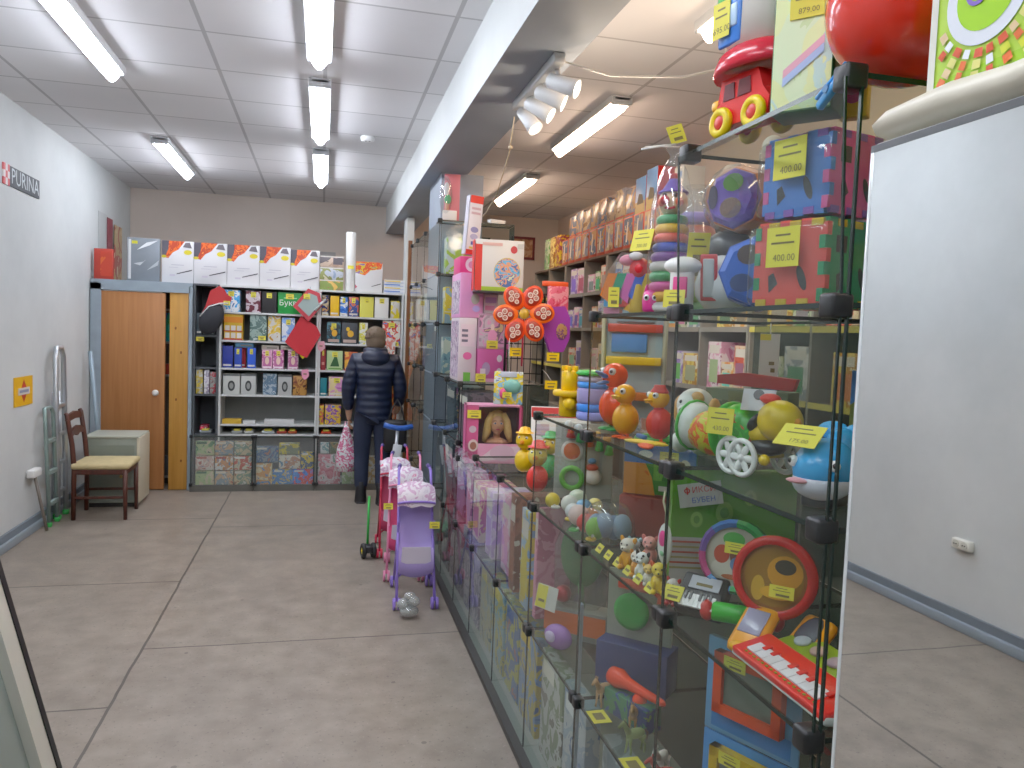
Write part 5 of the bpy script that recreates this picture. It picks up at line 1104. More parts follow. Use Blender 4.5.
b = MB(); b.box((0, 0, 0), (.055, .002, .13), M('dcdad4', .5)); b.box((-.012, -.0015, .055), (.03, .001, .018), TAGY); b.box((.008, -.0015, -.02), (.015, .001, .01), INK); b.box((.012, -.0015, -.04), (.012, .001, .012), INK); b.build('sheet', t)
b = MB(); b.tube([(0, 0, .065), (0, 0, .094)], .0015, EW, 5); b.build('string', t)
# ------------- tier with green print box, tambourines, piano
p = az(705, 612, T2)
t = T('print_box', 'large green printed box with red striped band standing behind the tambourines', 'box', (.975+.01, 1.685, T2+EPS), R(-15))
b = MB(); w_, d_, h_ = .30, .04, .325; b.box((0, 0, h_/2), (w_, d_, h_), M('5a8a2a', .4), .002)
dc = [('r', 'f', 0, .48, 1, 1, M('5f9a2a', .4)), ('r', 'f', 0, .0, 1, .48, M('c9c7bd', .4))]
for k in range(6): dc.append(('r', 'f', 0, .24+.04*k, 1, .255+.04*k, M('b0553a' if k % 2 else 'a8a06a', .4)))
for (u_, v_, r_) in ((.2, .62, .05), (.42, .68, .07), (.62, .8, .05)): dc += [('e', 'f', u_, v_, r_, r_*1.2, M('8fb85a', .4)), ('e', 'f', u_, v_, r_*.5, r_*.6, M('5f8f3a', .4))]
dc += [('r', 'f', .08, .10, .16, .12, INK)]
deco(b, dc, w_, d_, h_); b.build('carton', t)
b = MB(); b.x = TR(-.085, -.030, .265) @ RY(-9) @ RX(-6); b.box((0, 0, 0), (.105, .0015, .056), M('cfcfc8', .5)); rr_ = M('c02a2a', .5); b.text('ИКСИ', .020, rr_, TR(.009, -.0016, .011) @ RX(90)); [b.poly([(-.031+q[0]*math.cos(a), -.0016, .0115+q[0]*math.sin(a)*.85) for q, a in (((.0075,), k*PI/8), ((.0075,), (k+1)*PI/8), ((.0048,), (k+1)*PI/8), ((.0048,), k*PI/8))], rr_) for k in range(16)]; b.box((-.031, -.0018, .0115), (.0028, .0004, .0185), rr_); b.text('БУБЕН', .018, M('2a55b0', .5), TR(.006, -.0016, -.014) @ RX(90)); b.build('paper_label', t)
def tamb(label, loc, rz, r, crim, cface, pic, tp):
    t = T('toy_tambourine', label, 'tambourine', loc, rz); b = MB(); b.x = TR(0, 0, r) @ RX(-10)
    if len(crim) > 1:
        n = 24
        vs = []; k2 = 0
        for k in range(n):
            a0, a1 = 2*PI*k/n, 2*PI*(k+1)/n; m = M(crim[(k*len(crim))//n], .25)
            for (r0, y0, r1, y1) in ((r*.78, -.018, r*.9, -.024), (r*.9, -.024, r, -.012), (r, -.012, r*.98, .018)):
                b.add([(r0*math.cos(a0), y0, r0*math.sin(a0)), (r0*math.cos(a1), y0, r0*math.sin(a1)), (r1*math.cos(a1), y1, r1*math.sin(a1)), (r1*math.cos(a0), y1, r1*math.sin(a0))], [[0, 1, 2, 3]], m, True)
    else: b.lathe([(r*.78, -.018), (r*.9, -.024), (r, -.012), (r*.98, .018), (r*.8, .02)], M(crim[0], .25), 32, axis='y', cap=False)
    b.build('rim', t)
    b = MB(); b.x = TR(0, 0, r) @ RX(-10); b.cyl((0, -.004, 0), r*.8, .014, M(cface, .3), 'y', 32)
    for x, z, ra, rb, c in pic: b.poly([(r*(x+ra*math.cos(k*PI/8)), -.0118-.0004*pic.index((x, z, ra, rb, c)), r*(z+rb*math.sin(k*PI/8))) for k in range(16)], M(c, .4))
    b.build('skin', t)
    price_tag(t, (tp[0]*r, -.034, r+tp[1]*r), 0, w=.05, h=.026, tilt=-8); return t
tamb('toy tambourine with blue, green and pink rim, left one in the green box tier', (.945, 1.585, T2+.052), R(-48), .086, ['4a78b8', '3f9a5a', '5a7fc0', '7a5fa8', 'c0508a', '4f8fd0', '3fa85a', '4a78b8'], 'b9b2a2', [(0, -.35, .62, .30, 'cfc8b8'), (-.35, .02, .22, .25, 'b8523a'), (.05, .1, .18, .38, '7a4a3a'), (.1, -.2, .2, .2, '6a86b0'), (.32, -.05, .18, .22, 'b0463a'), (-.05, .45, .3, .2, '4f9a4a'), (.0, -.55, .3, .07, 'a8603a')], (.1, .32))
tamb('red rimmed toy tambourine with yellow brown picture, right one in the green box tier', (.945, 1.425, T2+.052), R(-46), .088, ['b8261f'], '8a5a1f', [(0, 0, .7, .7, '8f6a1f'), (.25, .15, .42, .40, 'c9902a'), (.25, .28, .25, .18, '3a3222'), (-.35, -.3, .16, .3, 'c9a23a'), (.1, -.35, .4, .16, 'd9a83a')], (.25, -.22))
t = T('toy_rattle', 'green cylinder rattle with red ends lying under the tambourines', 'toy', (.925, 1.515, T2+EPS), R(53))
b = MB(); b.cyl((0, 0, .024), .022, .13, M('3fae3a', .3), 'y', 18, .004); b.build('barrel', t)
for s in (-1, 1): b = MB(); b.ell((0, s*.075, .024), (.024, .018, .024), M('c03a34', .3), 14); b.build('end_cap', t)
pa, pb = az(690, 652, T2), az(712, 640, T2)
t = T('mini_piano', 'black miniature keyboard with white keys and grey label at the shelf edge', 'keyboard', (.875, 1.60, T2+EPS), R(-50)); t.scale = (1.3, 1.3, 1.3)
b = MB(); b.x = TR(0, 0, .03) @ RX(42); b.box((0, 0, .0), (.085, .075, .034), M('2a2c2e', .4), .006); b.build('case', t)
b = MB(); b.x = TR(0, 0, .03) @ RX(42)
for k in range(7): b.box((-.027+.009*k, -.022, .0185), (.0084, .026, .004), EW)
b.build('white_keys', t)
b = MB(); b.x = TR(0, 0, .03) @ RX(42)
for k in (0, 1, 3, 4, 5): b.box((-.0225+.009*k, -.014, .0215), (.0045, .015, .004), EB)
b.build('black_keys', t)
b = MB(); b.x = TR(0, 0, .03) @ RX(42); b.box((.003, .016, .0185), (.056, .026, .003), M('b9bdc6', .5)); b.box((.003, .012, .0203), (.03, .006, .0005), INK); b.build('grey_label', t)
price_tag(t, (-.045, -.03, .035), 0, w=.035, h=.03, tilt=-45)
b = MB(); b.box((0, 0, -.004), (.06, .05, .0), BLK); 
# red and white toy piano along the shelf edge
t = T('toy_piano', 'red toy piano with white keys and white side lying along the near shelf edge', 'keyboard', (.862, 1.215, T2+EPS), R(-90))
b = MB(); b.x = RX(-6); b.box((0, 0, .010), (.30, .095, .016), M('e6e6e2', .35), .004); b.build('white_base', t)
b = MB(); b.x = RX(14); b.box((0, .003, .026), (.296, .09, .020), M('d4281c', .3), .005); b.build('red_top', t)
b = MB(); b.x = RX(14)
for k in range(8): b.box((-.105+.028*k, -.008, .0375), (.026, .032, .004), M('e9e3ea', .35), .001)
b.build('white_keys', t)
b = MB(); b.x = RX(14)
for k in (0, 1, 3, 4, 5, 7): b.box((-.09+.028*k, .006, .0395), (.012, .018, .004), M('c9241c', .35), .001)
for k in range(16): b.box((-.11+.0145*k, -.03, .0365), (.006, .004, .002), M('7a9a2a', .4))
b.build('red_keys', t)
t = T('toy_keyboard', 'green and yellow toy panel with round buttons lying behind the red toy piano', 'keyboard', (.955, 1.235, T2+EPS), R(-90))
b = MB(); b.x = RX(12); b.box((0, 0, .03), (.25, .075, .026), M('8fa82a', .35), .008); b.build('panel', t)
for k in range(4): b = MB(); b.x = RX(12); b.cyl((-.08+.052*k, -.003, .046), .017, .008, M(['b9c4d0', 'c9a9a0', 'c0a0b0', 'aab49a'][k], .35), 'z', 16, .002); b.build('button', t)
for k, (x, y, rz, l) in enumerate(((.885, 1.40, -60, 'yellow orange toy phone with grey screen, left one behind the red toy piano'), (.965, 1.33, -75, 'yellow orange toy phone with dark oval screen, right one behind the red toy piano'))):
    t = T('toy_phone', l, 'toy', (x, y, T2+EPS), R(rz)); b = MB(); b.x = TR(0, 0, .035) @ RX(38); b.box((0, 0, 0), (.075, .12, .03), M('e8a01f', .3), .014); b.build('body', t)
    b = MB(); b.x = TR(0, 0, .035) @ RX(38)
    if k == 0: b.box((0, .012, .016), (.05, .06, .003), M('9a96b4', .2), .001)
    else: b.ell((0, .01, .0145), (.026, .045, .003), M('4a4a58', .2), 14)
    b.build('screen', t)
    b = MB(); b.x = TR(0, 0, .035) @ RX(38); b.ell((0, -.05, .008), (.03, .014, .012), M('f0b428', .3), 12); b.build('handle', t)
t = T('toy_dome', 'dark red domed toy with yellow tag at the right end behind the red toy piano', 'toy', (1.02, 1.18, T2+EPS))
b = MB(); b.ell((0, 0, .035), (.045, .04, .038), M('b02a30', .3), 18); b.build('dome', t); price_tag(t, (-.03, -.03, .085), R(-30), w=.055, h=.035, tilt=-15)
b = MB(); b.cyl((0, 0, .0), .012, .05, M('e8c81f', .3), 'z', 12); b.ell((.0, .0, .03), (.03, .03, .012), M('e8c81f', .3), 12); tag(b.build('toy_cup', None, (1.10, 1.13, T2+.026)), 'small yellow toy at the near end pane of the piano shelf', 'toy')
pack('toy_box', 'pink bar shaped toy at the near corner under the whale shelf', 'toy', (1.06, 1.10, T3-.056), R(-50), (.06, .02, .02), M('d9407f', .3)) if False else None
# ------------- drawing boards below
def board(label, loc, cfr, crd, tgv, scr='6f7d74'):
    t = T('drawing_board', label, 'toy', loc, R(-64)); w_, h_ = .235, .215
    b = MB(); b.box((0, .012, h_/2), (w_, .006, h_), M(crd, .4), .001); b.poly([(-.10, .0085, .01), (.10, .0085, .01), (.10, .0085, .055), (-.10, .0085, .055)], M('3f7fc0', .35)); b.build('card', t)
    b = MB(); fr_(b, -.085, .085, .055, .195, .022, -.004, .022, M(cfr, .3)); b.build('frame', t)
    b = MB(); b.box((0, 0, .125), (.13, .008, .10), M(scr, .3)); b.build('screen', t)
    price_tag(t, (-.03, -.017, .18), 0, w=.055, h=.028); return t
board('orange framed drawing board on blue card, upper one below the toy piano shelf', (.925, 1.465, T1+.2205), 'd9542a', '6fa3d0', 0)
board('yellow framed drawing board on blue card, under the orange framed one', (.925, 1.465, T1+EPS), 'd3b020', '4a8ac8', 0)
pack('toy_box', 'blue and grey toy card left of the orange drawing board', 'pack', (.96, 1.615, T1+EPS), R(-60), (.10, .02, .40), M('7f98a8', .4), [('r', 'f', .3, .3, .9, .95, M('4a88c4')), ('r', 'f', .3, .02, .9, .25, M('b59a4a'))])
pack('boxed_toy', 'dark red sparkly boxed toy right of the drawing boards', 'box', (1.0, 1.21, T1+EPS), R(-60), (.13, .06, .36), PR(['5a4a3a', '6a2f2a', '4a3f34', '8a6f5a'], 14), [('r', 'f', .1, .05, .9, .5, PR(['6a1f1f', '8f3028', 'd9c9b9', '501818'], 30))])
pack('boxed_toy', 'yellow edged drawing toy standing at the right bottom behind the corner', 'box', (.915, 1.10, T1+EPS), R(-60), (.09, .03, .24), M('b8a02a', .4), [('r', 'f', .2, .1, .9, .85, M('6a6f68'))])
# ------------- unit with clown: middle shelf, squeaky animals
t = T('farm_puzzle', 'long blue, orange and green puzzle box with yellow tag above the squeaky animals', 'box', (1.07, 2.28, T2+.135), R(-35))
b = MB(); b.box((0, 0, .085), (.23, .04, .165), M('4f8f3a', .4), .002); deco(b, [('r', 'f', 0, .62, 1, 1, M('3f78c0')), ('p', 'f', [(0, 0), (.45, 0), (.4, .35), (.3, .62), (0, .62)], PR(['d9702a', 'e39a4a', 'b8562a'], 14)), ('r', 'f', .42, .3, 1, .62, PR(['5a9a3a', '7ab04a', '3f7a34', 'c08a5a'], 14)), ('e', 'f', .3, .8, .1, .08, M('dfe6ee')), ('e', 'f', .85, .6, .08, .15, M('e3d9d0')), ('r', 'f', .5, .1, .9, .2, M('d9d3c4'))], .23, .04, .165); b.build('carton', t); price_tag(t, (.03, -.026, .13), w=.06, h=.03)
pack('toy_box', 'red brown flat box under the long puzzle box in the animal tier', 'box', (1.07, 2.28, T2+EPS), R(-35), (.24, .10, .13), M('8f3f34', .5))
for k, c in enumerate(('8a4a2f', 'a8623a')): pass
def critter(label, loc, rz, s, cb, ch, cear, spots=None, sit=True):
    t = T('squeaky_animal', label, 'toy', loc, rz, group=None); mb = M(cb, .35); mh = M(ch, .35)
    b = MB(); b.ell((0, .01*s, .30*s), (.24*s, .24*s, .30*s), mb, 16)
    for q in (-1, 1): b.ell((q*.13*s, -.17*s, .09*s), (.09*s, .15*s, .09*s), mb, 10); b.ell((q*.12*s, -.20*s, .30*s), (.06*s, .07*s, .14*s), mb, 10)
    b.build('body', t)
    b = MB(); b.ell((0, -.05*s, .72*s), (.23*s, .22*s, .21*s), mh, 16); b.ell((0, -.24*s, .66*s), (.11*s, .10*s, .08*s), mh, 10); b.build('head', t)
    b = MB()
    for q in (-1, 1): b.ell((q*.20*s, -.02*s, .86*s), (.07*s, .05*s, .12*s), M(cear, .35), 10, RY(q*25))
    b.build('ear', t)
    b = MB(); b.ell((0, -.34*s, .68*s), .03*s, EB, 8)
    for q in (-1, 1): b.ell((q*.09*s, -.24*s, .78*s), .03*s, EB, 8)
    if spots:
        for (x, y, z) in ((.15, -.13, .4), (-.14, -.16, .35), (.05, -.2, .25), (-.2, .0, .25), (.12, -.2, .85), (.2, .05, .3)): b.ell((x*s, y*s, z*s), .045*s, M(spots, .4), 8)
    b.build('face', t); return t
ANI = [(617, 570, 'e2a832', 'e6ddd0', 'd99a2a', None, .095, 'yellow squeaky animal with white face, first from the left in the animal tier'), (628, 577, 'dd9a2a', 'dfd6c8', 'c9822a', None, .075, 'orange yellow squeaky animal, second from the left'), (638, 586, 'e6e2d6', 'e3c27a', 'd9a83a', None, .06, 'cream squeaky animal behind the spotted one'),
 (641, 583, 'e8e8e4', 'e6e8e8', '2a2a2c', '1c1c1e', .08, 'white squeaky dog with black spots'), (634, 562, 'bcd6dc', 'c9dfe4', '9fc0c9', '3a4a50', .075, 'pale blue squeaky animal behind the spotted dog'), (652, 594, 'e8c83a', 'e8d060', 'd9622a', None, .085, 'yellow squeaky chick with orange belly near the showcase edge'), (660, 606, 'b83a34', 'e3ddd4', 'b83a34', None, .07, 'red and white squeaky animal nearest the showcase edge'), (648, 566, 'd98f8a', 'dfa09a', 'c9706a', None, .09, 'pink squeaky animal behind the yellow chick')]
used = []
for k, (u, v, cb, ch, ce, sp, s, l) in enumerate(ANI):
    p = az(u, v, T2); x, y = max(p.x, .83), p.y
    for (a, c, r) in used:
        d = math.hypot(x-a, y-c); mn = (r+s)*.30
        if d < mn: x += (x-a)/max(d, .01)*(mn-d)+.004; y += (y-c)/max(d, .01)*(mn-d)+.004
    used.append((x, y, s)); critter(l, (max(x, .825), y, T2+EPS), R(-55+13*(k % 3)), s, cb, ch, ce, sp)
t = T('toy_bag', 'clear bag with blue grey soft toys behind the yellow squeaky animals', 'toy', (.885, 2.24, T2+EPS), R(-30))
for q in range(4): b = MB(); b.ell((-.04+.028*q, .01*(-1)**q, .04+.01*(q % 2)), (.03, .03, .04), M(['7f9ab8', '8fa6c0', '6f8aa8', '9ab0c4'][q], .5), 12); b.build('soft_toy', t)
b = MB(); b.lathe([(.06, 0), (.085, .02), (.08, .07), (.06, .11), (.03, .125)], BAG, 12, cap=False); b.build('plastic_bag', t)
t = T('toy_phone', 'white oval toy phone with pink centre hanging on a loop at the glass', 'toy', (.802, 1.665, T2+.15), R(-75))
b = MB(); b.ell((0, 0, 0), (.024, .010, .05), M('dfe3da', .3), 16); b.torus((0, 0, 0), .0, .0, EW) if False else None; b.build('body', t)
b = MB(); b.ell((0, -.006, .012), (.015, .006, .022), M('e0408a', .3), 12); b.ell((0, -.007, -.022), (.008, .004, .008), M('8fc49a', .3), 8); b.build('screen', t)
b = MB(); b.tube([(0, 0, .05), (0, 0, .075), (-.012, 0, .10), (-.008, 0, .125), (.004, 0, .125), (.008, 0, .10), (0, 0, .075)], .003, M('d9d3b0', .5), 6); b.tube([(0, .0, .125), (0, .0, .175)], .001, M('d9d3b0', .5), 5); b.build('loop', t)
for k in range(6):
    b = MB(); b.box((0, 0, 0), (.04, .001, .026), M('d9d24a', .5)); b.box((0, -.001, .0), (.024, .0005, .007), INK)
    o = b.build('price_label', None, (.812, 2.12-.072*k, T2+.012), R(-90)); o.rotation_euler = (R(-35), 0, R(-90)); tag(o, f'yellow price label on the animal shelf edge, {od[k]} from the left', 'label', 'yellow price labels along the animal shelf')
# ------------- lower shelf: hockey toys, horses
t = T('boxed_toy', 'pale card with orange L shaped toy and green disc on the lower shelf', 'toy', (1.0, 2.24, T1+.14), R(-45))
b = MB(); b.box((0, .01, .115), (.22, .01, .22), M('a8b0a0', .4), .002); b.build('card', t)
b = MB(); b.tube([(-.06, -.02, .19), (.06, -.02, .19), (.085, -.02, .17), (.08, -.02, .11)], .017, M('e0522a', .3), 10); b.build('orange_stick', t)
b = MB(); b.lathe([(.058, 0), (.06, -.01), (.045, -.016), (.0, -.012)], M('4fae5a', .3), 22, (-.02, -.004, .10), 'y', cap=False); b.build('green_disc', t)
pack('toy_box', 'dark blue flat box supporting the pale card on the lower shelf', 'box', (1.0, 2.24, T1+EPS), R(-45), (.24, .10, .138), M('2f3f70', .5))
t = T('toy_skittle', 'orange red club shaped toy lying across the lower shelf', 'toy', (.90, 2.03, T1+.10), R(-70))
b = MB(); b.lathe([(.006, -.10), (.026, -.09), (.03, -.06), (.018, -.02), (.014, .03), (.010, .12), (.004, .13)], M('e04a22', .25), 14, axis='x'); b.ell((.03, -.0, -.03), .022, M('e04a22', .25), 12); b.build('club', t)
pack('toy_box', 'blue and green box under the orange club toy', 'box', (.90, 2.03, T1+EPS), R(-70), (.18, .06, .069), PR(['2f4f8a', '3f7a5a', '24406f', '6a8a4a'], 14))
def horse(label, loc, rz, s, c):
    t = T('toy_horse', label, 'toy', loc, rz); m = M(c, .45); b = MB()
    b.ell((0, 0, .62*s), (.15*s, .34*s, .17*s), m, 14); b.ell((0, -.22*s, .62*s), (.13*s, .14*s, .17*s), m, 12); b.tube([(0, -.28*s, .70*s), (0, -.42*s, .92*s), (0, -.46*s, 1.02*s)], [.11*s, .08*s, .07*s], m, 8); b.tube([(0, -.44*s, 1.04*s), (0, -.56*s, .98*s), (0, -.66*s, .90*s)], [.075*s, .06*s, .04*s], m, 8)
    for q in (-1, 1): b.ell((q*.04*s, -.42*s, 1.12*s), (.02*s, .02*s, .05*s), m, 6)
    for q in (-1, 1):
        b.tube([(q*.09*s, -.24*s, .55*s), (q*.09*s, -.26*s, .30*s), (q*.09*s, -.25*s+.04*s*q, .12*s), (q*.09*s, -.27*s+.04*s*q, .0)], [.065*s, .04*s, .03*s, .04*s], m, 6)
        b.tube([(q*.09*s, .24*s, .58*s), (q*.09*s, .20*s, .40*s), (q*.09*s, .31*s, .26*s), (q*.09*s, .28*s, .0)], [.09*s, .06*s, .035*s, .04*s], m, 6)
    b.build('body', t)
    b = MB(); b.tube([(0, .33*s, .70*s), (0, .42*s, .58*s), (0, .43*s, .32*s)], [.03*s, .05*s, .015*s], M('4a3a2c', .6), 6); b.build('tail', t)
    b = MB(); b.tube([(0, -.44*s, 1.10*s), (0, -.36*s, .98*s), (0, -.25*s, .80*s)], [.02*s, .035*s, .02*s], M('4a3a2c', .6), 6); b.build('mane', t)
for k, (x, y, rz, c, l) in enumerate(((.85, 2.13, -60, 'c9a47a', 'tan toy horse figure, farthest of the animal figures on the lower shelf'), (.88, 1.97, -30, '9a7a4a', 'brown toy horse figure, middle one on the lower shelf'), (.84, 1.86, -80, '8a9a6a', 'greenish toy animal figure beside the brown horse'), (.86, 1.74, -50, 'd3cdc4', 'white toy animal figure nearest the orange drawing board'), (.84, 1.67, -100, 'b04a40', 'red and white toy figure at the right end of the lower shelf'))):
    horse(l, (x, y-.0, T1+EPS), R(rz), .085, c)
for k, (y, l) in enumerate(((2.06, 'yellow tag lying on the lower shelf by the tan horse'), (1.80, 'yellow tag lying on the lower shelf by the white animal figure'))):
    b = MB(); b.box((0, 0, 0), (.055, .075, .001), TAGY); b.box((0, 0, .001), (.03, .04, .0004), INK); tag(b.build('price_label', None, (.81, y, T1+.002)), l, 'label')
# ---------------------------------------------------------------- unit with yellow stacking toy
t = T('stacking_castle', 'yellow castle shaped stacking toy on the open showcase top left of the ducks', 'toy', (.875, 2.665, T3+EPS), R(-40))
ye = M('e9c21f', .3); b = MB(); b.cyl((0, 0, .04), .035, .08, ye, 'z', 16, .006); b.cyl((-.0, 0, .085), .06, .022, ye, 'z', 18, .005); b.build('base_tower', t)
b = MB(); b.cyl((0, 0, .13), .030, .075, ye, 'z', 16, .005)
for k in range(5): a = k*2*PI/5; b.box((.024*math.cos(a), .024*math.sin(a), .175), (.014, .014, .02), ye, .003)
b.build('turret', t)
b = MB(); b.ell((.02, -.045, .05), (.025, .02, .022), ye, 12); b.ell((.055, -.035, .045), (.014, .012, .012), M('d9707a', .3), 10); b.build('knob', t)
t = T('toy_drum', 'toy bucket stack of blue and lilac rings standing beside the yellow castle toy', 'toy', (.935, 2.56, T3+EPS))
for z, h, c in ((.0, .03, '8f98d8'), (.03, .028, '3f86d8'), (.058, .055, '9a94c0'), (.113, .022, '4a90d8'), (.135, .02, 'a8a4b8')): b = MB(); b.lathe([(.058, z), (.062, z+h*.2), (.062, z+h*.85), (.058, z+h)], M(c, .3), 20); b.build('ring', t)
b = MB(); b.lathe([(.065, 0), (.07, .006), (.06, .016), (.0, .02)], M('3fa84a', .3), 22, (0, 0, .158)); b.build('green_lid', t)
t = T('toy_workbench', 'upright toy tool bench panel with red, blue and yellow shelves behind the castle toy', 'toy', (1.12, 2.66, T3+EPS), R(-26))
b = MB(); b.prism([(-.11, 0), (.11, 0), (.11, .44), (.08, .49), (-.08, .49), (-.11, .44)], .0, .014, M('9fb6b8', .4)); b.build('panel', t)
b = MB(); b.tube([(-.11, -.01, 0), (-.115, -.01, .40), (-.09, -.01, .48), (0, -.01, .50), (.09, -.01, .48), (.11, -.01, .40), (.11, -.01, 0)], .009, M('c9c9a8', .35), 8); b.build('border', t)
for z, c, d_ in ((.42, 'c9302a', .03), (.33, 'b8402f', .03), (.21, 'e6c020', .045), (.08, 'c9702a', .04)): b = MB(); b.box((0, -d_/2, z), (.20, d_, .03), M(c, .35), .004); b.build('tool_shelf', t)
b = MB(); b.box((-.02, -.008, .275), (.13, .016, .07), M('3f86c4', .4), .004); b.box((.0, -.006, .375), (.14, .012, .045), M('8fb0b8', .4), .003); b.build('blue_panel', t)
# tier with rattles
t = T('rattle_set', 'grey card with round orange badge and hanging baby rattles on the rattle shelf', 'toy', (1.00, 2.83, T2+EPS), R(-30))
b = MB(); b.box((0, 0, .15), (.23, .012, .30), M('a8aaa0', .4), .002); b.lathe([(.042, -.008), (.044, -.012), (.034, -.014)], M('dcd6cc', .4), 22, (-.045, 0, .19), 'y'); b.lathe([(.034, -.013), (.03, -.018), (.0, -.02)], M('c9622f', .4), 20, (-.045, 0, .19), 'y', cap=False); b.build('card', t)
b = MB(); b.torus((-.04, -.02, .085), .04, .011, M('6fae4a', .35), 'y', 20, 8); b.build('green_ring', t)
for k in range(5):
    b = MB(); x = -.06+.038*k; b.ell((x, -.02, .295-.012*k), (.017, .017, .017), M(['dfe6ea', 'cfdfe8', 'e8e8ea', 'e3b23a', 'e0a838'][k], .3), 10); b.lathe([(.008, -.045), (.019, -.04), (.012, -.012), (.006, .0)], M(['b8322c', '3fa85a', 'b8322c', '3fae5a', '3fa85a'][k], .3), 12, (x+.01, -.022, .285-.014*k)); b.build('rattle', t)
b = MB(); b.ell((.045, -.03, .10), (.034, .03, .03), M('dfd6d0', .3), 14); b.ell((.04, -.03, .135), (.026, .024, .014), M('b8403a', .3), 12); b.ell((.04, -.03, .16), (.017, .017, .012), M('3f86b0', .3), 10); b.build('round_rattle', t)
RT = [(.84, 2.70, 'd9c23a', 'yellow'), (.88, 2.62, 'e6e6dc', 'white'), (.93, 2.68, 'cfe0c9', 'pale green'), (.86, 2.52, 'dfe3e6', 'silver white'), (.91, 2.55, '7ab0d8', 'sky blue'), (.85, 2.43, 'e3c9c4', 'pale pink'), (.90, 2.45, 'd9883a', 'orange'), (.845, 2.34, 'c9382f', 'red'), (.85, 2.255, '86c43a', 'lime green'), (.97, 2.60, 'e8d78a', 'cream')]
for k, (x, y, c, n_) in enumerate(RT):
    t = T('baby_rattle', f'{n_} ball rattle in the loose pile on the rattle shelf', 'rattle', (x, y, T2+EPS), R(40*k), 'ball rattles piled on the rattle shelf')
    b = MB(); r = .028+.004*(k % 3); b.ell((0, 0, r), r, M(c, .3), 14); b.build('ball', t)
    b = MB(); b.torus((0, -r-.012, .012), .013, .0045, M(['e6e3da', '4fa85a', 'e0c23a'][k % 3], .3), 'z', 14, 6); b.tube([(0, -r*.7, r*.7), (0, -r-.0, .012)], .005, M('e6e3da', .3), 6); b.build('handle', t)
# shelf below with racket, tag, disc
t = T('racket_set', 'green toy racket in a clear bag with red ball on the middle shelf', 'toy', (.95, 2.66, T1+.11), R(-40))
b = MB(); b.x = TR(0, 0, .20); b.ell((0, 0, 0), (.085, .012, .125), M('2f7a3f', .4), 20); b.torus((0, 0, 0), .0, .0, BLK) if False else None; b.x = Matrix(); b.tube([(.0, 0, .09), (.01, 0, .0)], .012, M('2f7a3f', .4), 8); b.build('racket', t)
b = MB(); b.ell((-.06, -.02, .045), .032, M('a8303a', .35), 14); b.build('ball', t)
b = MB(); b.lathe([(.07, .0), (.105, .04), (.11, .22), (.07, .33), (.03, .35)], BAG, 14, sy=.4, cap=False); b.build('plastic_bag', t)
pack('toy_box', 'orange and grey flat box under the green racket', 'box', (.95, 2.66, T1+EPS), R(-40), (.24, .10, .108), M('8a8f86', .5), [('r', 'f', 0, .2, 1, .9, M('d9702f'))])
b = MB(); b.x = RX(-12); b.box((0, 0, .05), (.10, .002, .085), M('d3d3cc', .5)); b.box((-.022, -.002, .05), (.05, .001, .08), TAGY); b.box((-.02, -.003, .035), (.03, .0005, .01), INK)
tag(b.build('price_card', None, (.80, 2.62, T1+.115), R(-60)), 'large white and yellow price card at the glass before the racket', 'card')
t = T('toy_pack', 'violet shiny round toy below the large price card', 'toy', (.835, 2.55, T1+EPS), R(-60))
b = MB(); b.ell((0, 0, .045), (.06, .035, .044), M('9a6fb4', .25), 16); b.build('body', t)
b = MB(); b.ell((-.01, -.03, .05), (.026, .012, .02), M('c9b9e0', .15), 12); b.build('badge', t)
b = MB(); b.box((0, 0, .16), (.010, .02, .85), M('a9bccc', .4)); tag(b.build('edge_strip', None, (.793, 2.205, TZ[0]+.1+.17-.1)), 'pale blue upright strip behind the glass edge left of the club toy', 'strip')
# counters: boxes seen through the front panes
CB = [(.92, 3.20, T1, .09, .20, .42, ('7a4434', '8a5240', '6a3828'), 'tall brown box on the middle shelf of the counter showcases'), (.90, 2.99, T1, .12, .16, .40, ('6f9ac0', 'c9b84a', '8fb0cc'), 'blue and yellow box beside the tall brown box'), (.90, 2.86, T1, .04, .14, .44, ('c9809a', 'd99ab0', 'b86a88'), 'narrow pink edged box right of the blue and yellow box'), (.95, 3.45, T1, .15, .2, .36, ('b0608f', 'd9a0bc', 'e6d0dc'), 'pink doll box on the middle shelf, before the brown box'), (.93, 3.72, T1, .15, .2, .33, ('8a6fae', 'c0a8d4', 'e0d6e6'), 'violet doll box on the middle shelf of the counter showcase'), (.93, 4.05, T1, .2, .2, .3, ('d9b03a', 'c06a8a', 'e8d8b0'), 'yellow and pink toy box under the doll head box'),
 (.93, 4.28, T1, .14, .2, .32, ('b85a86', 'e0a8c4', '9a4a74'), 'dark pink toy box at the far end of the low counters'), (.95, 4.66, T1, .3, .2, .38, ('6f5a8a', '9a86b0', '4f4068'), 'dull violet box on the middle shelf under the pink box pile'), (.95, 5.15, T1, .34, .2, .38, ('3f4f5a', '6a7f86', '2a363c'), 'dark slate box on the middle shelf near the blue column'), (.95, 4.66, T2, .3, .2, .28, ('4a3f4a', '6a5a68', '33303a'), 'dark box in the tier right below the pink box pile'), (.95, 5.15, T2, .34, .2, .28, ('2f3f48', '4f636a', '24303a'), 'dark blue box in the tier near the blue column')]
for x, y, z, w_, d_, h_, c, l in CB: pack('toy_box', l, 'box', (x, y, z+EPS), R(-90), (w_, d_, h_), PR([*c, 'cfc8bc'], 9, .4, 1.2, int(y*10)), [('r', 'f', .1, .72, .9, .9, M('d9d3c8')), ('r', 'f', .15, .1, .85, .6, M(c[1]))])
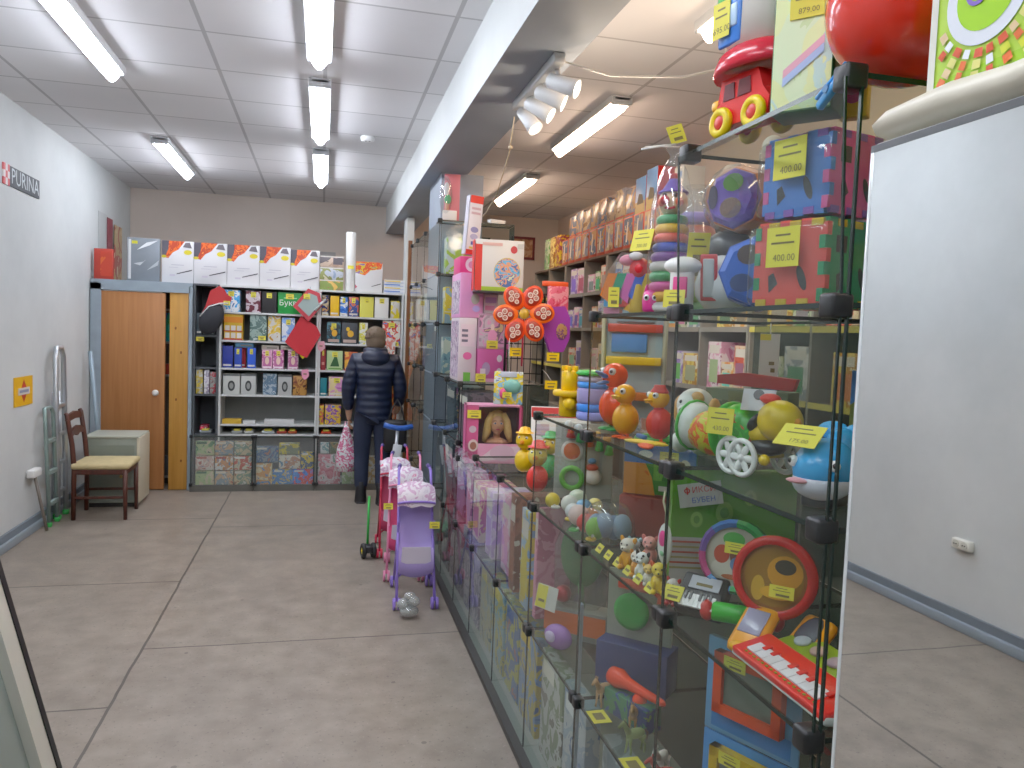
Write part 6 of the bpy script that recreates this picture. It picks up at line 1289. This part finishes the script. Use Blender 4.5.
LB = [(1.83, .50, ('9fb0b8', 'c9d3d6', '7a8a94', '5f6f78'), 'grey white board game box in the bottom tier below the animal figures'), (2.34, .22, ('6f8fb8', 'a8c0d8', 'e0e6e8', '3f5f90'), 'pale blue board game box in the bottom tier, right of the green patterned one'), (2.60, .26, ('c9cdb8', '7a8f5a', 'e3e3d6', '6a5f4a'), 'green and white patterned board in the bottom tier'), (2.93, .26, ('3f6fb0', '6f9ad0', 'd3b83a', '2f4f86'), 'blue and yellow board box in the bottom tier'), (3.20, .24, ('4f84c0', 'c9c23a', '3a62a0', 'c0503a'), 'blue board box with yellow figure in the bottom tier'), (3.48, .25, ('5a9ac0', '8fc0d0', 'd9c85a', '3f708a'), 'aqua blue board box in the bottom tier of the counter'), (3.76, .25, ('6a8f9a', 'b0c4c0', 'd3c890', '4a6a74'), 'greyish aqua board box farther along the bottom tier'), (4.15, .44, ('8f86a8', 'c0b8cc', '6f6890', 'ddd6dc'), 'lilac grey board box in the bottom tier behind the strollers'), (4.66, .44, ('7f7490', 'a89ab0', '5f5674', 'c9c0cc'), 'dull lilac board box far along the bottom tier'), (5.17, .46, ('5f6a74', '86929a', '464f58', 'a8b0b4'), 'slate grey board box at the far end of the bottom tier')]
def mute(h, f=.4, g=(0x7f, 0x8a, 0x90)): return ''.join('%02x' % int(int(h[i:i+2], 16)*(1-f)+g[i//2]*f) for i in (0, 2, 4))
for k, (y, w_, c, l) in enumerate(LB): pack('board_game', l, 'box', (.86, y, TZ[0]+EPS), R(-90), (w_, .05, .40), PR([mute(q) for q in c], 9, .4, 1.4, k+40), [('r', 'f', .08, .78, .6, .92, M(c[2]))], tilt=None)
# yellow figures and paper on the low counters
for k, (u, x, c, c2, l) in enumerate(((527, .92, 'e6c02a', 'e8b020', 'yellow two ball toy figure on the low counter'), (541, .86, 'e0cf6a', 'c9342c', 'cream and red toy figure on the low counter, right of the yellow one'), (553, 1.0, 'e8c83a', '3f9a5a', 'yellow and green toy figure on the low counter behind the rattle card'))):
    p = px(u, x, T2); t = T('toy_figure', l, 'toy', (x, p.y, T2+EPS), R(-30)); b = MB(); b.ell((0, 0, .055), (.045, .045, .055), M(c2 if k else c, .3), 16); b.build('body', t)
    b = MB(); b.ell((0, -.005, .15), (.04, .04, .042), M(c, .3), 16); b.cyl((0, -.04, .145), .01, .03, M('e0902a', .3), 'y', 10, .003); b.build('head', t)
    b = MB(); eye(b, (-.016, -.032, .165), .008); eye(b, (.016, -.032, .165), .008); b.build('eyes', t)
    b = MB(); b.lathe([(.045, .185), (.03, .19), (.022, .21), (.0, .215)], M(['e6b81f', 'c9342c', '3f9a5a'][k], .35), 14, cap=False); b.build('cap', t)
t = T('board_game', 'white open board with red top edge leaning behind the yellow figures', 'board', (1.16, 3.62, T2+EPS), R(-12), tilt=(R(-20), 0))
b = MB(); b.box((0, 0, .15), (.30, .02, .29), M('dcdcda', .5), .002); deco(b, [('r', 'f', .0, .82, 1, 1, M('b0302f')), ('r', 'f', .1, .3, .5, .34, M('8a8f98')), ('r', 'f', .08, .5, .3, .7, M('b8a0b0'))], .30, .02, .29); b.build('sheet', t)
b = MB(); b.tube([(.14, .03, .02), (.17, .12, .16)], .008, BLK, 6); b.build('prop', t)
# doll head box
t = T('doll_head_box', 'pink window box holding a blond styling doll head, on the low counter', 'box', (.948, 4.255, .886), R(-6))
pk, pk2 = M('c9628f', .4), M('e3a6c4', .4); w_, d_, h_ = .318, .18, .325
b = MB(); b.box((0, d_/2-.005, h_/2), (w_, .008, h_), M('6f5560', .5)); b.box((-w_/2+.004, 0, h_/2), (.008, d_, h_), pk); b.box((w_/2-.004, 0, h_/2), (.008, d_, h_), M('8a2f4a', .4)); b.box((0, 0, .004), (w_, d_, .008), pk); b.box((0, 0, h_-.004), (w_, d_, .008), pk2)
b.box((0, -d_/2+.004, .055), (w_, .008, .11), pk2); b.box((-w_/2+.035, -d_/2+.004, h_/2), (.07, .008, h_), pk); b.box((w_/2-.01, -d_/2+.004, h_/2), (.02, .008, h_), pk)
b.poly([(-.10, -d_/2-.001, .01), (.0, -d_/2-.001, .09), (.15, -d_/2-.001, .10), (.15, -d_/2-.001, .03)], M('e8d0dc', .4)); b.poly([(.05+.07*math.cos(k*PI/12), -d_/2-.002, .06+.045*math.sin(k*PI/12)) for k in range(24)], M('d9b8cc', .4))
b.poly([(-.115+.028*math.cos(k*PI/10), -d_/2-.001, .10+.034*math.sin(k*PI/10)) for k in range(20)], M('e6d6d0', .4)); b.poly([(-.115+.018*math.cos(k*PI/10), -d_/2-.0018, .098+.022*math.sin(k*PI/10)) for k in range(20)], M('9a6a5a', .5)); b.poly([(-.12+.02*math.cos(k*PI/10), -d_/2-.001, .19+.02*math.sin(k*PI/10)) for k in range(20)], M('d3c0cc', .4)); b.build('carton', t)
b = MB(); b.poly([(-.09, -d_/2+.001, .11), (.14, -d_/2+.001, .11), (.14, -d_/2+.001, h_-.008), (-.09, -d_/2+.001, h_-.008)], GL('f4f7f8', .05, .6, .05, .02)); b.build('window', t)
b = MB(); sk = M('d9a98a', .45); b.ell((.025, -.02, .215), (.042, .046, .056), sk, 20); b.ell((.025, -.035, .178), (.022, .022, .022), sk, 12); b.lathe([(.02, .12), (.018, .17)], sk, 14, (.025, .0, 0)); b.lathe([(.07, .105), (.06, .12), (.025, .135)], sk, 18, (.025, .0, 0), sy=.6); b.ell((.025, -.066, .208), (.006, .008, .009), sk, 8); b.build('doll_head', t)
b = MB()
for s in (-1, 1): b.ell((.025+s*.017, -.060, .222), (.009, .005, .006), EW, 10); b.ell((.025+s*.017, -.064, .222), (.005, .003, .005), M('3a4a6a', .3), 8); b.tube([(.025+s*.008, -.063, .236), (.025+s*.018, -.062, .239), (.025+s*.027, -.057, .234)], .0015, M('7a5a34', .5), 5)
b.ell((.025, -.060, .188), (.012, .005, .005), M('b8485a', .35), 10); b.build('face', t)
b = MB(); hr = M('d9b878', .5, var=40); b.ell((.025, .0, .235), (.055, .05, .058), hr, 18)
for s in (-1, 1): b.tube([(.025+s*.03, -.02, .275), (.025+s*.052, -.03, .23), (.025+s*.06, -.035, .17), (.025+s*.075, -.03, .115)], [.018, .022, .024, .012], hr, 8)
b.build('doll_hair', t)
price_tag(t, (-.115, -d_/2-.006, .275), 0, w=.075, h=.045)
# blue blister card and pinwheel hung before the rack
t = T('display_rack', 'black wire rack with top shelf behind the counters carrying hanging toys', 'rack', (1.19, 4.53, T3+EPS))
b = MB()
for x in (-.12, .118): b.tube([(x, .0, 0), (x, .0, .535)], .008, BLK, 6)
for k in range(6): b.tube([(-.12, .0, .06+.09*k), (.118, .0, .06+.09*k)], .004, BLK, 5)
for k in range(7): b.tube([(-.12+.04*k, 0, .0), (-.12+.04*k, 0, .53)], .003, BLK, 5)
b.build('wire_grid', t)
b = MB(); b.box((-.10, .03, .541), (.43, .20, .012), M('2a2b2d', .4), .002); b.build('top_shelf', t)
t = T('blister_card', 'blue rounded toy card with yellow tag hanging above the doll head box corner', 'card', (.995, 4.10, 1.225), R(-8))
b = MB(); b.box((0, 0, .09), (.16, .006, .18), PR(['4f9ac8', '8fc0dc', 'e8d84a', 'd9e6ea', '3f78b0'], 14), .02); b.box((0, -.006, .165), (.09, .006, .03), M('c9d3e8', .4), .01); b.build('card', t)
b = MB(); b.ell((.02, -.01, .10), (.05, .025, .04), M('7fb8b0', .25), 14); b.ell((-.03, -.012, .06), (.02, .015, .03), M('d95a8a', .3), 10); b.build('toy_insert', t)
price_tag(t, (-.01, -.04, .055), w=.05, h=.03)
b = MB(); b.tube([(0, 0, .18), (0, .05, .34), (.04, .40, .40)], .0015, EW, 5); b.build('string', t)
p = ay(524, 314, 4.28)
t = T('pinwheel_toy', 'orange six petal flower pinwheel hanging over the counters', 'pinwheel', (p.x, 4.28, p.z-.0), R(-8))
for k in range(6):
    a = R(60*k+4); b = MB(); b.x = TR(.105*math.cos(a), 0, .105*math.sin(a)) @ Matrix.Rotation(-a, 4, 'Y')
    b.ell((0, 0, 0), (.074, .010, .058), M(['e8702a', 'd9481f', 'e0561f'][k % 3], .3), 18); b.ell((.004, -.006, 0), (.056, .008, .043), M('9a3020', .3), 16); pt = b.build('petal', t)
    b = MB(); b.x = TR(.105*math.cos(a), 0, .105*math.sin(a)) @ Matrix.Rotation(-a, 4, 'Y')
    for ex, ez, rr in ((-.024, .0, .010), (.006, .018, .013), (.006, -.018, .013), (.034, .0, .012)): b.torus((ex, -.0135, ez), rr, .0035, M('e8d2c4', .3), 'y', 14, 6); b.ell((ex, -.0135, ez), (rr*.5, .002, rr*.5), M('c9a090', .4), 8)
    b.build('round_print', pt)
b = MB(); b.ell((0, -.01, 0), (.03, .018, .03), M('c9a03a', .3), 14); b.build('hub', t)
b = MB(); b.tube([(0, .01, 0), (0, .015, -.14), (.0, .02, -.30)], .006, M('a8304a', .4), 6); b.build('stick', t)
b = MB(); b.box((0, 0, 0), (.07, .003, .05), TAGY); b.box((0, -.002, -.008), (.04, .001, .012), INK); 
for k, (u, v, l) in enumerate(((516, 352, 'yellow price tag hanging left below the pinwheel'), (553, 357, 'yellow price tag hanging below the purple bag'), (551, 385, 'tilted yellow price tag hanging lowest right of the pinwheel stick'))):
    p = ay(u, v, 4.33); b = MB(); b.box((0, 0, 0), (.075, .003, .05), YEL); b.box((0, -.002, .008), (.05, .001, .005), INK); b.box((0, -.002, -.01), (.04, .001, .01), INK); b.tube([(0, .002, .025), (0, .10, .06), (0, .19, .08)], .0015, EW, 5)
    tag(b.build('hanging_tag', None, p), l, 'tag')
p = ay(559, 352, 4.36); t = T('toy_bag', 'purple bag with dark print hanging right of the pinwheel', 'bag', (p.x-.03, 4.36, p.z))
b = MB(); b.prism([(-.03, 0), (.05, .0), (.085, .08), (.085, .20), (.05, .27), (-.06, .26), (-.09, .17), (-.06, .08)], -.02, .02, M('8f3a9a', .4)); b.build('bag_body', t)
b = MB(); b.ell((.035, -.021, .12), (.035, .004, .05), PR(['4a2a4a', 'b08a5a', '6a3f6a', 'd9b8a0'], 30), 14); b.build('print', t)
p = ay(557, 318, 4.42); t = T('toy_pack', 'red clear pack of small pink toys hanging above the purple bag', 'pack', (p.x, 4.42, p.z))
b = MB(); b.box((0, 0, .09), (.13, .03, .20), PR(['b02f3f', 'c9506a', 'd98f9a', '7f1f2f'], 16), .01); b.box((-.02, 0, .20), (.16, .02, .03), M('d9562a', .4), .004); b.build('pack_body', t)
# white baby box on the rack shelf
a, c = ay(476, 290, 4.47), ay(523, 290, 4.47)
pack('baby_toy_box', 'white toy box with red side and blue round picture on the rack shelf', 'box', ((a.x+c.x)/2, 4.54, T3+EPS+.548), R(-4), (.29, .12, .30), M('dcdad4', .4), [('r', 'f', 0, .0, .14, .9, M('c2352c')), ('r', 'f', .14, .0, 1, .08, M('9ab83a')), ('e', 'f', .66, .36, .28, .30, M('c9b86a')), ('e', 'f', .66, .36, .265, .285, PR(['3f86b8', '6fb0d8', 'd9a07a', '4a6aa0', 'c9d8b0'], 22)), ('e', 'f', .79, .82, .07, .075, M('b83a40')), ('r', 'f', .14, .88, .55, .94, M('d9b0a8')), ('r', 'f', .86, .84, .98, .94, M('c9c6c0')), ('r', 's', 0, 0, 1, 1, M('c2352c'))])
# pile of pink boxes
pkx = M('d98fb8', .4); 
def pbox(x0, x1, y, z, h, d_, base, art, label, tp=None): return pack('pink_toy_box', label, 'box', ((x0+x1)/2, y+d_/2, z), 0, (x1-x0-.003, d_, h), base, art, tagpos=tp)
win = PR(['8f6f94', 'b8a0bc', 'd9cfd8', '6a4f78', 'cfa0bc'], 14)
pbox(.80, .912, 4.62, T3+EPS, .385, .30, M('dccfd6', .4), [('r', 's', .06, .05, .94, .95, win), ('r', 'f', .1, .55, .9, .9, M('e6d0dc')), ('r', 'f', .3, .0, .7, .14, M('6fb04a')), ('e', 'f', .5, .4, .25, .06, M('d96a9f')), ('r', 'f', .15, .62, .5, .66, M('6a6478')), ('r', 'f', .15, .70, .5, .74, M('6a6478')), ('r', 'f', .15, .78, .5, .82, M('6a6478'))], 'tall white and pink toy box with side window, lower left of the pink pile')
pbox(.915, 1.10, 4.60, T3+EPS, .20, .30, M('c25f94', .4), [('e', 'f', .3, .4, .14, .2, M('b89ac0')), ('e', 'f', .75, .72, .09, .11, M('e6dce0')), ('e', 'f', .75, .32, .09, .11, M('e6dce0')), ('r', 'f', .0, .0, 1, .1, M('dfa8c4')), ('r', 'f', .1, .12, .28, .4, M('e8d8e0'))], 'dark pink toy box with round pictures, lower right of the pink pile', (.12, .12))
pbox(.915, 1.12, 4.62, T3+.203, .215, .30, M('b890a8', .4), [('r', 'f', .04, .06, .96, .94, PR(['a898a4', 'c9bcc4', 'd9a0c0', '8a6a80', 'd9c79a'], 12)), ('r', 'f', .9, 0, 1, 1, M('c25f94')), ('e', 'f', .45, .35, .14, .2, M('e3a0c4')), ('e', 'f', .45, .62, .06, .09, M('e8d0c4'))], 'clear fronted pink toy box with small doll, resting on the dark pink box', (.45, .12))
pbox(.80, .945, 4.62, T3+.388, .27, .32, M('e0a0cc', .35), [('r', 's', .08, .08, .92, .85, win), ('e', 'f', .65, .42, .18, .12, M('b8b0a0')), ('e', 'f', .65, .66, .2, .1, M('f0d8e8')), ('e', 'f', .7, .2, .16, .07, M('b8a8dc'))], 'bright pink toy box with side window in the middle of the pink pile')
pbox(.95, 1.04, 4.64, T3+.420, .115, .2, M('dcd0da', .4), [('r', 'f', .1, .55, .9, .85, M('b8a0d0')), ('r', 'f', .1, .15, .8, .4, M('d98fb0'))], 'small white and lilac toy box just under the rack shelf')
pbox(.80, .93, 4.66, T3+.660, .10, .24, M('cf3f7c', .4), [('e', 'f', .55, .5, .3, .42, M('eed6e2')), ('e', 'f', .55, .5, .16, .22, M('d98ab0'))], 'deep pink toy box with white round badge near the top of the pink pile')
o = pack('tall_toy_box', 'tall thin white box with red ends standing on the pink box pile', 'box', (.875, 4.74, T3+.778), R(10), (.085, .06, .36), M('e3dbe0', .4), [('r', 'f', 0, .87, 1, 1, M('d23a2c')), ('r', 'f', 0, 0, 1, .08, M('d23a2c')), ('r', 'f', .15, .76, .85, .8, M('cfa8b0')), ('r', 'f', .15, .68, .85, .72, M('cfa8b0')), ('e', 'f', .5, .42, .3, .05, M('8a86b0')), ('e', 'f', .5, .3, .3, .05, M('b0a8c8')), ('r', 'f', .3, .16, .6, .22, M('4a4a8a')), ('r', 'f', .2, .09, .8, .13, M('e0b85a')), ('r', 's', 0, 0, 1, 1, M('c9c4d0'))], tilt=(0, R(4)))
t = T('doll_card', 'pink and white card pack standing highest, on the tall glass showcase under the beam', 'pack', (.855, 5.50, TZ[6]+EPS), R(-4))
b = MB(); b.box((.015, .01, .165), (.11, .02, .33), M('cf7f88', .45), .002); b.build('card', t)
b = MB(); b.ell((-.03, -.02, .17), (.045, .035, .14), GL('f4f7f8', .1, .8, .06, .08), 16); b.build('blister', t)
b = MB(); b.ell((-.025, -.01, .22), (.02, .015, .05), M('e6e3e6', .4), 12); b.ell((-.015, -.01, .15), (.025, .016, .035), M('3fa870', .4), 12); b.ell((-.02, -.008, .09), (.014, .012, .05), M('d9a088', .4), 12); b.build('doll_insert', t)
b = MB(); b.box((0, -.02, .035), (.10, .03, .07), M('e9e2da', .4), .004); b.build('base', t)
pack('glass_plate_tag', 'white folded paper lying on the glass at the far end of the tall showcase', 'paper', (1.2, 5.5, TZ[6]+EPS), R(15), (.12, .05, .03), M('e3e3de', .5))
for k, (y, z, c, l) in enumerate(((5.53, T5, ('7f9ab0', 'a8c04a', 'c9d3d8'), 'blue and green toy box inside the tall showcase before the column, upper tier'), (5.53, T4, ('6a8aa0', '8fa8b8', 'd9c23a'), 'steel blue toy box inside the tall showcase before the column, second tier'), (5.53, T3, ('4a6a7a', '6f8f9a', 'b8c0b0'), 'dull teal toy box inside the tall showcase before the column, third tier'), (6.50, T4, ('4f6f8a', '7a98ac', 'c9c8b8'), 'grey blue toy box in the tall showcase behind the column'), (6.98, T4, ('9a6a4a', 'c0946a', 'd9c8a8'), 'brown toy box in the tall showcase nearest the customer'), (6.98, T3, ('b0703a', 'd09a5a', '7a4a2a'), 'orange brown toy box in the showcase nearest the customer, third tier'), (6.50, T3, ('5a4a6a', '86749a', 'c0b4c8'), 'violet grey toy box in the showcase behind the column'))):
    pack('toy_box', l, 'box', (.93, y, z+EPS), R(-90), (.13 if y < 6 else .3, .18, .26), PR([*c, 'd8d4c8'], 9, .4, 1.2, k+60), [('r', 'f', .1, .7, .9, .9, M('d9d6cc'))])
# ---------------------------------------------------------------- doll strollers in the aisle
def stroller(label, loc, rz, cf, cs, chood, s=1, tags=()):
    t = T('doll_stroller', label, 'stroller', loc, rz, 'doll strollers parked along the glass'); mf, ms, mh = M(cf, .35), M(cs, .6), PR([chood, 'e6dfe8', 'cfa8c8', 'ece8ee'], 16, .6)
    w = .112*s; H_ = .74*s
    for q in (-1, 1):
        b = MB(); b.tube([(q*w, -.20*s, .05*s), (q*w*.95, -.05*s, .35*s), (q*w*.9, .10*s, .62*s), (q*w*.9, .20*s, .76*s), (q*w*.85, .25*s, .77*s)], .0085*s, mf, 8); b.build('side_frame', t)
        b = MB(); b.tube([(q*w, .22*s, .05*s), (q*w*.95, .02*s, .38*s), (q*w*.95, -.08*s, .50*s)], .0075*s, mf, 8); b.build('rear_leg', t)
        b = MB(); b.tube([(q*w*.86, .24*s, .772*s), (q*w*.8, .30*s, .775*s)], .013*s, M('5a4a8a', .5), 8); b.build('handle', t)
        for y in (-.20, .22):
            for e_ in (-.014, .014):
                b = MB(); b.lathe([(.018*s, -.006), (.034*s, -.008), (.036*s, 0), (.034*s, .008), (.018*s, .006)], mf, 16, (q*w+e_*s, y*s, .036*s), 'x'); b.build('wheel', t)
    b = MB(); b.tube([(-w, -.10*s, .16*s), (w, .02*s, .30*s)], .006*s, mf, 6); b.tube([(w, -.10*s, .16*s), (-w, .02*s, .30*s)], .006*s, mf, 6); b.build('cross_brace', t)
    b = MB(); n = 8; vs = []; fs = []
    pr = [(-.13, .20), (-.16, .24), (-.135, .34), (-.03, .33), (.02, .37), (.06, .5), (.10, .60)]
    for y, z in pr:
        for k in range(n+1): x = -1+2*k/n; vs.append((x*w*.93, y*s, (z-.03*(1-x*x))*s))
    for i in range(len(pr)-1):
        for k in range(n): fs.append([i*(n+1)+k, i*(n+1)+k+1, (i+1)*(n+1)+k+1, (i+1)*(n+1)+k])
    b.add(vs, fs, ms, True); b.build('seat_sling', t)
    b = MB(); b.prism([(-w*.8, .26*s), (w*.8, .26*s), (w*.75, .36*s), (-w*.75, .36*s)], -.150*s, -.146*s, M('cfc6d8', .6)); b.build('seat_print', t)
    b = MB(); vs = []; fs = []
    for i in range(7):
        a = R(-10+25*i)
        for k in range(9): x = -1+.25*k; vs.append((x*w*1.02, (.06+.115*-math.cos(a))*s, (.60+.115*math.sin(a)*(1-.3*x*x)+.008*math.sin(7*x+3*i))*s))
    for i in range(6):
        for k in range(8): fs.append([i*9+k, i*9+k+1, (i+1)*9+k+1, (i+1)*9+k])
    b.add(vs, fs, mh, True); b.build('hood', t)
    b = MB(); b.tube([(-w, -.05*s, .60*s)]+[(w*math.cos(PI-PI*k/8), -.055*s, (.60+.012*math.sin(PI*k/8))*s) for k in range(1, 8)]+[(w, -.05*s, .60*s)], .008*s, mf, 6); b.build('hood_bar', t)
    for (x, y, z) in tags: price_tag(t, (x, y, z), 0, w=.06, h=.04, tilt=-5)
    return t
stroller('nearest doll stroller with lavender frame, lavender mesh seat and white printed hood', (.565, 4.56, 0), R(-3), '8f78c8', 'a08fc4', 'd9d0dc', .98, ((.105, -.10, .47),))
stroller('pink framed doll stroller behind the lavender one, next in the row', (.556, 5.08, 0), R(-5), 'e08fae', 'c2456f', 'd98fae', .98, ((-.11, -.12, .47),))
stroller('red framed doll stroller, farthest in the row by the glass', (.535, 5.60, 0), R(-2), 'b82f4a', 'a83a5a', 'c9607f', .95)
t = T('toy_scooter', 'toy push post with blue handlebar and white plate standing behind the strollers', 'scooter', (.575, 6.10, 0))
b = MB(); b.tube([(0, 0, .06), (0, .02, .50), (.02, .04, .83)], .013, M('c9cdd2', .3, .5), 8); b.build('post', t)
b = MB(); b.tube([(-.09, .04, .86), (-.04, .035, .845), (.02, .03, .835), (.07, .035, .835), (.14, .04, .85)], .021, M('2f5aa8', .35), 10); b.build('handlebar', t)
b = MB(); b.box((.01, -.01, .63), (.07, .006, .16), M('d9dde0', .3), .004, RY(8)); b.build('plate', t)
b = MB(); b.box((0, -.02, .05), (.09, .34, .018), M('3a7a4a', .4), .006); b.build('deck', t)
for y in (-.17, .13): b = MB(); b.cyl((0, y, .035), .035, .025, M('24262a', .5), 'x', 16, .006); b.build('wheel', t)
t = T('toy_roller', 'black and yellow wheeled toy on the floor left of the strollers', 'toy', (.345, 5.42, 0), R(10))
for q in (-1, 1): b = MB(); b.torus((q*.035, 0, .055), .038, .017, M('1d1d1f', .6), 'x', 20, 8); b.cyl((q*.035, 0, .055), .03, .02, M('d9cf2a', .4), 'x', 16, .004); b.build('wheel', t)
b = MB(); b.tube([(-.05, 0, .055), (.05, 0, .055)], .01, M('d9cf2a', .4), 8); b.box((0, .0, .07), (.05, .10, .05), M('24262a', .5), .01); b.tube([(0, .03, .09), (.02, .10, .42)], .009, M('2fa84a', .4), 8); b.build('body', t)
b = MB(); bgm = GL('e6e9ea', .12, .9, .12, .25); random.seed(9)
for k in range(5): b.ell((random.uniform(-.03, .03), random.uniform(-.03, .03), .035+.02*k), (.055-.007*k, .045-.005*k, .034), bgm, 12, RX(25*k) @ RY(20*k))
tag(b.build('plastic_bag', None, (.505, 4.245, .004)), 'crumpled clear plastic bag on the floor under the nearest stroller', 'bag')
# ---------------------------------------------------------------- world and view
w = bpy.data.worlds.new('world'); sc.world = w; w.use_nodes = True
w.node_tree.nodes['Background'].inputs[0].default_value = (.8, .88, 1, 1); w.node_tree.nodes['Background'].inputs[1].default_value = .15
sc.view_settings.view_transform = 'Standard'; sc.view_settings.look = 'None'; sc.view_settings.exposure = 0; sc.view_settings.gamma = 1.18
sc.cycles.transparent_max_bounces = 40; sc.cycles.max_bounces = 10; sc.cycles.diffuse_bounces = 4; sc.cycles.glossy_bounces = 5
sc.cycles.caustics_reflective = False; sc.cycles.caustics_refractive = False
